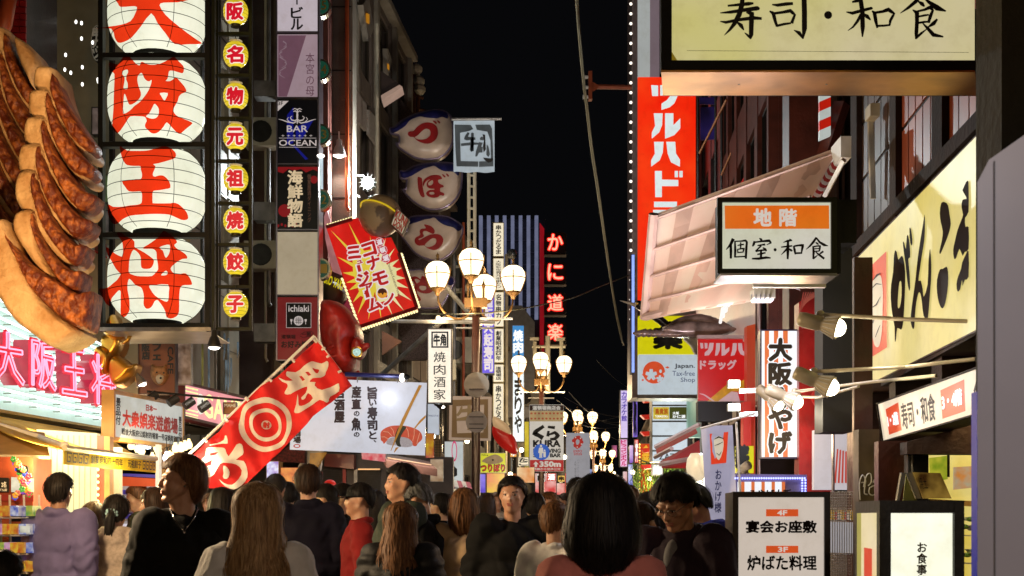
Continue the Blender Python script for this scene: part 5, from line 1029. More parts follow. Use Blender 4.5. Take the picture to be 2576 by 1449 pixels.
# centre signs left of the street
def vlight(x0,y0,x1,y1,Y,face,label,txt=None,tm=INK,box=None,bold=.02,depth=.4,fr=GREYM,fw=1.5,fit=True):
 pr=()
 if txt:
  b=box or(x0+4,y0+6,x1-4,y1-6);pr=(('lettering',text(MB(),txt,(Flat(Y-.01),*b),.006,bold,vert=True,fit=fit),tm),)
 return lightbox('vertical_sign',label,'sign',x0,y0,x1,y1,Y,depth,face,fr,fw,prints=pr)
wy=glow('warm_white_panel','EFE2C4',1.0,.1,2);GYF=mat('gold_frame',(.45,.33,.08),.35,.4)
for y0,y1,t,lb in((560,646,'串かつだるま','first'),(649,731,'大阪新世界元祖串かつ','second'),(734,823,'名物串カツ','third'),(826,913,'創業昭和四年','fourth'),(916,962,'道頓堀店','fifth'),(964,1080,'串かつだるま','sixth')):
 vlight(1240,y0,1268,y1,33,wy,'warm white panel reading %s, %s from the top of the skewer restaurant column'%(t,lb),t,mat('brush_ink'),bold=.03 if len(t)<8 else .01,fr=GYF,box=(1247,y0+6,1261,y1-6))
vlight(1212,733,1244,940,31,glow('violet_panel','5038D8',.95,.25,2),'violet lit vertical sign with white 大起水産 characters behind the nearest lamp','廻転大起寿司',glow('sign_white_letter'),(1217,742,1240,935),.05)
vlight(1288,818,1319,926,42,glow('cyan_panel','3E8AC8',.95,.15,2),'light blue lit sign with white 焼肉 characters','焼肉',glow('banner_white_hot','F0F4F4',1.1,.05),(1291,830,1316,888),.05)
vlight(1289,927,1319,1112,41,glow('cold_white_panel','DCE8EE',1.15,.1,2),'cold white lit sign with brush まりや characters','まりや',INK,(1294,950,1313,1090),.04)
T=thing('striped_building','building clad in white vertical fins with a red edge, beside the red neon crab signs','building',(D(1290,0,75).x,78,0))
a,b=D(1215,0,75),D(1358,0,75);MB().box(a.x,b.x+.3,75.3,85,0,D(0,548,75).z).build('core',mat('navy_dark_wall',(.02,.022,.035)),T)
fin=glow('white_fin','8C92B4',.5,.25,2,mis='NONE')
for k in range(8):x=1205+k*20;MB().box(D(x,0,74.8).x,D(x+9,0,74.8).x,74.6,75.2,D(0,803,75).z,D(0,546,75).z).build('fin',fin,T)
for k in range(8):MB().box(a.x,b.x,75.21,75.28,D(0,570+k*31,75).z-.06,D(0,570+k*31,75).z).build('cross_rail',mat('rail_dark',(.06,.05,.07)),T)
MB().slab([D(1358,560,74.5),D(1369,575,74.5),D(1369,900,74.5),D(1358,900,74.5)],Vector((0,.4,0))).build('red_edge',glow('red_neon_edge','A81420',.6,.4,1),T)
shape(MB(),Flat(60),[[(1270,770),(1312,768),(1345,810),(1345,1050),(1270,1050)]],0,1).build('annex_wall',mat('pale_annex',(.45,.45,.5),.6),T)
nr=glow('neon_red','FF2A20',1.5,.1,3,mis='NONE');np_=glow('neon_red_tube','FF8A70',2.2,0,mis='NONE')
for i,(ch,y)in enumerate(zip('かに道楽',(610,685,762,836))):
 od=('top','second','third','bottom')[i]
 YY=55;T=thing('neon_tile','%s dark square tile of the column, with a red neon %s character'%(od,ch),'sign',D(1397,y+30,YY),'column of red neon crab restaurant tiles')
 shape(MB(),Flat(YY),[[(1373,y-26),(1420,y-26),(1425,y-21),(1425,y+22),(1420,y+27),(1373,y+27),(1369,y+22),(1369,y-21)]],0,.5).build('tile',mat('neon_tile_back',(.02,.004,.004)),T)
 text(MB(),ch,(Flat(YY-.02),1377,y-22,1417,y+21),.01,.07,vert=True,fit=True).build('character',nr,T);text(MB(),ch,(Flat(YY-.02),1377,y-22,1417,y+21),.03,.012,vert=True,fit=True).build('tube',np_,T)
 MB().box(D(1369,0,YY).x,D(1425,0,YY).x,YY,YY+.5,D(0,y+31,YY).z,D(0,y+29.5,YY).z).build('tray',mat('neon_tray',(.15,.06,.04)),T)
T=thing('camera_gantry','cream T shaped gantry with two hanging speakers above the second street lamp','gantry',D(1382,1100,39))
for q,r_ in(([D(1378,845,39),D(1378,990,39)],.07),([D(1338,872,39),D(1422,872,39)],.04),([D(1345,860,39),D(1345,905,39)],.055),([D(1412,852,39),D(1412,905,39)],.055)):MB().tube(q,r_,8).build('rod',CREAMP,T)
for x in(1345,1411):MB().box(D(x-12,0,39).x,D(x+10,0,39).x,38.9,39.1,D(0,856,39).z,D(0,850,39).z).build('cap',CREAMP,T)
T=thing('shuttered_shops','row of shuttered shop fronts under the sushi banner with dark red fascia','shop',D(960,1449,21))
YW=20.6;MB().slab([D(800,1138,YW),D(1140,1150,YW),D(1140,1600,YW),D(800,1600,YW)],Vector((0,.3,0))).build('wall',mat('shop_front_grey',(.1,.08,.07)),T)
MB().slab([D(818,1142,YW-.3),D(890,1144,YW-.3),D(890,1180,YW-.3),D(815,1173,YW-.3)],Vector((0,.25,0))).build('red_fascia',mat('fascia_red',(.25,.035,.015),.35),T)
for x0,x1 in((805,860),(900,957),(972,1018)):
 for k in range(22):MB().slab([D(x0,1183+k*5,YW-.06),D(x1,1183+k*5,YW-.06),D(x1,1187+k*5,YW-.03),D(x0,1187+k*5,YW-.03)],Vector((0,.02,0))).build('shutter_slat',mat('shutter_metal',(.33,.3,.26),.4,.5),T)
MB().slab([D(862,1178,YW-.08),D(870,1178,YW-.08),D(870,1600,YW-.08),D(862,1600,YW-.08)],Vector((0,.05,0))).build('dark_red_post',REDP,T)
MB().slab([D(890,1180,YW-.08),D(899,1180,YW-.08),D(899,1600,YW-.08),D(890,1600,YW-.08)],Vector((0,.05,0))).build('grey_post',GREYM,T)
MB().slab([D(960,1140,19.6),D(1078,1160,19.6),D(1100,1180,19.3),D(972,1158,19.3)],Vector((0,0,-.1))).build('canopy',mat('canopy_brown',(.1,.04,.03)),T)
for k in range(4):MB().slab([D(975,1150+k*8,19.4),D(1085,1168+k*8,19.4),D(1085,1171+k*8,19.4),D(975,1153+k*8,19.4)],Vector((0,.05,0))).build('fascia_strip',mat('fascia_cream',(.35,.25,.18)),T)
MB().slab([D(730,1118,19),D(766,1125,19),D(766,1165,19),D(680,1160,19)],Vector((0,.1,0))).build('striped_valance',mat('valance_maroon',(.18,.02,.02),.7,0,30,.8),T)
MB().slab([D(766,1131,19.2),D(812,1134,19.2),D(800,1230,19.2),D(730,1230,19.2)],Vector((0,.1,0))).build('grey_gable',mat('grey_gable',(.3,.29,.28),.4,.2),T)
MB().slab([D(780,1140,18.9),D(820,1138,18.9),D(795,1180,18.9),D(778,1180,18.9)],Vector((0,.1,0))).build('amber_panel',glow('amber_panel','C08020',.6,.7,12),T)
lamp_light('AREA',D(960,1155,19.2),12,(1,.8,.6),1.5,(R(20),0,0),name='canopy_strip_light',sy=.3)
T=lightbox('food_poster','bright food poster with orange dish pictures low behind the crowd','poster',706,1176,760,1228,17.8,.05,glow('food_poster','E8A048',.8,.6,9,col2='B83018'),REDP,1)
lightbox('bright_doorway','bright bluish white arcade doorway beside the orange food poster','doorway',670,1160,702,1300,18,.3,glow('arcade_white','DCE4F4',1.0,.5,14,col2='8060C0'),mat('honey_wood'),1.2)
T=thing('round_red_lantern','round red octopus lantern showing above the crowd','lantern',D(831,1240,16));MB().ell(D(830,1222,16),(.075,.075,.07),16,10).build('ball',glow('red_ball','D82818',.7,.3,6),T,smooth=True);MB().tube([D(822,1226,15.9),D(830,1218,15.88),D(838,1226,15.9)],.012,5).build('mouth',mat('red_dark',(.1,.01,.01)),T)
lightbox('small_red_sign','small red sign with a white あ mark beside the tall man in the crowd','sign',800,1187,811,1206,15.5,.05,glow('bar_red'),REDP,.5,prints=(('lettering',text(MB(),'あ',(Flat(15.49),802,1190,809,1203),.004,.05),WHITEP),))
T=board('red_gift_banner','small red patterned banner hanging below the sushi banner','banner',Flat(17.4),[(909,1137),(970,1141),(969,1162),(911,1155)],.02,glow('gift_banner','D84858',.75,.5,14,col2='E8B0A8'),REDP,0)
lightbox('ad_panel','pale lit advert panel with small lettering at the right end of the sushi banner','sign',1075,1015,1106,1095,20,.1,glow('ad_white','C4CCD8',.8,.2,2),GREYM,1.2,prints=(('lettering',text(MB(),'bienvenue a la rue',(Flat(19.99),1077,1042,1103,1048),.004),mat('sign_blue_ink',(.03,.06,.3))),))
lightbox('maroon_poster','maroon poster with yellow patches under the pale advert panel','poster',1071,1090,1092,1152,19.8,.08,glow('maroon_poster','A8142C',.65,.4,8,col2='E0C020'),REDP,1)
T=thing('wood_tag_board','dark board covered with rows of small wooden tags','board',D(1098,1158,21));MB().slab([D(1086,1104,21),D(1112,1104,21),D(1110,1158,21),D(1086,1150,21)],Vector((0,.08,0))).build('board',mat('tag_board',(.06,.04,.01)),T)
for r_ in range(7):
 for c_ in range(4):x,y=1088+c_*6,1106+r_*6.6;MB().slab([D(x,y,20.97),D(x+4,y,20.97),D(x+4,y+5,20.97),D(x,y+5,20.97)],Vector((0,.02,0))).build('tag',mat('tag_wood',(.3,.2,.07),.6),T)
lightbox('brown_poster','brown poster with a white emblem above the crowd left of the lamp pole','poster',1082,1155,1116,1212,20.2,.06,glow('brown_poster','A88460',.55,.5,10,col2='E0C8A8'),GREYM,1)
lightbox('white_shop_front','white lit shop front with a pink round emblem left of the lamp pole','sign',1118,1110,1166,1215,26,.4,glow('shop_white','C8D0D0',.8,.2,1.5),GREYM,1,prints=(('emblem',shape(MB(),Flat(25.98),[circ(1143,1135,7,26,24),circ(1143,1135,5,21,24)],.004),glow('pink_emblem','D83070',.8,.1)),('figure_print',shape(MB(),Flat(25.98),[[(1136,1178),(1142,1172),(1150,1180),(1150,1196),(1142,1200),(1136,1192)]],.004),INK)))
T=thing('striped_small_awning','small pink and white striped awning left of the lamp pole','awning',D(1155,1230,23))
for k in range(6):MB().slab([D(1116+k*11,1204+k*1.5,23.4),D(1127+k*11,1205.5+k*1.5,23.4),D(1133+k*11,1225+k,22.8),D(1122+k*11,1223+k,22.8)],Vector((0,0,-.03))).build('stripe',mat('awning_pink',(.5,.12,.18))if k%2 else WHITEP,T)
T=lightbox('yellow_fish_sign','yellow fishing restaurant sign with a fish picture and red つりぼり lettering','sign',1208,1139,1273,1190,27,.15,glow('fish_sign_yellow','C8C82C',.85,.15,3),GREYM,1.2)
f=Flat(26.99);text(MB(),'つりぼり',(f,1210,1168,1270,1186),.006,.09).build('lettering_halo',INK,T);text(MB(),'つりぼり',(f,1211,1169,1269,1185),.01,.05).build('lettering',glow('bar_red'),T)
shape(MB(),f,[[(1212,1160),(1225,1150),(1245,1143),(1258,1148),(1266,1158),(1255,1166),(1232,1168),(1220,1164)]],.006,0,2).build('fish_picture',glow('fish_print','9C8460',.6,.4,12),T)
m=MB();m.ell(D(1240,1157,26.95),(.02,.01,.02),6,4);text(m,'Fishing',(f,1212,1143,1228,1147),.006,.03);m.build('fish_eye',INK,T)
T=thing('sushi_sculpture','giant red sculpture with pale rounded topping overhanging behind the lamp pole','sculpture',D(1270,1140,28))
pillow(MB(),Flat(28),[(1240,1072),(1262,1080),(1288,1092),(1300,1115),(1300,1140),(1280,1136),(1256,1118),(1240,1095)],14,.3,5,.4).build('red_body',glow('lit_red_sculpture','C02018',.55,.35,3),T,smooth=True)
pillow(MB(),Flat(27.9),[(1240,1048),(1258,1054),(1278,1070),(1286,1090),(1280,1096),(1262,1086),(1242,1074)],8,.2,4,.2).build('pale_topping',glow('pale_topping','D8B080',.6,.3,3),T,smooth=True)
for i,(x0,y0,x1,y1,Y,c,c2,lb)in enumerate(((1206,1192,1222,1240,27,'4830C0','A090F0','violet arcade screen under the yellow fish sign'),(1224,1190,1270,1240,27.2,'D8C040','E05070','yellow and pink crab menu poster under the yellow fish sign'),(1300,1175,1345,1215,34,'E08030','F0E0B0','orange food stall sign left of the second lamp'),(1346,1190,1400,1240,40,'D04040','F0D0C8','red and white market sign behind the second lamp'),(1270,1190,1300,1235,36,'C06828','402010','warm wooden stall front between the two nearest lamps'),(1400,1215,1425,1245,48,'E04848','F8E0D0','small pink lit stall below the EXPO banner'),(1319,1060,1331,1180,44,'D8C018','A09010','narrow yellow lit strip behind the くら banner'),(1200,1120,1208,1180,26.5,'C87820','702010','orange lit strip left of the yellow fish sign'))):
 lightbox('stall_sign',lb,'sign',x0,y0,x1,y1,Y,.2,glow('stall_%d'%i,c,.85,.3,3,col2=c2),DARK,.8)
lamp_light('POINT',D(1300,1200,26),60,(1,.75,.45),.3,name='stall_glow');lamp_light('POINT',D(1450,1200,40),120,(1,.7,.45),.4,name='stall_glow')
bell(1110,1010+13,19.5,.6,DARK,0,'small dark spotlight over the pale advert panel',1.2)
wm_=mat('cable_rubber',(.03,.028,.02),.5);wl_=mat('pale_cable',(.35,.32,.22),.5)
def wire(pts,Y0,Y1,r_,m_,label):
 n=len(pts);return solo(MB().tube([D(x,y,Y0+(Y1-Y0)*i/(n-1))for i,(x,y)in enumerate(pts)],r_,4).build('cable',m_),label,'cable')
def spl(p,k=4):
 o=[]
 for i in range(len(p)-1):
  p0,p1,p2,p3=p[max(0,i-1)],p[i],p[i+1],p[min(len(p)-1,i+2)]
  for q in range(k):
   t=q/k;o.append(tuple(.5*(2*p1[j]+(p2[j]-p0[j])*t+(2*p0[j]-5*p1[j]+4*p2[j]-p3[j])*t*t+(3*p1[j]-p0[j]-3*p2[j]+p3[j])*t**3)for j in(0,1)))
 return o+[p[-1]]
wire(spl([(1447,-30),(1455,80),(1466,200),(1474,265),(1486,370),(1503,483),(1520,600),(1535,700),(1550,790),(1563,850),(1570,868)]),24,30,.016,wl_,'thick pale twisted cable dropping down the black sky beside the wall bracket')
wire(spl([(1451,-30),(1459,80),(1470,200),(1478,265),(1490,370),(1507,483),(1523,600),(1537,700),(1552,790),(1565,850)]),24,30,.012,wl_,'second strand of the pale cable dropping down the black sky')
wire(spl([(1060,790),(1180,790),(1290,780),(1370,765),(1440,750),(1500,725),(1550,705),(1588,690)]),22,31,.012,mat('olive_cable',(.09,.08,.03)),'long sagging dark olive cable crossing the street above the red neon tiles')
for i,(a,b,s)in enumerate((((1420,1000),(1590,1050),14),((1418,1020),(1600,1060),18),((1400,1040),(1600,1062),26),((1500,905),(1600,985),10),((1430,985),(1585,1068),30),((1400,1005),(1560,1110),10),((1490,1060),(1590,1030),8))):
 pts=[(a[0]+(b[0]-a[0])*t,a[1]+(b[1]-a[1])*t+s*math.sin(t*math.pi))for t in[k/10 for k in range(11)]]
 wire(pts,50,60+i*2,.012,wm_ if i%2 else mat('cable_grey',(.12,.11,.13)),'thin sagging wire above the far street lamps, starting near %s'%('the crab tiles','the second lamp','the EXPO banner','the karaoke sign','the gantry','the EXPO lamps','the purple sign')[i])
T=thing('wall_bracket','orange iron bracket with three white insulators sticking out of the sign tower','bracket',D(1590,215,30))
ob=mat('rust_orange_iron',(.3,.06,.02),.5,.2);MB().box(D(1480,0,30).x,D(1489,0,30).x,29.9,30.1,D(0,252,30).z,D(0,182,30).z).build('plate',ob,T);MB().tube([D(1489,218,30),D(1592,220,30)],.05,6).build('arm',ob,T)
MB().hexa([D(1489,205,29.95),D(1505,214,29.95),D(1505,222,29.95),D(1489,232,29.95)],[D(1489,205,30.05),D(1505,214,30.05),D(1505,222,30.05),D(1489,232,30.05)]).build('gusset',ob,T)
for y in(194,220,244):MB().tube([D(1466,y,30),D(1482,y,30)],[.05,.03],8).build('insulator',WHITEP,T)
vlight(1560,981,1580,1103,52,glow('karaoke_white','D8C8F0',1.0,.2,1.2),'white and violet vertical karaoke sign hanging far down on the right side','カラオケ館',glow('violet_letter','5838B8',.8,.1),(1563,985,1577,1060),.03)
vlight(1559,1104,1579,1175,52,glow('pink_white','F0C0E0',1.0,.2,1.2),'white vertical sign with magenta ドラゴンボウル lettering under the karaoke sign','ドラゴンボウル',glow('magenta_letter','D01870',.9,.1),(1562,1107,1576,1172),.05)
for i,(x0,y0,x1,y1,Y,c,c2,lb)in enumerate(((1567,1186,1578,1222,54,'C01820','F0E0E0','small dark red upright sign below the magenta lettering'),(1580,1168,1592,1225,56,'3040D8','E0E0F8','blue and white upright sign far down on the right side'),(1583,1120,1593,1165,56,'8050C0','F0D0F0','tiny violet upright sign beside the karaoke sign'),(1539,1120,1552,1150,90,'C06090','603050','faint pink sign far down the street'),(1480,1180,1492,1240,100,'4050A0','C0D0F0','bluish shop light far down the street'),(1535,1225,1560,1250,80,'E0A060','602010','amber shop glow at the far end of the street'))):
 lightbox('far_sign',lb,'sign',x0,y0,x1,y1,Y,.3,glow('far_%d'%i,c,.9,.3,2,col2=c2),DARK,.4)
T=vlight(1610,1115,1640,1242,46,glow('dragon_orange','D84818',.85,.25,2),'orange lit upright sign with gold characters and a bulb border beside the willow tree','金龍',glow('gold_letter','E8B030',1.0,.2),(1614,1120,1636,1175),.05)
text(MB(),'ラーメン',(Flat(45.98),1617,1180,1633,1238),.006,.05,vert=True).build('lower_lettering',glow('gold_letter'),T)
for k in range(16):
 for x in(1609,1641):MB().ell(D(x,1118+k*8,45.9),(.03,.03,.03),5,4).build('border_bulb',glow('gold_bulb','FFC860',2.5,0,mis='NONE'),T)
facade('end_building','dark block closing the far end of the street',Side(-.5,.087),240,260,0,9,10,mat('navy_dark_wall'),5,4,GLASSD,DARK,lit=(0,2,5,8))
for X,Y,lb in((-2.6,-3.5,'unseen globe street lamp added behind the viewer for front light, left side'),(3.2,-4.5,'unseen globe street lamp added behind the viewer for front light, right side')):  # unseen lamps added behind the viewer to light the crowd from the front
 copy_thing(far,Vector((X,Y,0)),lb)
 for s in(-.6,.6):lamp_light('POINT',Vector((X+s,Y-.2,5.1)),125,(1,.68,.38),.2,name='globe_light')
def flood(px,py,Y,tgt,pw,label,col=(1,.6,.26),ang=110):  # an added lamp, aimed at a subject that is otherwise too dark
 c=D(px,py,Y);ax=(D(*tgt)-c).normalized();T=thing('added_flood',label,'lamp',c)
 MB().lathe(c,[(0,-.1),(.04,-.1),(.05,-.05),(.09,.04),(.085,.045),(.05,-.02),(0,-.02)],16,ax).build('shade',DARK,T,smooth=True);MB().ell(c+ax*.0,(.035,.035,.035),10,8).build('bulb',glow('arm_bulb','FFF4D0',9,0),T)
 l=lamp_light('SPOT',c+ax*.08,pw,col,.06);l.data.spot_size=R(ang);l.rotation_euler=ax.to_track_quat('-Z','Y').to_euler()
flood(-190,900,7.8,(120,450,10.8),520,'added flood lamp below left of the giant dumplings, outside the view')
flood(330,-160,9.0,(110,500,10.8),110,'added flood lamp above the giant dumplings, outside the view')
flood(1010,-160,13,(868,850,18.6),260,'added flood lamp above the tenant signs to brighten the octopus sculpture',(1,.85,.7),16)
flood(1290,640,24,(1060,500,29),260,'added flood lamp to brighten the puffer fish signs, near the lamp globes',(1,.9,.8))
lamp_light('POINT',D(90,1175,10.8),30,(1,.8,.4),.1,name='awning_fill_light');lamp_light('POINT',D(290,1215,11.3),60,(1,.82,.38),.1,name='awning_fill_light')  # lamps without bulbs, added under the awnings to brighten their cloth
def ac(px,py,Y,w_,lb):
 c=D(px,py,Y);T=thing('air_conditioner',lb,'air conditioner',c+Vector((0,.15,-w_*.35)),'air conditioners on the left facades')
 MB().box(c.x-w_/2,c.x+w_/2,Y,Y+.3,c.z-w_*.35,c.z+w_*.35).build('casing',CREAMP,T);MB().lathe((c.x-.08*w_,Y-.002,c.z),[(0,.01),(w_*.26,.01),(w_*.28,0),(w_*.25,-.006),(0,-.006)],18,Vector((0,-1,0))).build('fan_grille',DARK,T)
for px,py,Y,lb in((664,330,19.6,'air conditioner on the bracket wall left of the BAR OCEAN panel'),(664,640,19.6,'air conditioner left of the blank cream panel'),(862,600,21.1,'air conditioner on the stone pier left of the sunburst sign'),(1110,930,27,'air conditioner above the cow emblem lightbox'),(1160,700,31,'air conditioner right of the puffer fish signs'),(1148,880,31,'air conditioner behind the nearest lamp arms'),(1325,1000,47,'air conditioner on the pale annex wall')):ac(px,py,Y,.55 if Y<30 else .8,lb)
for i,(x,y0,y1,Y,r_)in enumerate(((668,0,900,19.8,.02),(676,0,760,19.8,.028),(873,0,520,21.1,.03),(948,60,700,27.4,.035),(1142,620,1010,30.5,.04),(1166,560,1000,30.5,.03),(1274,640,1060,41,.05))):
 solo(MB().tube([D(x,y0,Y),D(x,y1,Y),D(x+5,y1+10,Y)],r_,7).build('drain_pipe',[CREAMP,GREYM,ORANGEP][i%3]),'upright %s pipe on the left facades, %s from the photo edge'%(['cream','grey','rusty'][i%3],['first','second','third','fourth','fifth','sixth','seventh'][i]),'pipe','pipes on the left facades')
xs=[(1283,1120,1300,1150,33,'E8A040','市','warm orange kanji sign above the wooden stall'),(1303,1150,1330,1173,35,'F0E0C0','たこ','cream takoyaki sign left of the arcade banner'),(1421,1190,1424,1240,46,'E05040','','thin red strip beside the EXPO banner'),(1350,1192,1372,1212,39,'F4E8E0','肉','white meat shop sign below the red 350m bar'),(1376,1190,1398,1210,39.5,'E84830','酒','red sake sign below the red 350m bar'),(1403,1196,1421,1212,44,'F0C050','串','yellow skewer sign left of the EXPO banner'),(1545,1195,1557,1240,75,'E8C890','','cream upright sign at the far end of the street'),(1566,1228,1582,1246,60,'F08060','','salmon pink stall light below the magenta sign'),(1584,1232,1608,1250,44,'FFD890','','warm shop window left of the dragon sign'),(1592,1000,1604,1100,50,'8068D0','歌','violet upright sign behind the LED strip'),(1486,1215,1500,1245,120,'F0B060','','amber shop glow under the far lamps'),(1520,1222,1534,1246,110,'D05050','','dim red shop glow under the far lamps'),(1596,1105,1607,1165,50,'D03828','丼','red upright sign left of the gold dragon sign'),(1118,1215,1166,1240,25,'E8D8B0','','warm shop window under the striped pink awning'),(1640,1168,1668,1196,31,'F0E8D0','鮨','cream sushi sign under the red awnings'),(900,1178,957,1183,20.4,'F0B070','','strip of warm light over the second shutter')]
for i,(x0,y0,x1,y1,Y,c,t,lb)in enumerate(xs):
 lightbox('street_sign',lb,'sign',x0,y0,x1,y1,Y,.2,glow('street_%d'%i,c,1.0,.3,3),DARK,.7,prints=(('lettering',text(MB(),t,(Flat(Y-.01),x0+2,y0+2,x1-2,y1-2),.006,.05,vert=True,fit=True),INK if i%2 else glow('banner_white_hot')),)if t else())
for i,(x,y,Y)in enumerate(((1284,1193,24),(1466,1190,60),(1548,1205,70),(1592,1188,48),(1634,1205,40),(1705,1212,28),(1725,1170,27),(1420,1150,50),(1312,1132,33),(1175,1110,26),(1090,1098,20),(1745,1238,24))):
 T=thing('bare_bulb','%s bare bright bulb among the centre stalls, counted from the left'%['seventh','eighth','ninth','tenth','eleventh','twelfth','thirteenth','sixth','fourth','second','first','last'][i],'lamp',D(x,y+3,Y),'bare bulbs among the stalls');MB().ell(D(x,y,Y),(.0016*Y,)*3,8,6).build('glass',glow('hot_bulb','FFF0C0',10,0,mis='NONE'),T);MB().tube([D(x,y,Y),D(x,y-9,Y)],.006,3).build('cord',DARK,T)
# right side: sign tower
YT=30.0
T=thing('drugstore_tower','tall red lit vertical ツルハドラッグ sign tower with yellow and white boxes below','sign tower',D(1680,1000,YT+.5))
f=Flat(YT-.01);rl_=glow('drug_red','F03A10',.95,.12,1.2,col2='E81404');wl2=glow('drug_white','D8E4E4',.95,.05)
def pan(x0,y0,x1,y1,face,nm,Y=YT,dp=.8):
 a,b=D(x0,y1,Y),D(x1,y0,Y);return MB().box(a.x,b.x,Y,Y+dp,a.z,b.z).build(nm,face,T)
pan(1590,-60,1604,1000,mat('tower_pink_steel',(.32,.25,.26),.4,.4),'steel_edge',YT-.1,1.2)
pan(1605,-60,1635,193,glow('tower_white','AEB2B0',.75,.12,1),'white_panel');pan(1635.4,-60,1659,193,glow('tower_mauve','8A7880',.55,.12,1),'mauve_panel')
pan(1605,194,1750,765,rl_,'red_panel')
pan(1605,765.5,1752,794,mat('tower_pink_steel'),'grey_band');pan(1607,795,1752,891,glow('drug_yellow','D8D00C',.85,.12,1.5),'yellow_panel');pan(1607,892,1754,992,glow('tax_white','C4D0D8',.8,.1,1.5),'white_panel_low');
pan(1604,992.5,1756,1002,STEEL,'bottom_edge')
pan(1750.5,194,1762,1000,mat('tower_side',(.16,.14,.17),.4,.4),'side_edge',YT+.2,.6)
m=MB()
ztt=Z(2048,0,.53002);ztb=Z(2048,768,.53002)
for l in([(1050,642),(1103,645),(1103,725),(1058,725)],[(1118,722),(1118,642),(1170,645),(1170,722)],[(1195,640),(1250,640),(1250,725),(1225,780),(1190,810),(1128,830),(1128,782),(1170,755),(1195,722)]):shape(m,f,[ztt(l)],.004)
for l in([(1070,855),(1137,855),(1133,945),(1110,1000),(1055,1047),(1055,1000),(1080,950)],[(1155,855),(1218,855),(1218,945),(1270,893),(1270,970),(1225,1020),(1155,1047)],[(1072,1070),(1144,1070),(1138,1150),(1115,1210),(1050,1258),(1050,1210),(1078,1160)],[(1164,1070),(1232,1070),(1238,1160),(1268,1205),(1267,1258),(1200,1225),(1175,1160)],[(1078,1290),(1131,1290),(1131,1355),(1255,1358),(1255,1405),(1131,1405),(1131,1488),(1081,1488)],[(1228,1290),(1253,1290),(1253,1338),(1228,1338)],[(1263,1290),(1288,1290),(1288,1338),(1263,1338)]):shape(m,f,[ztt(l)],.004)
for l in([(1072,73),(1245,73),(1245,115),(1072,115)],[(1065,135),(1255,135),(1255,200),(1230,260),(1180,310),(1100,340),(1100,300),(1160,260),(1200,180),(1065,180)]):shape(m,f,[ztb(l)],.004)
m.build('lettering',wl2,T)
m=MB();text(m,'薬',(f,1643,822,1717,878),.004,.06,vert=True,fit=True);m.build('black_character',INK,T)
z9=Z(2560,1200,500/1449);m=MB();shape(m,f,[circ(*z9([(162,840)])[0],28,28,36)],.004)
for q in([(290,780),(320,768),(342,785),(318,795)],[(15,930),(30,915),(48,925),(35,942)],[(25,860),(35,848),(45,870),(35,885)]):shape(m,f,[z9(q)],.004)
m.build('red_disc_emblem',glow('emblem_orange','D8502C',.85,.1),T)
m=MB()
def blossom(cx,cy,r_):
 for k in range(5):
  a=k*1.2566-1.57;c,s=math.cos(a),math.sin(a)
  pts=[(0,.12),(.45,.3),(.85,.26),(.95,.12),(.84,0),(.95,-.12),(.85,-.26),(.45,-.3),(0,-.12)]
  shape(m,f,[[(cx+r_*(p*c-q*s),cy+r_*(p*s+q*c))for p,q in pts]],.008+.0003*k)
blossom(*z9([(130,868)])[0],16);blossom(*z9([(230,915)])[0],10);blossom(*z9([(288,858)])[0],5)
shape(m,f,[circ(*z9([(238,826)])[0],3.5,4.5,10)],.008);m.build('white_blossoms',glow('tax_white'),T)
m=MB();q=z9([(402,740),(635,800)]);text(m,'Japan.',(f,q[0][0],q[0][1],q[1][0],q[1][1]),.006,.02);m.build('lettering_bold',mat('tax_grey_ink',(.03,.03,.06)),T)
m=MB();q=z9([(375,822),(635,880)]);text(m,'Tax-free',(f,q[0][0],q[0][1],q[1][0],q[1][1]),.006,.006);q=z9([(472,900),(638,965)]);text(m,'Shop',(f,q[0][0],q[0][1],q[1][0],q[1][1]),.006,.006);m.build('lettering_light',glow('tax_blue_letter','5A6488',.5,.1),T)
wb=glow('tower_bulb','E8DCCC',2.0,0,mis='NONE')
for k in range(34):MB().ell(D(1587,-15+k*24.8,YT-.3),(.032,.032,.032),6,5).build('edge_bulb',wb,T)
vlight(1588,640,1597,938,29,glow('blue_led_strip','8AA4F8',1.3,.15,3),'bluish glowing LED strip down the left edge of the drugstore tower',fr=mat('blue_led_case',(.04,.05,.2)),fw=1)
facade('dark_right_building','dark building with violet reflections behind the drugstore tower',R_(-.3),24,36,0,16,8,mat('plum_wall',(.05,.028,.035),.5,.1,3,.5),5,7,mat('violet_reflect_glass',(.05,.04,.12),.12,0,1.5,.9),DARK,lit=(4,),cornice=False)
for i,(a,b,h,lb)in enumerate(((37,48,8,'building with lit floors behind the tax free sign'),(48.5,60,6.5,'low block beyond the white karaoke sign'),(60.5,85,6,'distant block far down on the right side of the street'),(86,130,6,'farthest block on the right side of the street'))):
 facade('street_building',lb,R_(-.5),a,b,0,h,8,CONC,4,3,GLASSD,DARK,lit=(0,2,4,6,8),group='buildings lining the right side of the street')
T=facade('glazed_dark_building','dark glazed building with diagonal stair rails behind the pink awning',R_(-.05),16.8,23.5,2.9,9,5,WOODR,5,3,mat('dark_wine_glass',(.03,.01,.012),.15),BLACK,cornice=False)
vg=glow('violet_reflection','3A2C78',.35,.9,2,mis='NONE',col2='08060C')
m=MB()
for a,b in(((1760,385),(1828,250)),((1800,640),(1830,560)),((1860,380),(1960,250)),((1815,440),(1900,250))):MB().tube([D(*a,22),D(*b,21)],.02,5).build('stair_rail',mat('orange_rail',(.35,.12,.03)),T)
for x in(1756,1800,1815,1835,1852,1890):MB().tube([D(x,245,23),D(x,520,23)],.02,4).build('mullion',DARK,T)
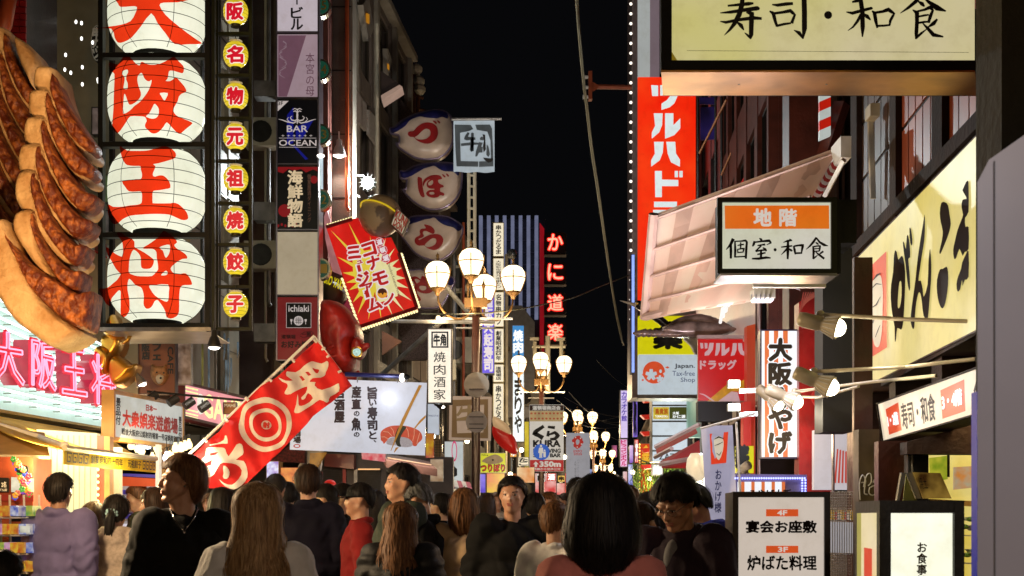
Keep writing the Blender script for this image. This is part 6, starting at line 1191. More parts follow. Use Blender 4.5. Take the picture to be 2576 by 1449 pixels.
MB().slab([D(1762,270,23.3),D(1800,268,23.3),D(1800,350,23.3),D(1762,352,23.3)],Vector((0,.03,0))).build('violet_pane',vg,T);MB().slab([D(1760,245,23.3),D(1800,245,23.3),D(1800,262,23.3),D(1760,262,23.3)],Vector((0,.03,0))).build('violet_pane',vg,T)
MB().slab([D(1858,470,20),D(1892,410,20),D(1892,460,20),D(1870,500,20)],Vector((0,.1,0))).build('red_sign_edge',glow('bar_red'),T)
YB=7.0;f=Flat(YB-.005)
T=thing('sushi_lightbox','huge cream lightbox reading 寿司・和食 with a brass underside at the top right','sign',D(2060,240,YB+.3))
V0=Vector((0,0,.45));V1=Vector((0,0,.021));fc=glow('cream_lightbox','D4C8A0',.8,.1,1.4,col2='CCC478');brs=mat('brass_underside',(.55,.27,.07),.38,.85,3,.45,.15,8)
a,b=D(1688,157,YB),D(2452,-75,YB);MB().box(a.x,b.x,YB,YB+.05,a.z,b.z).build('sign_face',fc,T)
for x0,y0,x1,y1 in((1662,-75,1688,181),(1688.1,157.2,2452,181)):
 p,q=D(x0,y1,YB),D(x1,y0,YB);MB().box(p.x,q.x,YB-.035,YB+.03,p.z,q.z).build('frame',BLACK,T)
A1,B1,C1,D1=D(1663,181.5,YB-.03),D(2452,181.5,YB-.03),D(2462,240,YB+.385),D(1668,240,YB+.385)
MB().hexa([D1,C1,B1,A1],[p+Vector((0,0,.02))for p in(D1,C1,B1,A1)]).build('brass_underside',brs,T)
MB().hexa([D1,C1,C1+V0,D1+V0],[p+Vector((0,.01,0))for p in(D1,C1,C1+V0,D1+V0)]).build('rear_sheet',BLACK,T)
MB().hexa([A1+V1,D1+V1,D1+V0,A1+V0],[p+Vector((.01,0,0))for p in(A1+V1,D1+V1,D1+V0,A1+V0)]).build('side_sheet',BLACK,T)
for x in(1859,2079):MB().lathe(D(x,211,YB+.18),[(0,.006),(.006,.004),(.007,0)],10,Vector((0,-1,0))).build('screw',STEEL,T)
zq=Z(2600,0,1300/2576)
def zst(sl,k=1.0):return[[(*zq([(x,y)])[0],w_*.3175*k)for x,y,w_ in s]for s in sl]
ST=[[(620,-20,6),(720,-28,8),(800,-35,8)],[(615,48,6),(700,40,9),(780,32,12),(820,28,6)],[(555,105,3),(640,98,10),(760,80,12),(850,68,14),(868,75,6)],[(735,-60,12),(728,40,15),(705,120,16),(668,190,13),(630,240,8),(588,282,2)],[(555,172,3),(600,180,9),(700,160,10),(820,145,12),(885,150,8)],[(762,98,6),(805,110,16),(802,200,15),(800,280,14),(797,312,3)],[(797,312,4),(770,280,7),(748,262,2)],[(690,180,6),(720,205,13),(742,242,4)],[(965,40,4),(1010,45,10),(1080,35,11),(1132,32,9)],[(1218,-60,16),(1222,100,16),(1222,230,16),(1210,312,4)],[(1212,310,5),(1180,265,12),(1138,242,2)],[(945,92,4),(975,110,12),(990,170,10),(1005,215,8)],[(975,112,8),(1050,102,9),(1110,90,12),(1145,122,8),(1120,190,10)],[(1000,210,8),(1060,196,8),(1115,188,6)],[(1598,22,5),(1640,10,12),(1690,-25,10)],[(1552,100,3),(1600,110,10),(1680,88,10),(1752,70,9),(1760,78,4)],[(1665,0,14),(1680,100,14),(1682,220,14),(1680,298,4)],[(1670,120,10),(1640,175,9),(1605,220,6),(1565,248,2)],[(1690,115,4),(1715,135,13),(1745,165,4)],[(1755,92,4),(1775,110,12),(1785,170,11),(1798,228,6)],[(1775,108,8),(1840,98,9),(1885,82,13),(1930,115,8),(1900,170,9),(1895,205,6)],[(1790,212,7),(1850,210,7),(1900,205,6)],[(1978,112,2),(2040,70,9),(2100,20,12),(2150,-40,12)],[(2150,-40,8),(2200,20,10),(2270,70,18),(2340,96,4)],[(2115,15,3),(2150,38,13),(2170,60,5)],[(2075,85,3),(2110,110,14),(2110,180,12),(2105,270,12),(2100,318,4)],[(2105,100,6),(2170,85,8),(2215,65,12),(2235,90,8),(2215,140,11),(2200,190,8)],[(2120,140,6),(2170,130,7),(2205,125,5)],[(2120,190,7),(2170,182,7),(2215,180,5)],[(2100,312,8),(2140,275,8),(2185,240,3)],[(2150,188,3),(2195,235,10),(2240,285,13),(2318,300,5)],[(2270,160,6),(2240,195,13),(2195,225,4)]]
m=MB();strokes(m,f,zst(ST,1.3));shape(m,f,[circ(*zq([(1411,121)])[0],10,10)],.004);m.build('lettering',INK,T)
m=MB();q=zq([(292,403),(2525,418)]);m.add([f(q[0][0],q[0][1]-.6,.004),f(q[1][0],q[1][1]-.6,.004),f(q[1][0],q[1][1]+.4,.004),f(q[0][0],q[0][1]+.4,.004)],[(0,1,2,3)]);m.build('rule_line',mat('rule_ink',(.15,.1,.02)),T)
shape(MB(),f,[zq([(168,405),(222,490),(168,490)])],.003).build('corner_stain',glow('stain_ochre','A08418',.5,.5,30),T)
T=thing('pillar','dark olive concrete pillar filling the right edge above the white panel','pillar',D(2520,1449,5.6));a=D(2455,0,5.7);MB().box(a.x,a.x+.5,5.4,5.7,0,5).build('shaft',mat('olive_concrete',(.022,.017,.006),.8,0,2.5,.6,.6,18),T)
Yp=3.2;T=thing('tall_cabinet','glossy white curved cabinet blurred at the right edge beside the blue striped post','cabinet',D(2540,1449,Yp))
prof=[(2459,458),(2488,402),(2576,340),(2700,253)]
ptsf=[D(x,y,Yp)for x,y in prof];m=MB();n_=len(ptsf)
m.add([p for p in ptsf]+[Vector((p.x,p.y,0))for p in ptsf]+[p+Vector((p.x*.16+.02,.5,0))for p in ptsf]+[Vector((p.x*1.16+.02,p.y+.5,0))for p in ptsf],[(i,i+1,n_+i+1,n_+i)for i in range(n_-1)]+[(i,2*n_+i,2*n_+i+1,i+1)for i in range(n_-1)]+[(0,n_,3*n_,2*n_)]);m.build('shell',mat('glossy_white',(.66,.62,.68),.3,0,2,.12,coat=.6),T)
MB().tube([D(2502,405,Yp-.004),D(2503,1500,Yp-.004)],.0015,4).build('seam',mat('seam_grey',(.3,.3,.32)),T)
T=thing('hazard_strip','blue and white striped hazard post beside the white panel','post',D(2470,1449,4.0));x0,x1=D(2458,0,4).x,D(2482,0,4).x
MB().box(x0,x1,4.0,4.05,0,D(0,985,4).z).build('blue_post',glow('hazard_blue','1020A0',.5,.1),T)
m=MB();
for k in range(4):y=1010+k*128;MB().add([D(2458.3,y+20,3.996),D(2474,y,3.996),D(2474,y+60,3.996),D(2458.3,y+85,3.996)],[(0,1,2,3)]).build('white_band',mat('band_white',(.6,.6,.62),.4),T)
V=Vector
T=thing('timber_building','dark timber restaurant building with lattice windows on the right','building',V((3.4,9.5,0)))
rb=R_(0);t_=V((.06,1,0)).normalized();up=V((0,0,1))
def rbox(Y0,Y1,z0,z1,o0,o1,m_,nm,parent=None):
 a=V((1.97+.06*Y0,Y0,0));b=V((1.97+.06*Y1,Y1,0));n=rb.n
 return MB().hexa([a+n*o1+up*z0,b+n*o1+up*z0,b+n*o1+up*z1,a+n*o1+up*z1],[a+n*o0+up*z0,b+n*o0+up*z0,b+n*o0+up*z1,a+n*o0+up*z1]).build(nm,m_,parent or T)
rbox(5.9,13.6,2.2,9,-4,-.25,WOODD,'wall_core');rbox(8.8,13.6,0,2.2,-4,-.25,WOODD,'wall_lower')
for Y0,Y1 in((5.9,6.1),(8.05,8.3),(9.3,9.5),(10.7,10.95),(12.4,12.6),(13.4,13.6)):rbox(Y0,Y1,2.2 if Y0<8.6 else 0,9,-.25,.02,WOODD,'post')
shoji=mat('brown_paper_pane',(.3,.06,.022),.35,0,2,.5);shod=mat('dark_paper_pane',(.09,.045,.02),.3,0,2,.5)
for(Y0,Y1,m_)in((6.1,8.05,shoji),(8.3,9.3,shoji),(9.5,10.7,shod)):
 w_=rbox(Y0,Y1,3.55,6.6,-.08,-.03,BLACK,'lattice_window')
 nb=int((Y1-Y0)/.2);dz=.42
 for i in range(nb):
  for j in range(6):
   y0=Y0+(Y1-Y0)*i/nb+.012;y1=Y0+(Y1-Y0)*(i+1)/nb-.012;z0=3.6+j*dz;rbox(y0,y1,z0,z0+dz-.03,-.029,-.02,m_,'pane',w_)
rbox(5.9,10.9,3.45,3.54,-.05,.04,WOODD,'beam')
MB().box(D(2100,0,12).x,D(2165,0,12).x,12,12.3,0,7).build('front_post',WOODD,T);MB().box(D(1985,0,12.4).x,D(2098,0,12.4).x,12.4,12.7,D(0,900,12.4).z,7).build('front_wall',WOODR,T)
for x in(2105,2120,2150):MB().box(D(x,0,11.9).x,D(x+5,0,11.9).x,11.9,11.99,1,7).build('batten',WOODD,T)
for q in(((2046,480),(2118,260)),((1998,720),(2060,640))):MB().tube([D(*q[0],11.6),D(*q[1],11.6)],.07,4).build('brace',WOODR,T)
MB().box(D(2080,0,8.7).x,D(2160,0,8.7).x,8.75,9.1,D(0,607,8.7).z,D(0,497,8.7).z).build('black_panel',BLACK,T)
MB().box(D(2083,0,9).x,D(2158,0,9).x,9.15,9.4,D(0,1083,9).z,D(0,612,9).z).build('black_shutter',INK,T)
MB().box(D(2158,0,9.3).x,D(2205,0,9.3).x,9.4,9.6,0,D(0,640,9.3).z).build('brown_wall',WOODR,T)
T=thing('junction_box','white junction box with two conduits on the dark timber wall','box',D(2188,300,10));a,b=D(2176,306,10),D(2200,275,10);MB().box(a.x,b.x,9.85,10,a.z,b.z).build('box',CREAMP,T)
for x in(2187,2193):MB().tube([D(x,306,9.95),D(x+2,380,9.95),D(x+6,500,9.95)],.014,6).build('conduit',CREAMP,T)
sr=R_(0);zG=Z(3420,560,490/789);cor=[(2160,652),(2475,334),(2475,831),(2160,988)]
T=thing('yellow_wall_sign','huge cream yellow wall sign with black brush kana and a red square','sign',sr(2300,960))
Qg=[sr(*c,.03)for c in cor];MB().slab(Qg,-sr.n*.28).build('casing',mat('dark_brown_edge',(.05,.015,.01)),T)
MB().slab([sr(2162,656,.035),sr(2475,341,.035),sr(2475,828,.035),sr(2162,984,.035)],-sr.n*.003).build('sign_face',glow('yellow_sign_face','D8CC94',.86,.08,1.2,col2='D8C66A'),T)
shape(MB(),sr,[zG([(120,832),(243,716),(247,1335),(127,1410)])],.042).build('red_square',glow('ganko_red','D83818',.85,.1),T)
m=MB();shape(m,sr,[zG([(150,930),(170,890),(205,870),(218,910),(225,1000),(222,1120),(218,1230),(205,1310),(188,1335),(165,1310),(152,1220),(143,1080),(145,1000)])],.046,0,3);m.build('pale_patch',glow('patch_cream','D8CCB4',.75,.1),T)
m=MB();strokes(m,sr,[[(*zG([(x,y)])[0],w_)for x,y,w_ in s]for s in([(165,900,.8),(190,870,2.5),(212,858,1.5)],[(150,960,.8),(185,925,1.5),(220,930,.6)],[(155,1080,.8),(185,1060,1.6),(212,1010,.6)],[(150,1130,.6),(165,1180,1.2),(175,1130,.6)],[(180,1270,.6),(195,1230,1.2),(212,1190,.5)],[(152,820,1),(152,880,1.2),(146,960,.8)])],.05);m.build('brush_marks',INK,T)
kb=mat('kana_brush_ink',(.012,.005,.002),.7,spec=.15)
K=[[zG([(300,712),(312,722),(322,770),(340,748),(355,760),(368,850),(365,1000),(358,1130),(352,1190),(340,1222),(315,1210),(308,1280),(300,1297),(297,1200),(282,1120),(272,1020),(275,930),(288,850),(292,760)]),zG([(330,915),(342,915),(343,1000),(332,1075),(318,1075),(322,980)])],[zG([(352,655),(362,665),(372,700),(378,620),(388,618),(398,680),(400,755),(388,765),(396,850),(400,950),(392,967),(380,900),(370,800),(358,720)])],[zG([(395,570),(405,572),(415,640),(412,678),(400,660)])],[zG([(495,478),(498,540),(494,640),(478,740),(465,830),(455,905),(470,905),(483,960),(490,1010),(515,930),(520,800),(525,740),(532,700),(540,800),(538,900),(530,1000),(522,1100),(512,1160),(488,1130),(478,1050),(468,990),(455,985),(440,1050),(432,1130),(428,1200),(418,1217),(405,1180),(405,1120),(418,1020),(435,900),(450,760),(468,640),(485,540)])],[zG([(605,405),(630,400),(650,420),(660,480),(668,540),(655,600),(632,660),(615,700),(600,732),(592,720),(608,650),(615,590),(602,530),(595,470)])],[zG([(595,835),(615,830),(640,815),(650,850),(650,930),(640,1010),(625,1070),(608,1083),(590,1050),(577,980),(577,900)])],[zG([(782,262),(768,270),(750,310),(745,325),(765,360),(770,378),(745,385),(738,430),(748,480),(735,520),(712,580),(695,650),(683,710),(690,765),(705,755),(725,700),(745,745),(760,720),(785,700),(785,560),(765,560),(762,500),(785,460),(785,300)])],[zG([(785,715),(765,740),(742,790),(735,830),(715,880),(705,930),(712,975),(730,960),(742,900),(745,940),(760,900),(785,880)])]]
for k_ in K:m=MB();shape(m,sr,k_,.042,0,2);m.build('brush_character',kb,T)
MB().slab([sr(2225,955,.02),sr(2475,829,.02),sr(2475,845,.05),sr(2235,972,.05)],V((.25,0,0))).build('lower_rail',WOODD,T)
def p1(mb,Q):
 text(mb,'寿司・和食',qt(Q,.255,.22,.585,.84),.006,.012)
 text(mb,'個室',qt(Q,.9,.16,1.12,.84),.006,.012)
def p2(mb,Q):
 for a,b in((.085,.235),(.64,.83)):mb.add([Q.at(a,.22,.005),Q.at(b,.16,.005),Q.at(b,.84,.005),Q.at(a,.86,.005)],[(0,1,2,3)])
def p3(mb,Q):text(mb,'1・2階',qt(Q,.1,.38,.22,.68),.01,.04);text(mb,'3・4階',qt(Q,.655,.34,.815,.68),.01,.04)
board('floor_guide_sign','slanting white sign with 1・2階 寿司・和食 and 3・4階 in red boxes over the entrance','sign',R_(.1),[(2209,1014),(2490,913),(2490,1036),(2224,1113)],.15,glow('cream_guide','E4D4BC',.95,.1,2),WOODD,.012,prints=(('lettering',p1,mat('brush_ink')),('red_boxes',p2,glow('guide_red','D8481C',.85,.1)),('box_lettering',p3,glow('banner_white_hot'))))
T=thing('restaurant_entrance','glowing yellow restaurant entrance with menu displays at the lower right','entrance',V((3.0,8.6,0)))
ye=glow('yellow_interior','D8B838',.8,.35,2.5,col2='F0E8A0')
MB().slab([D(2335,1142,8.4),D(2480,1138,8.4),D(2480,1700,8.4),D(2335,1700,8.4)],V((0,.2,0))).build('lit_back_wall',ye,T)
MB().slab([D(2282,1112,8.2),D(2480,1060,8.0),D(2480,1142,8.0),D(2282,1142,8.2)],V((0,.15,0))).build('dark_lintel',WOODD,T)
for x0,x1,m_ in((2284,2289,STEEL),(2292,2297,CREAMP),(2300,2336,INK)):MB().slab([D(x0,1112,8.3),D(x1,1112,8.3),D(x1,1640,8.3),D(x0,1640,8.3)],V((0,.08,0))).build('door_frame',m_,T)
MB().slab([D(2210,1110,8.5),D(2284,1108,8.5),D(2284,1640,8.5),D(2210,1640,8.5)],V((0,.1,0))).build('red_brown_post',WOODR,T)
MB().tube([D(2386,1145,8.35),D(2386,1200,8.35)],.008,4).build('divider',INK,T)
fol=glow('lit_plant_poster','88A020',.6,.8,18,col2='D8D040')
MB().slab([D(2338,1152,8.36),D(2384,1146,8.36),D(2384,1205,8.36),D(2342,1215,8.36)],V((0,.01,0))).build('plant_poster',fol,T)
MB().slab([D(2400,1175,8.36),D(2455,1172,8.36),D(2455,1226,8.36),D(2400,1232,8.36)],V((0,.02,0))).build('food_photo',glow('food_photo','D88838',.6,.7,16,col2='A8B8A0'),T)
MB().slab([D(2340,1255,8.3),D(2480,1262,8.3),D(2480,1275,8.3),D(2340,1268,8.3)],V((0,.15,0))).build('counter_shelf',mat('honey_wood'),T)
for i,(x,y)in enumerate(((2425,1330),(2440,1310),(2450,1335),(2430,1400),(2448,1390))):MB().lathe(D(x,y,8.25),[(0,0),(.03,.0),(.05,.02),(.045,.02),(0,.012)],14).build('sample_dish',WHITEP,T)
for x,y in((2427,1325),(2441,1306),(2433,1396)):MB().ell(D(x,y,8.22),(.025,.02,.015),8,5).build('sample_food',mat('salad_green',(.15,.3,.03)),T)
for y in(1345,1415):MB().slab([D(2415,y,8.2),D(2480,y+3,8.2),D(2480,y+6,8.2),D(2415,y+3,8.2)],V((0,.15,0))).build('sample_shelf',CREAMP,T)
lamp_light('AREA',V((2.75,8.1,2.25)),40,(1,.82,.42),.6,(R(15),0,0),name='entrance_ceiling_light')
T=thing('easel_menu','brown textured menu board on a white easel behind the cube lantern','menu board',D(2320,1258,6.6))
Ye=6.6;pw=mat('easel_white',(.55,.53,.4),.5)
MB().slab([D(2268,1189,Ye),D(2280,1189,Ye),D(2262,1262,Ye),D(2256,1262,Ye)],V((0,.03,0))).build('easel_leg',pw,T);MB().slab([D(2282,1189,Ye),D(2297,1187,Ye),D(2318,1254,Ye),D(2306,1254,Ye)],V((0,.03,0))).build('easel_leg',pw,T)
MB().slab([D(2280,1192,Ye+.05),D(2284,1192,Ye+.05),D(2308,1262,Ye+.05),D(2272,1262,Ye+.05)],V((0,.01,0))).build('green_card',mat('green_card',(.4,.42,.08)),T)
MB().slab([D(2298,1188,Ye-.02),D(2366,1190,Ye-.02),D(2394,1254,Ye-.05),D(2324,1254,Ye-.05)],V((0,.02,0))).build('menu_page',glow('menu_gold','A88438',.5,.8,13,col2='3A2008'),T)
m=MB();text(m,'焼土',lambda a,b,l=0:D(2308+a*20+b*8,1200+b*30,Ye-.06));m.build('brush_writing',INK,T)
Y8=8.5;T=thing('basement_lightbox','black framed lightbox with an orange 地階 band and 個室・和食 in brush lettering','sign',D(1955,705,Y8+.3));f=Flat(Y8-.006)
z5=Z(2840,780,560/2254)
a,b=D(1803,689,Y8),D(2103,499,Y8);u_=12*Y8/FPX
MB().box(a.x+.03,b.x+.03,Y8+.004,Y8+.27,a.z+.002,b.z-.002).build('casing',BLACK,T)
for x0,y0,x1,y1 in((1803,499,1815.5,689),(2089,499,2103,689),(1815.6,499,2088.9,510),(1815.6,678,2088.9,689)):
 p,q=D(x0,y1,Y8),D(x1,y0,Y8);MB().box(p.x,q.x,Y8-.03,Y8+.003,p.z,q.z).build('frame',mat('olive_black_steel'),T)
MB().box(D(1815.6,0,Y8).x,D(2088.9,0,Y8).x,Y8-.004,Y8+.002,D(0,678,Y8).z,D(0,510,Y8).z).build('sign_face',glow('basement_face','D4CEC4',.82,.06,1.2,col2='C8D0A8'),T)
MB().box(a.x+.02,b.x,Y8-.03,Y8+.27,a.z-.015,a.z-.001).build('steel_underside',STEEL,T)
shape(MB(),f,[z5([(235,172),(1915,168),(1920,545),(242,545)])],.002).build('orange_band',glow('basement_orange','D8741C',.85,.06,2,col2='E06010'),T)
m=MB();q=z5([(695,215),(995,510),(1110,222),(1400,512)]);text(m,'地',(f,*q[0],*q[1]),.006,.04,vert=True,fit=True);text(m,'階',(f,*q[2],*q[3]),.006,.035,vert=True,fit=True);m.build('band_lettering',glow('basement_letter','D8CEC4',.82,.05),T)
S2=[[(375,705,22),(330,800,18),(258,882,4)],[(335,800,14),(335,900,18),(335,1025,14)],[(400,740,10),(405,900,16),(400,1010,12)],[(400,748,8),(500,745,10),(570,735,14),(592,760,14),(582,880,16),(575,1028,14)],[(410,1000,9),(500,995,9),(570,992,9)],[(440,815,7),(490,805,9),(545,798,10)],[(492,765,9),(492,830,10),(490,870,9)],[(440,870,6),(448,940,10)],[(440,880,7),(500,868,9),(545,865,12),(530,925,8)],[(450,930,8),(535,922,8)],[(790,700,6),(820,720,16),(835,745,8)],[(715,745,14),(700,800,16),(680,832,8)],[(715,765,10),(830,750,12),(950,740,18),(980,775,10),(910,805,5)],[(760,818,8),(830,808,10),(885,800,14)],[(820,820,12),(770,870,10),(730,915,12)],[(735,910,12),(820,895,11),(895,888,12)],[(845,850,6),(885,880,16),(905,910,10)],[(815,895,14),(818,960,15),(815,1015,14)],[(755,962,8),(820,950,12),(890,935,10)],[(670,1030,10),(780,1030,16),(900,1012,16),(972,1020,8)],[(1175,770,4),(1240,745,14),(1315,735,10),(1270,722,12)],[(1140,845,8),(1230,835,12),(1320,825,10)],[(1250,750,14),(1248,880,20),(1245,1040,12)],[(1240,860,12),(1200,910,12),(1138,970,3)],[(1270,870,6),(1295,895,16),(1320,910,8)],[(1340,825,10),(1355,890,16),(1370,965,10)],[(1350,830,12),(1420,818,12),(1490,815,18),(1475,880,14),(1465,945,8)],[(1370,945,12),(1420,942,12),(1478,942,10)],[(1705,690,12),(1660,760,16),(1600,830,12),(1538,885,3)],[(1700,695,10),(1760,770,14),(1830,812,18),(1895,828,3)],[(1690,770,6),(1720,790,13),(1740,806,6)],[(1650,830,10),(1660,930,16),(1652,1040,10)],[(1660,840,10),(1720,830,10),(1765,828,12),(1755,890,12),(1745,915,8)],[(1670,875,8),(1750,870,7)],[(1670,915,8),(1750,912,8)],[(1650,1035,12),(1690,1005,10),(1725,975,4)],[(1690,925,6),(1745,970,14),(1830,1035,14)],[(1815,915,12),(1780,940,12),(1745,965,5)]]
m=MB();strokes(m,f,[[(*z5([(x,y)])[0],w_*.2)for x,y,w_ in s]for s in S2],.004);shape(m,f,[circ(*z5([(1047,883)])[0],3.8,4)],.004);m.build('lettering',kb,T)
MB().slab([D(1895,710,8.9),D(2078,710,8.9),D(2078,722,8.9),D(1895,722,8.9)],V((0,.05,0))).build('bracket',CREAMP,T)
T=thing('strip_fixture','small white box lamp under the basement lightbox','lamp',D(1920,752,9));MB().box(D(1893,0,9).x,D(1947,0,9).x,8.95,9.1,D(0,752,9).z,D(0,728,9).z).build('body',CREAMP,T);MB().box(D(1896,0,9).x,D(1944,0,9).x,8.97,9.08,D(0,757,9).z,D(0,752.3,9).z).build('tube',glow('lilac_tube','E8E4FF',1.6,.1),T)
for x in(1893,1904,1915,1926,1937):MB().box(D(x,0,8.9).x,D(x+1.5,0,8.9).x,8.93,8.949,D(0,752,8.9).z,D(0,738,8.9).z).build('vent_rib',GREYM,T)
lamp_light('POINT',D(1880,860,8.9),22,(.95,.88,1),.08,name='fixture_light');lamp_light('AREA',D(1700,880,9.6),50,(1,.93,.84),.8,(R(165),R(-15),0),name='awning_lamp')
T=thing('pink_awning','faded pink striped retractable awning seen from below with folding arms','awning',D(1880,500,11))
aw=mat('pink_awning_cloth',(.86,.74,.68),.8,0,1.6,.3,.1,20,col2=(.82,.62,.57),thr=(.42,.58),tr=.35)
a0,a1=D(2112,372,10.0),D(2133,400,9.6);q=[D(1642,545,10.8),D(2108,375,10.0),D(1885,760,9.2),D(1622,800,11.2)]
def bil(u,v):return q[0]*(1-u)*(1-v)+q[1]*u*(1-v)+q[2]*u*v+q[3]*(1-u)*v
vs=[bil(i/10,j/8)+V((0,0,-.03*math.sin(j/8*math.pi)))for j in range(9)for i in range(11)];fs=[(j*11+i,j*11+i+1,(j+1)*11+i+1,(j+1)*11+i)for j in range(8)for i in range(10)]
MB().add(vs,fs).build('cloth',aw,T,smooth=True);MB().add([v+V((0,.01,.015))for v in vs],fs).build('cloth_top',aw,T,smooth=True)
stp=mat('awning_stripe_rose',(.5,.15,.12),.8)
for k in range(4):
 u0=.14+k*.24;m=MB();m.add([bil(u0,v/6)+V((0,-.012,-.03*math.sin(v/6*math.pi)-.004))for v in range(7)]+[bil(u0+.1,v/6)+V((0,-.012,-.03*math.sin(v/6*math.pi)-.004))for v in range(7)],[(v,v+1,v+8,v+7)for v in range(6)]);m.build('faded_stripe',mat('awning_stripe_faded',(.82,.58,.52),.8,0,3,.3,tr=.35),T)
for v,r_ in((.0,.012),(.3,.013),(.56,.013),(.8,.012)):MB().tube([bil(0,v)+V((0,-.04,-.03)),bil(.98,v)+V((0,-.04,-.03))],r_,6).build('rafter',PINKISHP,T)
MB().tube([D(1645,538,10.75),D(1622,802,11.15)],.04,8).build('front_bar',PINKISHP,T)
MB().tube([D(1622,798,11.1),D(1795,757,10.2),D(1892,712,9.5)],.03,6).build('folding_arm',PINKISHP,T)
MB().box(D(2107,0,9.8).x,D(2133,0,9.8).x,9.7,10,D(0,405,9.8).z,D(0,352,9.8).z).build('end_cap',WHITEP,T)
for k in range(12):
 x,y=2108-k*5.2,408+k*7.6;MB().tube([D(x,y,9.9),D(x-5,y+7.4,9.95)],.035,8).build('roller_stripe',REDP if k%2 else WHITEP,T)
MB().tube([D(2123,402,9.6),D(2075,493,9.9)],.02,4).build('strut',WHITEP,T)
T=thing('wire_stripe_sign','red and white striped sign fragment above the awning housing','sign',D(2075,300,12))
for k in range(5):
 y=232+k*24;MB().slab([D(2062,y,11.5),D(2090,y-12,11.5),D(2090,y+12,11.5),D(2062,y+24,11.5)],V((0,.05,0))).build('stripe',glow('stripe_red','C82010',.7,.1)if k%2 else glow('stripe_white','C8D0CC',.7,.1),T)
T=thing('crane_sculpture','dark flying crane sculpture with a pale beak under the pink awning','sculpture',D(1740,880,19))
cm=mat('crane_black',(.015,.013,.012),.22,.3,4,.4,spec=.7);cw=mat('crane_pearl',(.5,.34,.3),.25,.3,5,.7)
f=Flat(18.5);zc=Z(2048,768,.53002)
pillow(MB(),f,[(1594,765),(1600,757),(1612,756),(1625,766),(1632,777),(1624,783),(1606,778)],8,.08,4,.08,2).build('head',cm,T,smooth=True)
MB().tube([D(1600,768,18.45),D(1585,763,18.45),D(1559,756,18.45)],[.03,.018,.003],8).build('beak',mat('beak_bone',(.5,.42,.3),.4),T)
MB().ell(D(1603,763,18.38),(.018,.01,.018)).build('eye',gold,T)
MB().tube([D(x,y,18.5)for x,y in spl([(1615,770),(1640,790),(1662,806),(1680,820),(1700,822)])],[.06]*4+[.055]*4+[.055]*4+[.07]*5,10).build('neck',cm,T,smooth=True)
pillow(MB(),f,[(1668,826),(1690,808),(1720,795),(1760,790),(1800,800),(1835,818),(1860,838),(1830,842),(1790,832),(1750,838),(1700,838)],16,.22,5,.2,3).build('body',cw,T,smooth=True)
pillow(MB(),Flat(18.3),[(1660,832),(1700,812),(1740,808),(1800,812),(1855,826),(1870,828),(1830,838),(1780,846),(1720,848),(1680,844)],10,.14,5,.08,3).build('wing',cw,T,smooth=True)
for k in range(9):
 x=1592+k*13;MB().tube([D(x+34,833+k*.6,18.25),D(x+14,840,18.22),D(x,838+k*1.2,18.2)],[.04,.05,.012],6).build('feather',cw,T,smooth=True)
MB().hexa([D(1845,820,18.5),D(1890,820,18.5),D(1890,835,18.5),D(1850,832,18.5)],[D(1845,820,18.7),D(1890,820,18.7),D(1890,835,18.7),D(1850,832,18.7)]).build('red_tail_bar',REDP,T)
pillow(MB(),Flat(18.7),[(1720,848),(1770,848),(1760,880),(1750,890),(1738,868)],8,.1,5,.1).build('lower_wing',mat('crane_grey',(.3,.29,.26),.4),T,smooth=True)
T=lightbox('red_square_sign','red square sign with white ツルハドラッグ lettering under the crane sculpture','sign',1756,851,1879,1008,18,.1,glow('square_red','C80808',.72,.1,2),PINKISHP,0)
f=Flat(17.99);m=MB()
for l in([(695,497),(730,500),(735,560),(705,565)],[(748,497),(782,500),(782,560),(752,565)],[(805,497),(855,497),(845,575),(800,640),(748,648),(750,610),(790,575)],[(882,500),(930,500),(925,580),(900,640),(868,648),(880,560)],[(945,500),(985,500),(985,580),(1035,545),(1035,590),(985,640),(945,648)],[(1075,500),(1122,500),(1118,580),(1095,640),(1050,650),(1068,580)],[(1135,500),(1182,500),(1190,580),(1215,610),(1215,650),(1165,630),(1140,580)]):shape(m,f,[z9(l)],.004)
q=z9([(698,698),(1115,803)]);text(m,'ドラッグ',(f,*q[0],*q[1]),.004,.05);m.build('lettering',glow('drug_letter_pale','D0A8AC',.7,.1),T)
shape(MB(),f,[z9([(780,1172),(1000,985),(1060,960),(1100,975),(1235,910),(1238,1000),(1160,1060),(1060,1060),(905,1175)])],.005,0,1).build('yellow_brush_print',glow('brush_yellow','D89818',.7,.4,14),T)
shape(MB(),f,[z9([(905,1175),(1060,1060),(1130,1070),(1160,1178)])],.007).build('white_print',glow('drug_letter_pale'),T);shape(MB(),f,[z9([(682,1085),(735,1090),(790,1120),(870,1175),(845,1176),(780,1135),(740,1105)])],.006,0,2).build('white_swoosh',glow('drug_letter_pale'),T)
for y in(846,1013):MB().box(D(1755,0,17.9).x,D(1905,0,17.9).x,17.92,18.05,D(0,y+5,17.9).z,D(0,y-4,17.9).z).build('support_bar',PINKISHP,T)
for y,lb in((966,'upper dazzling white box floodlight before the red square sign'),(1025,'lower dazzling white box floodlight below the red square sign')):
 T=thing('box_floodlight',lb,'lamp',D(1846,y+12,16));MB().box(D(1832,0,16).x,D(1860,0,16).x,15.95,16.1,D(0,y+9,16).z,D(0,y-9,16).z).build('housing',CREAMP,T);MB().box(D(1836,0,16).x,D(1856,0,16).x,15.92,15.949,D(0,y+6,16).z,D(0,y-6,16).z).build('lens',glow('dazzling_white'),T)
 MB().tube([D(1860,y+18,16.1),D(1905,y+16,16.1)],.03,6).build('arm',WHITEP,T);lamp_light('POINT',D(1846,y,15.7),50,(.85,.88,1),.08,name='flood_glow')
T=thing('orange_shop_wall','orange and red lit shop wall with pale tubes behind the red square sign','shop',D(1880,1300,17));
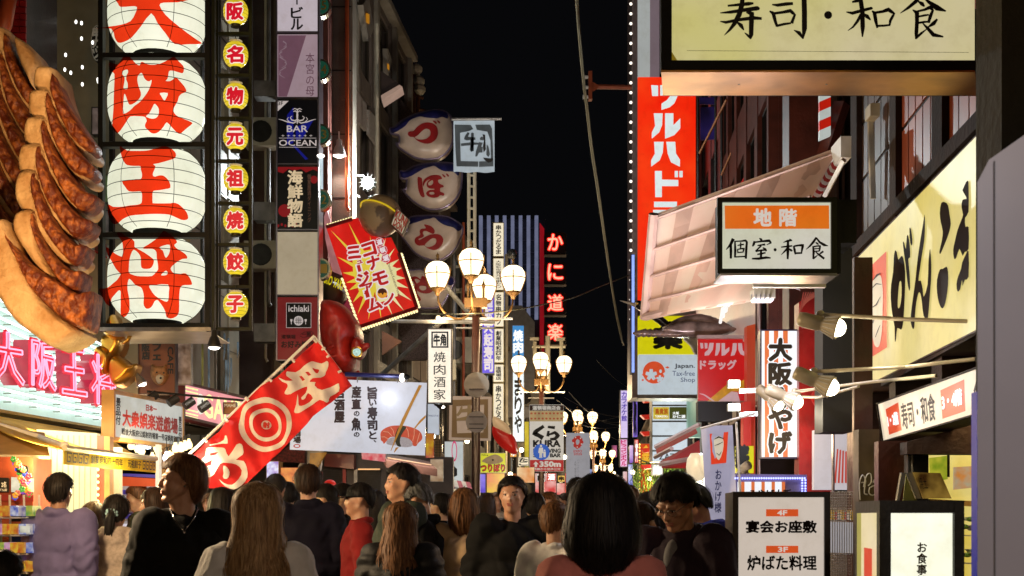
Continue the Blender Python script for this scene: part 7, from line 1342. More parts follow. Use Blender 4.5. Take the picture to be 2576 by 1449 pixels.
MB().slab([D(1756,640,17.6+2),D(1900,700,17.6),D(1900,860,17.6),D(1756,850,19.6)],V((0,.2,0))).build('pale_lit_wall',glow('pale_pink_wall','C89888',.55,.35,1.5,col2='A8A098'),T)
MB().slab([D(1879,820,17.3),D(1900,815,17.3),D(1900,1200,17.3),D(1879,1200,17.3)],V((0,.2,0))).build('orange_lit_wall',glow('orange_wall','C85828',.6,.35,1.2,col2='B0281C'),T)
MB().slab([D(1756,1010,17.8),D(1842,1010,17.8),D(1842,1060,17.8),D(1756,1060,17.8)],V((0,.2,0))).build('dark_gap',INK,T)
MB().slab([D(1870,1010,17.1),D(1890,1010,17.1),D(1890,1120,17.1),D(1870,1120,17.1)],V((0,.2,0))).build('white_red_panel',glow('red_lit_panel','D83020',.7,.3,1),T)
MB().slab([D(1852,1122,17),D(1896,1122,17),D(1896,1190,17),D(1852,1190,17)],V((0,.1,0))).build('yellow_panel',glow('drug_yellow'),T);text(MB(),'薪',(Flat(16.98),1850,1120,1884,1180),.006,.08,vert=True,fit=True).build('black_character',INK,T)
for k in range(5):MB().tube([D(1812+k*7,812-k*14,17.4),D(1818+k*7,775-k*14,17.2)],.02,6).build('pale_tube',glow('pale_lit_tube','E8E4E0',1.2,.1),T)
for x in(1905,):MB().box(D(x,0,17.3).x,D(x+4,0,17.3).x,17.2,17.3,1,D(0,700,17.3).z).build('pink_post',PINKISHP,T)
T=thing('security_camera','white dome security camera on the blue lit panel','camera',D(1875,1200,13));MB().tube([D(1862,1198,13),D(1872,1176,12.9),D(1882,1170,12.85)],[.045,.04,.045],10).build('body',WHITEP,T,smooth=True);MB().lathe(D(1877,1199,13),[(.06,0),(.05,.02),(.02,.04),(.02,.08)],12).build('base',WHITEP,T)
f=Flat(11.99);m=MB();m2=MB()
T=thing('souvenir_sign','vertical lightbox with orange and white stripes and black 大阪みやげ lettering','sign',D(1961,1153,12.1))
a,b=D(1911,1154,12),D(2011,830,12);MB().box(a.x+.01,b.x+.01,12.005,12.15,a.z,b.z).build('casing',mat('navy_edge',(.01,.01,.08),.35),T)
for x0,y0,x1,y1 in((1911,830,1914.5,1154),(2007,830,2011,1154),(1914.6,830,2006.9,833),(1914.6,1150,2006.9,1154)):p,q=D(x0,y1,12),D(x1,y0,12);MB().box(p.x,q.x,11.97,12.0,p.z,q.z).build('frame',mat('navy_edge'),T)
so,sw=glow('stripe_orange_lit','D8703C',.9,.08,2),glow('stripe_white_lit','E4E8EE',1.05,.06,2)
xs=[1914.6,1923,1934,1946,1957,1969,1981,1993,2006.9]
for k in range(8):p,q=D(xs[k],1149.9,12),D(xs[k+1],833.1,12);MB().box(p.x,q.x,11.985,12.004,p.z,q.z).build('stripe',so if k in(1,3,5)or k==7 and 0 else sw,T)
f=Flat(11.98)
for ch,y in zip('大阪みやげ',(851,912,975,1022,1085)):
 text(m,ch,(f,1933,y,1992,y+58),.012,.05,vert=True,fit=True,brush=.03);text(m2,ch,(f,1933,y,1992,y+58),.002,.1,vert=True,fit=True,brush=.03)
m2.build('letter_halo',sw,T);m.build('lettering',INK,T)
T=thing('led_counter_sign','counter sign framed in blue LED dots with orange and white stripes','sign',D(1940,1240,9.5))
MB().slab([D(1848,1192,9.5),D(2030,1194,9.5),D(2030,1240,9.5),D(1848,1240,9.5)],V((0,.12,0))).build('casing',mat('lilac_case',(.25,.22,.4),.4),T)
for k in range(14):x=1856+k*8.5;MB().slab([D(x,1212,9.48),D(x+8.5,1212,9.48),D(x+8.5,1262,9.48),D(x,1262,9.48)],V((0,.012,0))).build('stripe',so if k%3==1 else sw,T)
for k in range(30):MB().ell(D(1850+k*6,1203,9.48),(.007,.007,.007),5,4).build('led_dot',glow('blue_led_dot','9098FF',3,0,mis='NONE'),T)
for k in range(6):
 for x in(2018,2026):MB().ell(D(x,1208+k*7,9.48),(.007,.007,.007),5,4).build('led_dot',glow('blue_led_dot'),T)
text(MB(),'みやげ大阪',(Flat(9.47),1885,1232,1990,1250),.004,.04).build('lettering',INK,T)
T=thing('poster_wall','red painted wall with a white lit poster panel and wire shelving','wall',D(2080,1449,11.5));
MB().slab([D(2010,760,11.9),D(2098,700,11.9),D(2098,1640,11.9),D(2010,1640,11.9)],V((0,.2,0))).build('red_wall',mat('wine_wall',(.3,.012,.016),.35,0,3,.6,.2,20),T)
for k in range(12):MB().tube([D(2022+k*6,735+k*0,11.6),D(2010+k*1,775-k*4+20,11.7)],.006,4).build('louvre_line',mat('louvre_red',(.25,.03,.03)),T)
MB().slab([D(2048,1082,11.3),D(2155,1082,11.3),D(2155,1232,11.3),D(2048,1232,11.3)],V((0,.08,0))).build('white_poster',glow('white_poster','C8C4CC',.7,.1,1.5),T)
m=MB();sf=Flat(11.28)
for k in range(5):shape(m,sf,[[(2105+k*7,1130+k*2),(2109+k*7,1129+k*2),(2103+k*9,1215),(2098+k*9,1215)]],.004)
m.build('red_stripe_print',glow('poster_stripe','C84838',.6,.2,10),T)
MB().slab([D(2096,612,9.8),D(2100,612,9.8),D(2100,1640,9.8),D(2096,1640,9.8)],V((0,.05,0))).build('lilac_edge',mat('lilac_steel',(.3,.25,.32),.3,.5),T)
MB().lathe(D(2068,1000,11.5),[(0,.02),(.085,.02),(.09,0),(.08,-.04),(0,-.04)],18,V((0,-1,0))).build('round_red_lamp',glow('round_red','C02018',.5,.3),T)
T=thing('wire_shelving','white wire mesh shelving with small packets between the two standing signs','shelving',D(2115,1449,9.2));wr=mat('white_wire',(.5,.47,.42),.4,.2)
for x in range(2088,2148,6):MB().tube([D(x,1238,9.2),D(x,1520,9.2)],.0035,3,cap=False).build('wire',wr,T)
for y in list(range(1238,1310,7))+list(range(1395,1520,7)):MB().tube([D(2088,y,9.2),D(2145,y,9.2)],.0035,3,cap=False).build('wire',wr,T)
MB().slab([D(2090,1312,9.25),D(2146,1314,9.25),D(2146,1392,9.25),D(2090,1390,9.25)],V((0,.02,0))).build('white_board',glow('shelf_card','B8B4B8',.6,.1),T)
for k in range(7):MB().box(D(2090+k*8,0,9.3).x,D(2096+k*8,0,9.3).x,9.27,9.4,D(0,1309,9.3).z,D(0,1284+3*(k%3),9.3).z).build('packet',glow('packet_%d'%(k%3),['D8A838','C86058','E0D0C0'][k%3],.5,.5,20,mis='NONE'),T)
MB().slab([D(2088,1240,9.6),D(2150,1240,9.6),D(2150,1640,9.6),D(2088,1640,9.6)],V((0,.05,0))).build('back_panel',mat('beige_back',(.45,.38,.32),.6),T)
lamp_light('AREA',D(2050,1075,10.4),14,(1,.92,.85),.5,(R(10),0,0),name='poster_light')
T=thing('graffiti_pillar','brown pillar with white scribbled graffiti right of the wire shelving','pillar',D(2185,1449,8.9));MB().box(D(2160,0,8.9).x,D(2212,0,8.9).x,8.9,9.05,0,D(0,1080,8.9).z).build('shaft',mat('graffiti_brown',(.12,.085,.05),.6,0,5,.6),T)
m=MB()
for s in([(2164,1258),(2162,1215),(2170,1195),(2178,1210),(2172,1225),(2180,1196),(2190,1192),(2192,1212),(2184,1222)],[(2188,1225),(2186,1240),(2196,1246),(2206,1236),(2200,1222),(2190,1226)],[(2204,1200),(2196,1214),(2210,1206),(2208,1230)],[(2166,1214),(2176,1216),(2174,1240),(2182,1244)]):m.tube([D(x,y,8.895)for x,y in spl(s,3)],.004,4)
m.build('graffiti_scribble',mat('chalk_white',(.6,.6,.58)),T)
T=lightbox('floor_menu_lightbox','standing white lightbox listing 4F 宴会お座敷 and 3F 炉ばた料理','sign',1842,1237,2086,1640,6.2,.22,glow('standing_cream','D4C6B8',.82,.07,1.6),mat('black_brown_frame',(.02,.012,.006),.4),14)
f=Flat(6.195);m=MB()
for y0,y1,t in((1281,1299,0),(1373,1391,1)):shape(m,f,[rect(1927,y0,2008,y1)],.002)
m.build('orange_bars',glow('bar_orange','DC5420',.8,.1),T);m=MB();text(m,'4F',(f,1955,1284,1979,1296),.006,.03);text(m,'3F',(f,1957,1376,1981,1388),.006,.03);m.build('bar_lettering',glow('basement_letter'),T)
m=MB();text(m,'宴会お座敷',(f,1877,1310,2053,1340),.004,.04);text(m,'炉ばた料理',(f,1880,1398,2053,1434),.004,.03,brush=.04);m.build('lettering',kb,T)
T=thing('cube_lantern','square black framed floor lantern with a white お食事 panel at the lower right','lantern',D(2290,1449,5.2))
a,b=D(2150,1660,5.2),D(2428,1257,5.2);Yq=5.2;bf=mat('olive_frame',(.03,.028,.018),.45,0,6,.5,.1)
xm=D(2213,0,Yq).x;xr=D(2426,0,Yq).x;z0,z1_=.02,D(0,1259,Yq).z
xl=D(2153,0,Yq+.3).x
MB().box(xm+.001,xr-.001,Yq+.03,Yq+.33,z0+.02,z1_-.02).build('body',INK,T)
def fb_(x0,x1,za,zb,m_=bf,Y0=Yq-.0,Y1=Yq+.025,nm='frame'):MB().box(x0,x1,Y0,Y1,za,zb).build(nm,m_,T)
fx0,fx1=D(2242,0,Yq).x,D(2400,0,Yq).x;fz=D(0,1290,Yq).z
fb_(xm,fx0-.001,z0,z1_);fb_(fx1+.001,xr,z0,z1_);fb_(fx0,fx1,fz,z1_);fb_(fx0,fx1,z0,z0+.08)
fb_(fx0+.002,fx1-.002,z0+.081,fz-.001,glow('cube_white','F0F0E0',1.15,.06,3,col2='E6E6CC'),Yq+.012,Yq+.02,'lit_panel')
m=MB();text(m,'お食事処',(Flat(Yq+.01),2305,1363,2332,1475),.002,.03,vert=True,brush=.02);m.build('lettering',mat('brush_brown_ink',(.1,.06,.01)),T)
def sd(px,py,Y):return D(px,py,Y)
L0_,L1_=V((D(2153,0,5.5).x,5.5,0)),V((xm,Yq+.0,0))
def sf_(u,z,o=0):p=L0_*(1-u)+L1_*u;n=(L1_-L0_).cross(V((0,0,1))).normalized();return V((p.x,p.y,z))+n*o
for u0,u1,za,zb,m_,o,nm in((0,.999,z0,z1_,bf,0,'side_frame'),(.14,.92,z0+.1,fz,glow('cube_side','D8C878',.85,.2,2,col2='E8D8B8'),.004,'side_lit_panel'),(.14,.3,z0+.1,fz,glow('cube_side_edge','B8B050',.7,.2),.006,'side_glow_edge')):
 MB().slab([sf_(u0,zb,o),sf_(u1,zb,o),sf_(u1,za,o),sf_(u0,za,o)],V((0,.008,0))).build(nm,m_,T)
MB().slab([sf_(.5,D(0,1378,5.3).z,.012),sf_(.82,D(0,1380,5.3).z,.012),sf_(.82,.6,.012),sf_(.5,.6,.012)],V((0,.004,0))).build('red_square',glow('ganko_red'),T)
MB().hexa([V((L0_.x,5.5,z1_-.02)),V((xm,Yq+.02,z1_-.02)),V((xr,Yq+.33,z1_-.02)),V((L0_.x+.05,5.6,z1_-.02))],[V((L0_.x,5.5,z1_-.005)),V((xm,Yq+.02,z1_-.005)),V((xr,Yq+.33,z1_-.005)),V((L0_.x+.05,5.6,z1_-.005))]).build('top',bf,T)
am=mat('cream_arm',(.6,.52,.36),.4,.1,5,.3)
def spot(px,py,Y,dx,dy,arm,label,pw=9,s=.85):
 c=D(px,py,Y);T=thing('arm_spotlight',label,'lamp',c,'cream spotlights on long arms');ax=V((dx,-.35,dy)).normalized()
 MB().lathe(c,[(0,-.2*s),(.045*s,-.2*s),(.05*s,-.17*s),(.05*s,-.06*s),(.042*s,-.05*s),(.05*s,-.02*s),(.075*s,.06*s),(.078*s,.07*s),(.06*s,.065*s)],18,ax).build('barrel',am,T,smooth=True)
 for k in range(14):
  a_=ax.orthogonal().normalized();b_=ax.cross(a_);d=a_*math.cos(k*.449)+b_*math.sin(k*.449);MB().slab([c+d*.052*s-ax*.03*s,c+d*.08*s+ax*.055*s,c+d*.074*s+ax*.055*s,c+d*.045*s-ax*.03*s],ax.cross(d)*.005).build('cooling_fin',WHITEP,T)
 MB().ell(c+ax*.062*s,(.06*s,.06*s,.06*s),14,8).build('bulb',glow('arm_bulb','FFF4D0',9,0),T,smooth=True)
 MB().tube([D(*p)for p in arm],.013*s,8).build('arm',am,T)
 MB().ell(D(*arm[0]),(.03*s,.03*s,.03*s),10,6).build('joint',am,T,smooth=True)
 l=lamp_light('SPOT',c+ax*.14*s,pw,(1,.9,.68),.05);l.rotation_euler=ax.to_track_quat('-Z','Y').to_euler()
spot(2083,819,8.0,.9,-.28,[(2064,791,8.05),(2240,801,7.8),(2241,802,7.8),(2460,809,7.4)],'upper cream spotlight on a long arm before the yellow wall sign')
spot(2068,965,8.2,.9,-.45,[(2048,935,8.25),(2280,923,7.9),(2455,903,7.5)],'middle cream spotlight on a long arm below the yellow wall sign')
spot(1985,1003,9.2,.85,-.45,[(2000,985,9.2),(2200,960,8.4),(2355,945,7.9)],'lower cream spotlight in front of the striped souvenir sign',s=.8)
spot(1945,1008,9.6,.6,-.6,[(1960,995,9.6),(2060,1000,9.0),(2160,972,8.4)],'leftmost cream spotlight touching the striped souvenir sign',pw=6,s=.7)
T=thing('white_nobori','white hanging banner with a red square and brush おかげ letters','flag',D(1805,1300,9.5));class_=None
def wb_(px,py,lift=0):return D(px,py,9.5)+V((0,-lift+.03*math.sin(px*.07+py*.01),0))
n_=8;vs=[wb_(1764+i*10.1+(j*1.6 if i==0 else 0)*.3+j*1.2,1073+j*32-i*.5)for j in range(15)for i in range(n_+1)];fs=[(j*9+i,j*9+i+1,(j+1)*9+i+1,(j+1)*9+i)for j in range(14)for i in range(n_)]
MB().add(vs,fs).build('cloth',glow('nobori_white','B4B0C8',.62,.15,1.5),T,smooth=True)
shape(MB(),wb_,[[(1784,1092),(1833,1086),(1828,1164),(1787,1169)]],.01).build('red_square',glow('ganko_red'),T)
shape(MB(),wb_,[[(1793,1110),(1800,1100),(1812,1098),(1820,1110),(1818,1135),(1808,1158),(1798,1145)]],.014,0,2).build('pale_patch',glow('patch_cream'),T)
m=MB();strokes(m,wb_,[[(1794,1106,.6),(1806,1100,2),(1820,1104,.8)],[(1795,1122,.5),(1806,1118,1.2),(1818,1112,.5)],[(1800,1140,.5),(1808,1146,1.1),(1814,1136,.5)]],.018);m.build('brush_marks',INK,T)
text(MB(),'おかげ様',(wb_,1797,1180,1816,1290),.012,.02,vert=True,brush=.03).build('lettering',mat('navy_ink',(.015,.015,.12)),T)
MB().tube([D(1762,1078,9.45),D(1900,1040,9.3)],.008,5).build('top_rod',WHITEP,T);MB().tube([D(1852,1062,9.4),D(1862,1240,9.4)],.009,5).build('side_rod',WHITEP,T)
T=thing('red_awning','two red retractable awnings with pale arms over the shop beside the willow tree','awning',D(1710,1180,20))
ra_=mat('red_awning_cloth',(.5,.012,.012),.7,0,3,.3)
MB().slab([D(1650,1128,20),D(1745,1075,19),D(1755,1090,18.6),D(1652,1142,19.8)],V((0,.05,.03))).build('upper_cloth',ra_,T);MB().slab([D(1663,1165,18.5),D(1760,1113,18),D(1762,1178,17.5),D(1665,1178,18)],V((0,.05,.03))).build('lower_cloth',ra_,T)
for q in(((1648,1125),(1760,1068)),((1660,1168),(1762,1150)),((1648,1150),(1690,1128))):MB().tube([D(*q[0],18),D(*q[1],17.6)],.03,5).build('arm',PINKISHP,T)
T=thing('white_lantern','plain white paper lantern hanging beside the red awnings','lantern',D(1755,1205,15));MB().lathe(D(1752,1175,15),[(0,-.15),(.06,-.145),(.1,-.08),(.11,0),(.1,.08),(.06,.145),(0,.15)],16).build('body',glow('paper_cream','E8D4B0',.85,.15,8),T,smooth=True)
T2=copy_thing(T,Vector(D(1755,1205,15))+V((.1,-.35,.02)),'second white paper lantern, nearer and overlapping the first beside the red awnings');
T=lightbox('zaza_sign_block','white lit sign block with stacked panels and ZAZA lettering','sign',1640,1000,1730,1162,33,.6,glow('zaza_white','D0DCE4',.95,.12,1.5),GREYM,1.2)
f=Flat(32.98);m=MB()
for y in(1018,1058,1095,1132):shape(m,f,[rect(1641,y,1729,y+4)],.02,.02)
m.build('divider',GREYM,T);shape(MB(),f,[rect(1643,1024,1683,1054)],.01).build('yellow_ad',glow('yellow_ad','C8A828',.8,.3,10,col2='D8C840'),T);shape(MB(),f,[rect(1684,1024,1728,1054)],.01).build('green_ad',glow('green_ad','54581C',.6,.2),T)
m=MB();text(m,'鳥貴族',(f,1648,1028,1680,1042),.014,.04);m.build('ad_lettering',glow('orange_letter','C06010',.7,.1),T);m=MB();text(m,'TORIKIZOKU',(f,1648,1045,1680,1050),.014,.02);text(m,'大阪',(f,1692,1036,1708,1043),.014,.03);text(m,'かに源',(f,1692,1044,1724,1052),.014,.03);m.build('ad_lettering_white',glow('banner_white_hot'),T)
text(MB(),'ZAZA',(f,1658,1141,1712,1156),.014,.015).build('lettering',mat('zaza_ink',(.05,.06,.07)),T)
MB().slab([D(1731,1000,32),D(1772,1005,31),D(1772,1100,31),D(1731,1100,32)],V((0,.3,0))).build('green_glass',glow('mint_glass','90C0A8',.6,.4,1.5),T)
for k in range(5):shape(MB(),Flat(34),[[(1612,1002+k*42),(1640,1000+k*42),(1640,1010+k*42),(1622,1012+k*42)]],0,.3).build('red_ornament',glow('red_ornament','D02818',.7,.3,4),T)
T=thing('willow_tree','leafy green willow tree with hanging branches beside the gold dragon sign','tree',D(1670,1300,36))
tx=D(1672,0,36).x;MB().tube([V((tx,36,0)),V((tx+.05,36,1.2)),V((tx-.05,36,2.4)),V((tx,36,3.2))],[.14,.12,.09,.05],8).build('trunk',mat('willow_bark',(.07,.05,.03),.9,0,6,.4,.5,30),T,smooth=True)
for k in range(9):
 a=k*.7;MB().tube([V((tx,36,2+.1*k)),V((tx+math.cos(a)*.4,36+math.sin(a)*.4,2.9)),V((tx+math.cos(a)*.75,36+math.sin(a)*.7,2.8+.1*(k%3)))],[.04,.03,.01],5).build('limb',mat('willow_bark'),T)
m=MB();m5=MB()
for k in range(150):
 a=rnd.uniform(0,6.28);r_=rnd.uniform(.05,1)**.6*.85;x,y,zt=tx+math.cos(a)*r_,36+math.sin(a)*r_,3.2-.55*r_*r_+rnd.uniform(-.2,.15);ln=rnd.uniform(.4,1.5)
 n_=int(ln/.045)
 for i in range(n_):
  p=V((x+.05*math.sin(i*.3+k),y,zt-i*.045));d=V((rnd.uniform(-1,1),rnd.uniform(-1,1),-1.6)).normalized();s=d.cross(V((rnd.uniform(-1,1),rnd.uniform(-1,1),0))).normalized()*.012;(m if k%3 else m5).add([p,p+d*.045+s,p+d*.1,p+d*.045-s],[(0,1,2,3)])
m.build('foliage',mat('willow_leaf',(.09,.2,.015),.6,0,3,.6),T,kind='stuff');m5.build('pale_foliage',mat('willow_leaf_pale',(.14,.22,.03),.6,0,3,.5),T,kind='stuff')
lamp_light('POINT',D(1640,1225,35),90,(1,.75,.4),.2,name='added_shop_glow');lamp_light('POINT',D(1690,1215,33.5),160,(.95,1,.8),.2,name='added_shop_glow')  # glows added without fixtures; the greenish one brightens the willow
lamp_light('AREA',D(1790,1120,14),45,(1,.8,.6),1,(R(20),0,R(60)),name='shop_ceiling_light')
flood(5164,-2119,1.2,(2520,900,3.2),26,'added flood lamp to brighten the glossy cabinet, outside the view',(.78,.84,1),70)
for X,Y,lb in((-4.1,15.5,''),(2.05,11.2,'')):lamp_light('POINT',(X,Y,2.2),45,(1,.66,.36),.25,name='side_fill_light')  # added lamps without fixtures, warm side light on the crowd
# people
def skinm(n,c1,c2):
 m=mat(n,c1,.45,0,30,.1,.08,220,col2=c2);b=m.node_tree.nodes['Principled BSDF'];b.inputs['Subsurface Weight'].default_value=.15;b.inputs['Subsurface Radius'].default_value=(.02,.008,.004);b.inputs['Subsurface Scale'].default_value=.5;return m
SK=[skinm('skin_light',(.58,.34,.22),(.5,.27,.17)),skinm('skin_tan',(.46,.25,.15),(.4,.2,.12)),skinm('skin_warm',(.52,.29,.19),(.45,.23,.14))]
HB=hairmat('hair_black',(.006,.005,.005),(.022,.017,.014));HBR=hairmat('hair_brown',(.07,.03,.012),(.2,.09,.035));HBL=hairmat('hair_honey',(.22,.12,.055),(.6,.38,.19));HDB=hairmat('hair_dark_brown',(.018,.01,.007),(.05,.025,.014));HGY=hairmat('hair_grey',(.06,.06,.06),(.16,.16,.15))
def cap_(mb,a,b,ra,rb,seg=10):
 a,b=Vector(a),Vector(b);n=4;d=(b-a).normalized()if(b-a).length>1e-6 else Vector((0,0,1));pts,rr=[],[]
 for i in range(n+1):t=math.pi/2*(1-i/n);pts.append(a-d*ra*math.sin(t));rr.append(max(ra*math.cos(t),ra*.02))
 for i in range(n+1):t=math.pi/2*i/n;pts.append(b+d*rb*math.sin(t));rr.append(max(rb*math.cos(t),rb*.02))
 mb.tube(pts,rr,seg);return mb
def fuse(mb,voxel,it=3,post=None,name='body'):
 me=bpy.data.meshes.new('tmp');me.from_pydata(mb.v,[],mb.f);me.update();o=bpy.data.objects.new('tmp',me);COL.objects.link(o)
 r=o.modifiers.new('r','REMESH');r.mode='VOXEL';r.voxel_size=voxel;s=o.modifiers.new('s','SMOOTH');s.factor=.5;s.iterations=it
 bpy.context.view_layer.update();m=bpy.data.meshes.new_from_object(o.evaluated_get(bpy.context.evaluated_depsgraph_get()))
 bpy.data.objects.remove(o);bpy.data.meshes.remove(me)
 if post:
  nn=[v.normal.copy()for v in m.vertices]
  for v,n in zip(m.vertices,nn):v.co+=n*post(v.co)
 m.name=name;m.shade_smooth();m.materials.append(None);return m
def headM(yaw,pitch,roll=0):
 pv=Vector((0,.015,1.49));return Matrix.Translation(pv)@Matrix.Rotation(yaw,4,'Z')@Matrix.Rotation(pitch,4,'X')@Matrix.Rotation(roll,4,'Y')@Matrix.Translation((0,-.02,.115))
def head_shapes(mb,M,fem=False):
 t=MB();k=.93 if fem else 1
 t.ell((0,.014,.03),(.074,.092,.088),20,14);t.ell((0,-.03,-.03),(.06*k,.062,.07),18,12);t.ell((0,-.02,-.062),(.05*k,.058,.045),16,10);t.ell((0,-.074,-.09),(.021,.018,.017),12,8)
 cap_(t,(-.052*k,.0,-.045),(-.018,-.066,-.09),.02,.016);cap_(t,(.052*k,.0,-.045),(.018,-.066,-.09),.02,.016)
 cap_(t,(0,-.083,.018),(0,-.104,-.018),.0075,.0105,10);t.ell((0,-.1,-.024),(.0165,.012,.009),10,8)
 for s in(-1,1):
  cap_(t,(s*.016,-.082,.03),(s*.048,-.068,.03),.010,.009);t.ell((s*.044,-.062,-.014),(.022,.022,.018),10,8);t.ell((s*.031,-.068,.008),(.016,.016,.011),10,8)
  cap_(t,(s*.076,.012,.022),(s*.073,.012,-.022),.012,.008);t.ell((s*.08,.014,.008),(.008,.018,.028),10,8)
 cap_(t,(-.015,-.089,-.05),(.015,-.089,-.05),.0062,.0062);cap_(t,(-.012,-.087,-.06),(.012,-.087,-.06),.0072,.0072)
 for v in t.v:pass
 mb.add([M@Vector(v)for v in t.v],t.f)
def hand_shapes(mb,w,d,n,side,curl=.6):
 w,d,n=Vector(w),Vector(d).normalized(),Vector(n).normalized();s=d.cross(n).normalized()*side
 pc=w+d*.05;t=MB()
 for k in(-.026,-.009,.009,.026):cap_(mb,w+d*.01+s*k*.7,w+d*.085+s*k,.0145,.0125,8)
 for k,ln,r_ in((-.031,.068,.0085),(-.011,.08,.009),(.010,.075,.0088),(.030,.06,.0078)):
  p=w+d*.088+s*k;a=0;dd=d
  for q,f in enumerate((.44,.32,.24)):
   a+=curl*(.35+.3*q);dd=(d*math.cos(a)+n*math.sin(a)).normalized();p2=p+dd*ln*f;cap_(mb,p,p2,r_*(1-.1*q),r_*(.92-.1*q),7);p=p2
 p=w+d*.025-s*.026;p1=p+(d*.7-s*.75+n*.3).normalized()*.036;cap_(mb,p,p1,.013,.0105,8);cap_(mb,p1,p1+(d*.95-s*.2+n*.45).normalized()*.032,.0102,.0085,8)
ARM={'down':[((.17,.01,1.385),(.225,.03,1.12),(.24,-.04,.87),(.02,-.12,-1),(-1,0,0))]*2,'phone':[((.175,.0,1.40),(.215,-.03,1.13),(.075,-.29,1.13),(-.25,-.9,.2),(-.2,.2,.95)),((.175,.0,1.40),(.22,-.03,1.12),(.085,-.27,1.10),(-.4,-.85,.15),(-.2,.2,.95))],'walk':[((.178,.0,1.405),(.23,.08,1.13),(.235,-.02,.9),(0,-.4,-1),(-1,0,0)),((.178,.01,1.405),(.225,-.07,1.14),(.21,-.26,1.0),(0,-.9,-.5),(-1,0,0))]}
def make_meshes(arms,hy,hp,fem,vox,cloth,seed,wide=0,long_=0):
 A=ARM[arms];M=headM(hy,hp);b=MB();head_shapes(b,M,fem)
 nb=M@Vector((0,.022,-.05));cap_(b,nb,(0,.016,1.38),.05 if fem else .056,.05 if fem else .055,14);cap_(b,M@Vector((0,-.03,-.075)),(0,-.0,1.40),.035,.045,12)
 cap_(b,(-.12,.012,1.365),(.12,.012,1.365),.042,.042);b.ell((0,.0,1.28),(.155,.1,.16),18,12);b.ell((0,0,1.1),(.135,.09,.16),16,10);b.ell((0,.005,.95),(.155,.105,.12),16,10)
 for i,s in enumerate((-1,1)):
  sh,el,wr,hd,hn=A[i];f=lambda p:(p[0]*s,p[1],p[2])
  cap_(b,f(sh),f(el),.047,.038);cap_(b,f(el),f(wr),.037,.024);hand_shapes(b,f(wr),(hd[0]*s,hd[1],hd[2]),(hn[0]*s,hn[1],hn[2]),s,.75 if arms=='phone' else .35)
  cap_(b,(s*.085,0,.9),(s*.095,-.01,.5),.082,.056);cap_(b,(s*.095,-.01,.5),(s*.1,.02,.1),.055,.036);cap_(b,(s*.1,.03,.05),(s*.105,-.13,.035),.035,.03)
 body=fuse(b,vox,3)
 j=MB();w_=.03+wide;puf=cloth=='puffer'
 j.ell((0,.005,1.25),(.155+w_,.11+w_*.9,.17),18,12);j.ell((0,.005,1.1),(.14+w_*1.1,.105+w_*1.1,.2),18,12);cap_(j,(0,.02,1.415),(-.15,.012,1.375),.05,.05+w_*.5);cap_(j,(0,.02,1.415),(.15,.012,1.375),.05,.05+w_*.5)
 cap_(j,(-.05,.018,1.42),(.05,.018,1.42),.045,.045)
 hem=.93-long_;j.ell((0,.005,hem+.07),(.165+w_*1.1,.115+w_,.1),18,10)
 if long_:
  for k in range(4):j.ell((0,.005,hem+.1+long_*k/4),(.17+w_,.12+w_,.16),16,10)
 for i,s in enumerate((-1,1)):
  sh,el,wr,hd,hn=A[i];f=lambda p:Vector((p[0]*s,p[1],p[2]))
  r0=.06+w_*.5;cuff=f(el)+(f(wr)-f(el))*.93
  cap_(j,f(sh)+Vector((-s*.01,0,-.01)),f(el),r0+.006,r0-.006,12);cap_(j,f(el),cuff,r0-.008,.036+w_*.25 if cloth!='tee' else .04,12)
 j.ell((0,-.012,1.37),(.09,.085,.07),16,10)
 if cloth in('hoodie','jacket','coat','puffer'):
  nn=14;rr=.07 if cloth!='hoodie' else .09
  j.tube([Vector((rr*math.sin(a*2*math.pi/nn),.02-rr*.95*math.cos(a*2*math.pi/nn),1.455+(.012 if math.cos(a*2*math.pi/nn)<0 else-.015)))for a in range(nn)],.022 if cloth!='hoodie' else .03,8,closed=True)
  if cloth=='hoodie':j.ell((0,.115,1.40),(.1,.05,.075),12,8)
 else:
  nn=16;j.tube([Vector((.07*math.sin(a*2*math.pi/nn),.018-.064*math.cos(a*2*math.pi/nn),1.435+(-.02 if math.cos(a*2*math.pi/nn)>0 else .012)))for a in range(nn)],.013,6,closed=True)
 def folds(c):
  o=Vector((seed*3.1,0,0));f1=noise.noise(Vector((c.x*7,c.y*7,c.z*3.5))+o);f2=1-abs(noise.noise(Vector((c.x*11+c.z*6,c.y*9,c.z*7-c.x*4))+o))*2
  r=.014*f1+.012*f2
  if puf:r+=.013*abs(math.sin(c.z*38+1.5*f1))
  el_=abs(abs(c.x)-.22)<.1 and abs(c.z-1.14)<.12
  if el_:r+=.004*math.sin(c.z*60+c.x*40+7*f1)
  return r
 jm=fuse(j,max(vox*1.1,.009),4,folds,'jacket')
 t=MB();t.ell((0,.008,.95),(.175,.125,.1),16,10)
 for s in(-1,1):cap_(t,(s*.088,.0,.9),(s*.098,-.008,.5),.098,.078,12);cap_(t,(s*.098,-.008,.5),(s*.102,.02,.12),.077,.062,12)
 tm=fuse(t,.015,4,lambda c:.006*noise.noise(Vector((c.x*9,c.y*9,c.z*6+seed))),'trousers')
 return body,jm,tm,M
def shoe_mesh():
 m=MB();m.ell((0,-.06,.045),(.047,.13,.045),14,8);m.box(-.048,.048,-.185,.065,0,.028);me=fuse(m,.012,3,None,'shoe');return me
SHOE=shoe_mesh()
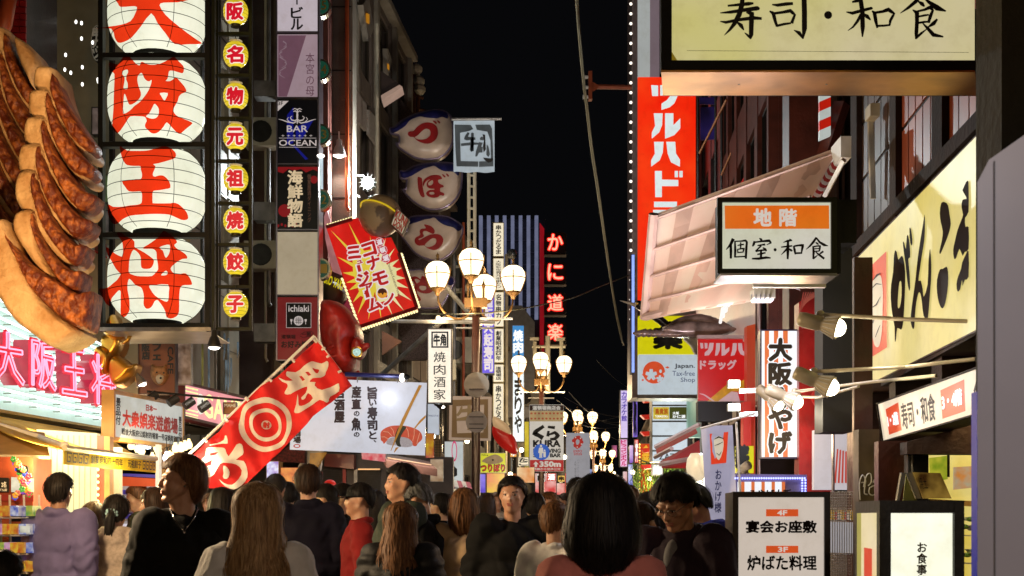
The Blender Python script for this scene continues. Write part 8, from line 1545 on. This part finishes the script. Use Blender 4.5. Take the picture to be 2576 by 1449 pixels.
HEMS={'short':[(0,.075),(45,.06),(62,.03),(82,.02),(100,.02),(115,-.05),(180,-.075)],'curtain':[(0,.078),(45,.066),(68,.05),(84,.012),(98,-.012),(112,-.08),(180,-.12)],'bob':[(0,.05),(48,.03),(56,-.14),(90,-.175),(180,-.2)],'long':[(0,.07),(48,.045),(56,-.2),(75,-.34),(180,-.42)],'tied':[(0,.085),(50,.05),(70,.0),(90,-.02),(120,-.06),(180,-.085)],'mid':[(0,.07),(48,.045),(56,-.14),(80,-.24),(180,-.3)],'crop':[(0,.08),(55,.06),(75,.03),(100,.03),(125,-.03),(180,-.06)]}
def hair_mesh(style,seed,n,thick=.012,curl=0,wid=.0030):
 H=HEMS[style];a0,b0,c0=.076+thick,.094+thick,.088+thick*1.1;C0=Vector((0,.014,.03));rg=random.Random(seed)
 def hem(th):
  d=abs(math.degrees((th+math.pi)%(2*math.pi)-math.pi))
  for(x0,y0),(x1,y1)in zip(H,H[1:]):
   if d<=x1:return y0+(y1-y0)*(d-x0)/(x1-x0)+.012*noise.noise(Vector((th*5,seed,0)))
  return H[-1][1]
 def pos(th,t,off=0):
  h=hem(th);top=c0;zl=h-C0.z;z_top=c0*math.cos(.0)
  L1=math.pi/2*c0;Lb=max(0,-zl);
  if zl>=0:phi=math.acos(max(-1,min(1,zl/c0)))*t;f=math.sin(phi);z=c0*math.cos(phi)
  else:
   s=t*(L1+Lb)
   if s<L1:phi=s/c0;f=math.sin(phi);z=c0*math.cos(phi)
   else:
    q=s-L1;z=-q;f=1
    if style in('short','crop','tied','curtain'):f=math.sqrt(max(.2,1-(q/.17)**2))
    elif style=='bob':f=1+.13*math.sin(min(1,q/.22)*math.pi)-.16*max(0,(q-.11)/.11)**2
    else:f=1-.08*min(1,q/.12)+.55*min(1,max(0,q-.08)/.26)+(.05*math.sin(q*18+th*2))-(.12*max(0,q-.3)/.1)
  wv=0
  if curl:wv=curl*math.sin(t*26+th*9+seed)*min(1,t*2)
  grow=1+noise.noise(Vector((math.sin(th)*3,math.cos(th)*3,t*2.2+seed)))*.05+noise.noise(Vector((math.sin(th)*9,math.cos(th)*9,t*3+seed)))*.02
  return Vector(((a0+off)*f*grow*math.sin(th)+wv,-(b0+off)*f*grow*math.cos(th)+wv*.6,z+off*(1-min(1,t*2))))+C0
 m=MB();nt,ns=56,20
 vs=[pos(2*math.pi*i/nt,j/ns)for j in range(ns+1)for i in range(nt)];m.add(vs,[(j*nt+i,j*nt+(i+1)%nt,(j+1)*nt+(i+1)%nt,(j+1)*nt+i)for j in range(ns)for i in range(nt)])
 vi=[pos(2*math.pi*i/nt,1,-.014)+Vector((0,0,.004))for i in range(nt)];b=len(m.v);m.v+=[tuple(v)for v in vi];m.f+=[(ns*nt+i,ns*nt+(i+1)%nt,b+(i+1)%nt,b+i)for i in range(nt)]
 for k in range(n):
  th=rg.uniform(0,2*math.pi);t0=rg.choice((rg.uniform(0,.15),rg.uniform(0,.5),rg.uniform(.2,.7)));t1=min(1.05,t0+rg.uniform(.3,1));t1=1+rg.uniform(-.03,.045)if t1>.93 else t1;ns_=7;dth=rg.uniform(-.12,.12);o0=rg.uniform(.0005,.006)if k%5 else rg.uniform(.004,.02);ph=rg.uniform(0,6);am=rg.uniform(0,.02)
  ps=[]
  for i in range(ns_+1):q=i/ns_;t=t0+(t1-t0)*q;tt=th+dth*q*q+am*math.sin(q*5+ph);ps.append(pos(tt,t,o0*(math.sin(q*math.pi)*.8+.25)+(.004*q if t1>.95 else 0)))
  l,r=[],[]
  for i,p in enumerate(ps):
   d=(ps[min(ns_,i+1)]-ps[max(0,i-1)]).normalized();o=Vector((p.x-C0.x,p.y-C0.y,max(0,p.z-C0.z)*.7)).normalized();s=d.cross(o).normalized()*wid*(1-.75*(i/ns_)**2);l.append(p-s);r.append(p+s)
  nn=ns_+1;m.add(l+r,[(i,i+1,nn+i+1,nn+i)for i in range(ns_)])
 return m
_cache={}
def link_(name,me,mt,parent):
 o=bpy.data.objects.new(name,me);COL.objects.link(o);o.parent=parent;o['_o']=(0,0,0)
 if me.materials[0]is None and not me.users>1:me.materials[0]=mt
 o.material_slots[0].link='OBJECT';o.material_slots[0].material=mt;return o
def cl(n,c,rough=.85,**k):return mat('cloth_'+n,c,rough,0,k.pop('ns',8),k.pop('na',.25),.25,180,spec=.2,**k)
eyew=mat('eye_white',(.6,.56,.52),.2);eyeb=mat('eye_iris',(.02,.01,.006),.1);lipm=mat('lip_skin',(.4,.12,.09),.4);browm=mat('brow_hair',(.02,.01,.006),.8)
def person(label,px,py,Y,yaw,cloth,col,style,hm,sk=0,arms='down',hy=0,hp=0,fem=False,near=False,seed=1,wide=0,long_=0,low=None,group=None,n=None,thick=.012,curl=0,capm=None,face=False,trm=None,hx=0):
 zt=CAMZ+(HZ-py)/FPX*Y;base=Vector(((px-CX)/FPX*Y+hx,Y,0));sc=zt/(1.735-(.02 if hp else 0)-.10*abs(math.sin(hp)))
 T=thing('person',label,'person',base,group);T.scale=(sc,sc,sc);T.rotation_euler=(0,0,yaw);T['_o']=(0,0,0)
 key=(arms,round(hy,2),round(hp,2),fem,near,cloth,wide,long_,seed if near else seed%2)
 if key not in _cache:_cache[key]=make_meshes(arms,hy,hp,fem,.0068 if near else .0135,cloth,seed,wide,long_)
 body,jm,tm,M=_cache[key]
 link_('body',body,SK[sk],T);J=link_('coat' if long_ else 'sweater' if cloth in('tee','sweater')else 'jacket',jm,col,T);link_('trousers',tm,trm or cl('dark_trousers',(.018,.018,.022)),T)
 for s in(-1,1):o=link_('shoe',SHOE,cl('dark_shoe',(.02,.018,.016),.5),T);o.location=(s*.103,.01,0)
 def put(mb,nm,mt,smooth=True,par=T):
  m2=MB();m2.v=[tuple(M@Vector(v))for v in mb.v];m2.f=mb.f;return m2.build(nm,mt,par,smooth=smooth)
 n=n if n is not None else(2600 if near else 700);hk=(style,seed%3 if not near else seed,n,thick,curl)
 H=None
 if style:
  mb=hair_mesh(style,hk[1],n,thick,curl,.0026 if near else .0042);H=put(mb,'hair',hm)
  if style=='tied' and low:
   m=MB()
   if low=='bun':m.ell((0,.085,.11),(.045,.045,.04),12,8)
   elif low=='pony':
    cap_(m,(.0,.105,.0),(.0,.145,-.05),.028,.036);cap_(m,(0,.145,-.05),(.01,.14,-.17),.038,.03);cap_(m,(.01,.14,-.17),(.0,.125,-.25),.03,.008)
    rg=random.Random(4)
    for k in range(120):
     a=rg.uniform(-1,1);b2=rg.uniform(-1,1);m.tube([(.028*a,.105+.02*b2,.0),(.036*a,.147+.026*b2,-.06),(.03*a+.01,.142+.026*b2,-.17),(.012*a,.126+.01*b2,-.25-.03*rg.random())],[.002,.002,.0018,.0006],3,cap=False)
   put(m,'ponytail' if low=='pony' else 'bun',hm,par=H)
   if low=='pony':
    m=MB();
    for k in range(9):a=k*.698;m.ell((.034*math.cos(a),.112+.02*math.sin(a)*.5,-.008+.03*math.sin(a)),(.02,.018,.018),8,6)
    put(m,'scrunchie',cl('cyan',(.45,.72,.75)),par=H)
 if capm:
  m=MB();a0=.1;m.lathe((0,.012,.045),[(.0,.088),(.04,.083),(.07,.062),(.09,.03),(.098,-.005),(.0985,-.02),(.092,-.02)],22);m.v=[(x*.93,y*1.05,z)for x,y,z in m.v]
  nn=10;pts=[(.085*math.sin(t),-.075-.085*math.cos(t),.028-.006*math.cos(t))for t in[(-1.25+2.5*i/nn)for i in range(nn+1)]];inn=[(.088*math.sin(t*.9),-.03-.062*math.cos(t*.9),.032)for t in[(-1.25+2.5*i/nn)for i in range(nn+1)]]
  m.add(pts+inn+[(x,y,z-.005)for x,y,z in pts],[(i,i+1,nn+1+i+1,nn+1+i)for i in range(nn)]+[(i,i+1,2*nn+2+i+1,2*nn+2+i)for i in range(nn)]);put(m,'cap',capm)
 if face or near:
  for s in(-1,1):
   m=MB().ell((s*.031,-.0735,.007),(.0125,.0115,.0068),12,8);e=put(m,'eye',eyew);put(MB().ell((s*.031-.003*0,-.0833,.007),(.0052,.0025,.0052),10,6),'iris',eyeb,par=e)
   put(cap_(MB(),(s*.016,-.0855,.0245),(s*.047,-.0735,.028),.0032,.0022),'eyebrow',browm);put(cap_(cap_(MB(),(s*.019,-.0815,.0125),(s*.031,-.0855,.0155),.0014,.0018),(s*.031,-.0855,.0155),(s*.044,-.077,.011),.0018,.0014),'eyelid',browm)
  put(cap_(cap_(MB(),(-.016,-.0895,-.0495),(.016,-.0895,-.0495),.0052,.0052),(-.013,-.0885,-.0595),(.013,-.0885,-.0595),.0062,.0062),'lips',lipm)
 T['_M']=[list(r)for r in M]
 return T,M,put
T,M,put=person('woman with a sleek black bob seen from behind in a coral jacket with denim collar',1514,1226,4.75,R(176),'jacket',cl('coral',(.72,.24,.2)),'bob',HB,0,fem=True,near=True,seed=11,n=4600,thick=.037,hp=.04)
m=MB();m.tube([Vector((.085*math.sin(a*.42),.03-.085*math.cos(a*.42),1.475+(.012 if math.cos(a*.42)<0 else-.03)))for a in range(15)],.022,8,closed=True);m.build('denim_collar',cl('denim',(.08,.14,.28),ns=60,na=.5),T,smooth=True)
T,M,put=person('woman with long honey brown hair in a white top seen from behind',648,1227,6.1,R(188),'sweater',cl('white_top',(.82,.8,.78)),'long',HBL,0,fem=True,near=True,seed=12,n=5600,thick=.034,wide=.045,curl=.006)
m=MB();m.tube([Vector((-.02,-.1,1.47)),Vector((-.075,.02,1.475)),Vector((-.11,.12,1.38)),Vector((-.1,.165,1.2)),Vector((-.05,.17,1.0))],.012,6);m.build('shoulder_strap',cl('red_strap',(.6,.02,.02)),T,smooth=True)
T,M,put=person('young man with swept brown hair in a black sweatshirt and necklace looking to the left',462,1160,7.4,R(18),'sweater',cl('black_sweat',(.004,.004,.004)),'curtain',HBR,1,hy=R(-88),hp=-.04,near=True,seed=13,n=3600,thick=.022,wide=.03)
m=MB();m.tube([Vector((-.07,-.03,1.47)),Vector((-.05,-.1,1.41)),Vector((-.01,-.135,1.355)),Vector((.04,-.11,1.42)),Vector((.07,-.03,1.475))],.0022,5);m.ell((-.01,-.14,1.35),(.008,.004,.01),8,6);m.build('necklace',mat('silver',(.7,.7,.72),.2,1),T,smooth=True)
put(MB().ell((-.082,.012,-.022),(.005,.006,.006),8,6),'earring',mat('silver'));put(MB().ell((.082,.012,-.022),(.005,.006,.006),8,6),'earring',mat('silver'))
T,M,put=person('man in glasses and dark cardigan bending his head over a phone',1716,1222,6.3,R(-38),'jacket',cl('plum_cardigan',(.03,.018,.03)),'short',HB,1,arms='phone',hp=R(30),near=True,seed=14,n=3200,thick=.02,wide=.02)
m=MB()
for s in(-1,1):m.tube([(s*.033+.022*math.cos(a*.524),-.0935,.006+.016*math.sin(a*.524))for a in range(12)],.0016,4,closed=True);m.tube([(s*.055,-.092,.01),(s*.08,-.02,.014),(s*.08,.02,.01)],.0016,4)
m.tube([(-.011,-.094,.008),(0,-.097,.01),(.011,-.094,.008)],.0015,4);put(m,'glasses',mat('glasses_frame',(.35,.33,.3),.25,.8))
m=MB();m.ell((0,-.05,1.3),(.055,.088,.13),16,10);m.build('grey_shirt',cl('grey_shirt',(.2,.2,.21)),T,smooth=True)
m=MB();m.obox((0,-.40,1.155),Vector((1,0,0)),Vector((0,.94,.34)).normalized(),Vector((0,-.34,.94)).normalized(),.038,.075,.005);m.build('phone',mat('phone_black',(.01,.01,.012),.15),T)
def P(*a,**k):return person(*a,**k)
C=lambda n,c,**k:cl(n,c,**k)
P('slim man in a lavender grey jacket at far left seen from behind',150,1190,10.2,R(170),'jacket',C('lavender',(.2,.17,.34)),'short',HB,1,wide=.03,seed=2,arms='walk')
P('person in a cream hoodie with curly brown hair at the left',197,1268,12.4,R(165),'hoodie',C('cream',(.55,.48,.38)),'short',HBR,0,curl=.006,seed=3)
P('woman with loose dark hair facing the white shop wall',238,1262,11.2,R(150),'sweater',C('white_knit',(.5,.46,.42)),'mid',HDB,0,fem=True,seed=4)
P('woman with a ponytail held by a cyan scrunchie in a cream fleece',293,1247,10.4,R(176),'hoodie',C('fleece',(.5,.4,.32),ns=40),'tied',HB,0,fem=True,low='pony',wide=.045,seed=5,n=900,thick=.02)
P('woman with her auburn hair in a bun looking left by the game stall',352,1228,14.0,R(-60),'jacket',C('dark_green',(.05,.06,.03)),'tied',HBR,0,fem=True,low='bun',seed=6,hp=.25)
P('woman in dark brown with long dark hair in profile facing left',393,1236,10.6,R(-80),'sweater',C('dark_brown_top',(.06,.028,.018)),'long',HDB,1,fem=True,seed=7,hp=.12,n=900,face=True)
P('grey haired man behind the bun haired woman',403,1220,15.5,R(170),'jacket',C('grey_coat',(.1,.1,.11)),'crop',HGY,0,seed=8)
P('short haired woman in a camouflage print jacket behind the young man',556,1226,11.0,R(-150),'jacket',mat('camouflage_cloth',(.2,.27,.03),.8,0,22,.3,.2,120,col2=(.015,.02,.03),thr=(.49,.51)),'bob',HB,0,fem=True,seed=9,n=700)
P('person in a lavender hood behind the honey haired woman',592,1262,12.8,R(180),'hoodie',C('lavender',(.2,.17,.34)),'short',HB,0,seed=10)
P('man with short black hair and a pale pink shirt left of the tall man',694,1193,13.4,R(175),'tee',C('pale_pink_shirt',(.5,.32,.27)),'crop',HB,1,seed=11)
P('dark haired person between the pale pink shirt and the tall man',724,1213,14.6,R(190),'jacket',C('black_coat',(.006,.006,.007)),'short',HB,0,seed=12)
P('tall man with short brown hair in a navy jacket seen from behind',776,1170,10.9,R(182),'jacket',C('navy_jacket',(.006,.005,.014)),'short',HDB,2,seed=13,n=1100,thick=.014,wide=.03)
P('dark haired person in glasses just right of the tall man',822,1228,11.6,R(-95),'jacket',C('black_coat',(.006,.006,.007)),'short',HB,0,seed=14,hp=.2)
P('man in a black jacket in left profile behind the man with a cap',858,1216,11.9,R(-75),'jacket',C('black_coat',(.006,.006,.007)),'short',HB,0,seed=15,face=True)
T,M,put=P('man in a black cap and glasses with a dark red jacket facing left',903,1215,10.4,R(-82),'jacket',C('wine_red',(.22,.012,.012)),'crop',HB,1,seed=16,capm=C('black_cap',(.01,.01,.01)),face=True)
m=MB();m.tube([(s_[0],s_[1],s_[2])for s_ in((.055,-.09,.01),(.03,-.098,.012),(0,-.099,.01),(-.03,-.098,.012),(-.055,-.09,.01))],.002,4);put(m,'glasses',mat('glasses_frame'))
P('tall man in a lavender and dark green jacket striding left in mid crowd',1010,1165,9.6,R(-70),'jacket',mat('two_tone_cloth',(.16,.12,.3),.8,0,1.1,.4,.2,100,col2=(.012,.02,.01),thr=(.45,.5)),'short',HB,1,arms='walk',seed=17,face=True,wide=.04)
P('woman with wavy brown hair and a black puffer jacket seen from behind',1008,1270,8.3,R(172),'puffer',C('black_puffer',(.006,.006,.007),rough=.55),'long',HBR,0,fem=True,seed=18,curl=.007,n=1800,wide=.05,thick=.028)
T,M,put=P('man in a dark cap and white face mask leaning forward in a black jacket',1066,1230,9.6,R(-100),'jacket',C('black_coat',(.006,.006,.007)),'crop',HGY,1,hp=R(28),seed=19,capm=C('black_cap',(.01,.01,.01)),face=True,wide=.03)
m=MB().ell((0,-.075,-.045),(.045,.035,.04),14,10);m.tube([(.04,-.07,-.035),(.07,-.01,-.005)],.0025,4);m.tube([(-.04,-.07,-.035),(-.07,-.01,-.005)],.0025,4);put(m,'face_mask',C('mask_white',(.68,.68,.7)))
P('person with dark hair half hidden behind the masked man',1108,1240,12.5,R(-120),'jacket',C('black_coat',(.006,.006,.007)),'short',HB,0,seed=20)
P('woman in a long beige coat walking away beside the lamp pole',1168,1228,9.6,R(165),'coat',C('beige_coat',(.55,.38,.22)),'bob',HBR,0,fem=True,seed=21,long_=.35,wide=.03,arms='walk',n=900)
P('young man in a black shirt walking towards the viewer in the middle',1290,1198,9.2,R(12),'sweater',C('black_sweat',(.008,.008,.008)),'curtain',HB,2,seed=22,face=True,n=1000,wide=.04,hy=R(-20),arms='walk')
P('black haired man in a white shirt behind the young man in black',1345,1240,12.2,R(186),'tee',C('white_shirt',(.5,.46,.5)),'short',HB,0,seed=23)
P('pink faced person in a pale blouse beside the dark bob',1380,1238,12.8,R(-25),'sweater',C('pale_blouse',(.5,.44,.38)),'short',HBR,2,seed=24,face=True,fem=True)
P('person in a white loose shirt left of the dark bob',1398,1262,8.4,R(150),'tee',C('white_top',(.66,.64,.62)),'short',HBR,0,seed=25,wide=.04)
P('tall dark haired person showing above the dark bob',1452,1202,13.2,R(180),'jacket',C('black_coat',(.006,.006,.007)),'short',HB,0,seed=26)
P('brown haired person right behind the dark bob',1580,1221,12.0,R(185),'jacket',C('rust_jacket',(.3,.1,.05)),'short',HDB,0,seed=27)
P('person in a cream top between the dark bob and the man with the phone',1640,1236,8.8,R(150),'sweater',C('cream',(.55,.48,.38)),'bob',HB,0,seed=28,fem=True)
P('person carrying a pale bag low behind the man with the phone',1612,1262,7.6,R(140),'jacket',C('pink_coat',(.5,.22,.17)),'short',HDB,0,seed=29)
P('man in a royal blue hoodie bowing his head at the right',1768,1236,8.2,R(-85),'hoodie',C('royal_blue',(.02,.03,.28)),'short',HB,1,hp=R(32),seed=30,face=True,arms='phone')
P('dark shape of a passer-by cut off at the lower left corner',8,1385,5.2,R(170),'jacket',C('black_coat',(.006,.006,.007)),'short',HB,0,seed=31)
cols_=[('black_coat',(.006,.006,.007)),('grey_coat',(.1,.1,.11)),('cream',(.55,.48,.38)),('navy_jacket',(.006,.005,.014)),('wine_red',(.22,.012,.012)),('rust_jacket',(.3,.1,.05)),('white_top',(.66,.64,.62)),('denim',(.08,.14,.28))]
cn={'black_coat':'black coat','grey_coat':'grey coat','cream':'cream top','navy_jacket':'navy jacket','wine_red':'wine red jacket','rust_jacket':'rust jacket','white_top':'white top','denim':'denim jacket'}
spots=[(1135,1243,15),(1225,1240,16),(1250,1238,20),(1320,1243,18),(1420,1240,22),(1375,1250,25),(1432,1248,28),(1470,1240,19),(1515,1248,26),(1545,1240,17),(1600,1243,22),(1560,1250,32),(1490,1252,36),(1402,1252,40),(1335,1250,30),(1270,1248,27),(1205,1246,21),(1180,1240,25),(1625,1240,17),(1535,1255,45),(1445,1256,50),(1500,1257,58),(1655,1245,19),(670,1230,16),(640,1214,17),(840,1240,17),(885,1250,16),(945,1232,15),(960,1246,18),(1045,1240,17),(330,1262,15),(420,1245,17),(530,1240,15),(745,1240,17),(15,1248,12.5)]+[(1190+i*23+(i*37)%11,1252+(i*7)%9,24+(i*13)%40)for i in range(20)]
near_by=['beside the shutters','near the lamp pole','by the yellow fish sign','under the black kanji banner','below the EXPO banner','behind the second lamp','in the far crowd','by the gold dragon sign','near the willow tree','at the dumpling shop']
for i,(px,py,Y)in enumerate(spots):
 c=cols_[i%8];y_=[R(180),R(175),R(10),R(190),R(-90),R(-10)][i%6];h=['short','bob','short','mid','short','crop'][i%6]
 where='at the game stall' if px<560 and px>300 else near_by[0]if 600<px<1100 else near_by[1]if px<1210 else near_by[2]if px<1300 else near_by[3]if px<1390 else near_by[4]if px<1480 else near_by[6]if px<1560 else near_by[7]if px<1640 else near_by[8]if px>1640 else near_by[9]
 P('%s haired walker in a %s %s, %s'%(['black','dark brown','brown'][i%3],cn[c[0]],where,'facing away' if abs(y_)>2 else 'facing sideways' if abs(abs(y_)-R(90))<.01 else 'facing the viewer'),px,py,Y,y_,'jacket',C(c[0],c[1]),h,[HB,HDB,HBR][i%3],i%3,seed=i+40,n=160 if Y>20 else 260,group='distant people filling the street')
for o in list(bpy.data.objects):
 if '_o' in o:del o['_o']
 if '_M' in o:del o['_M']
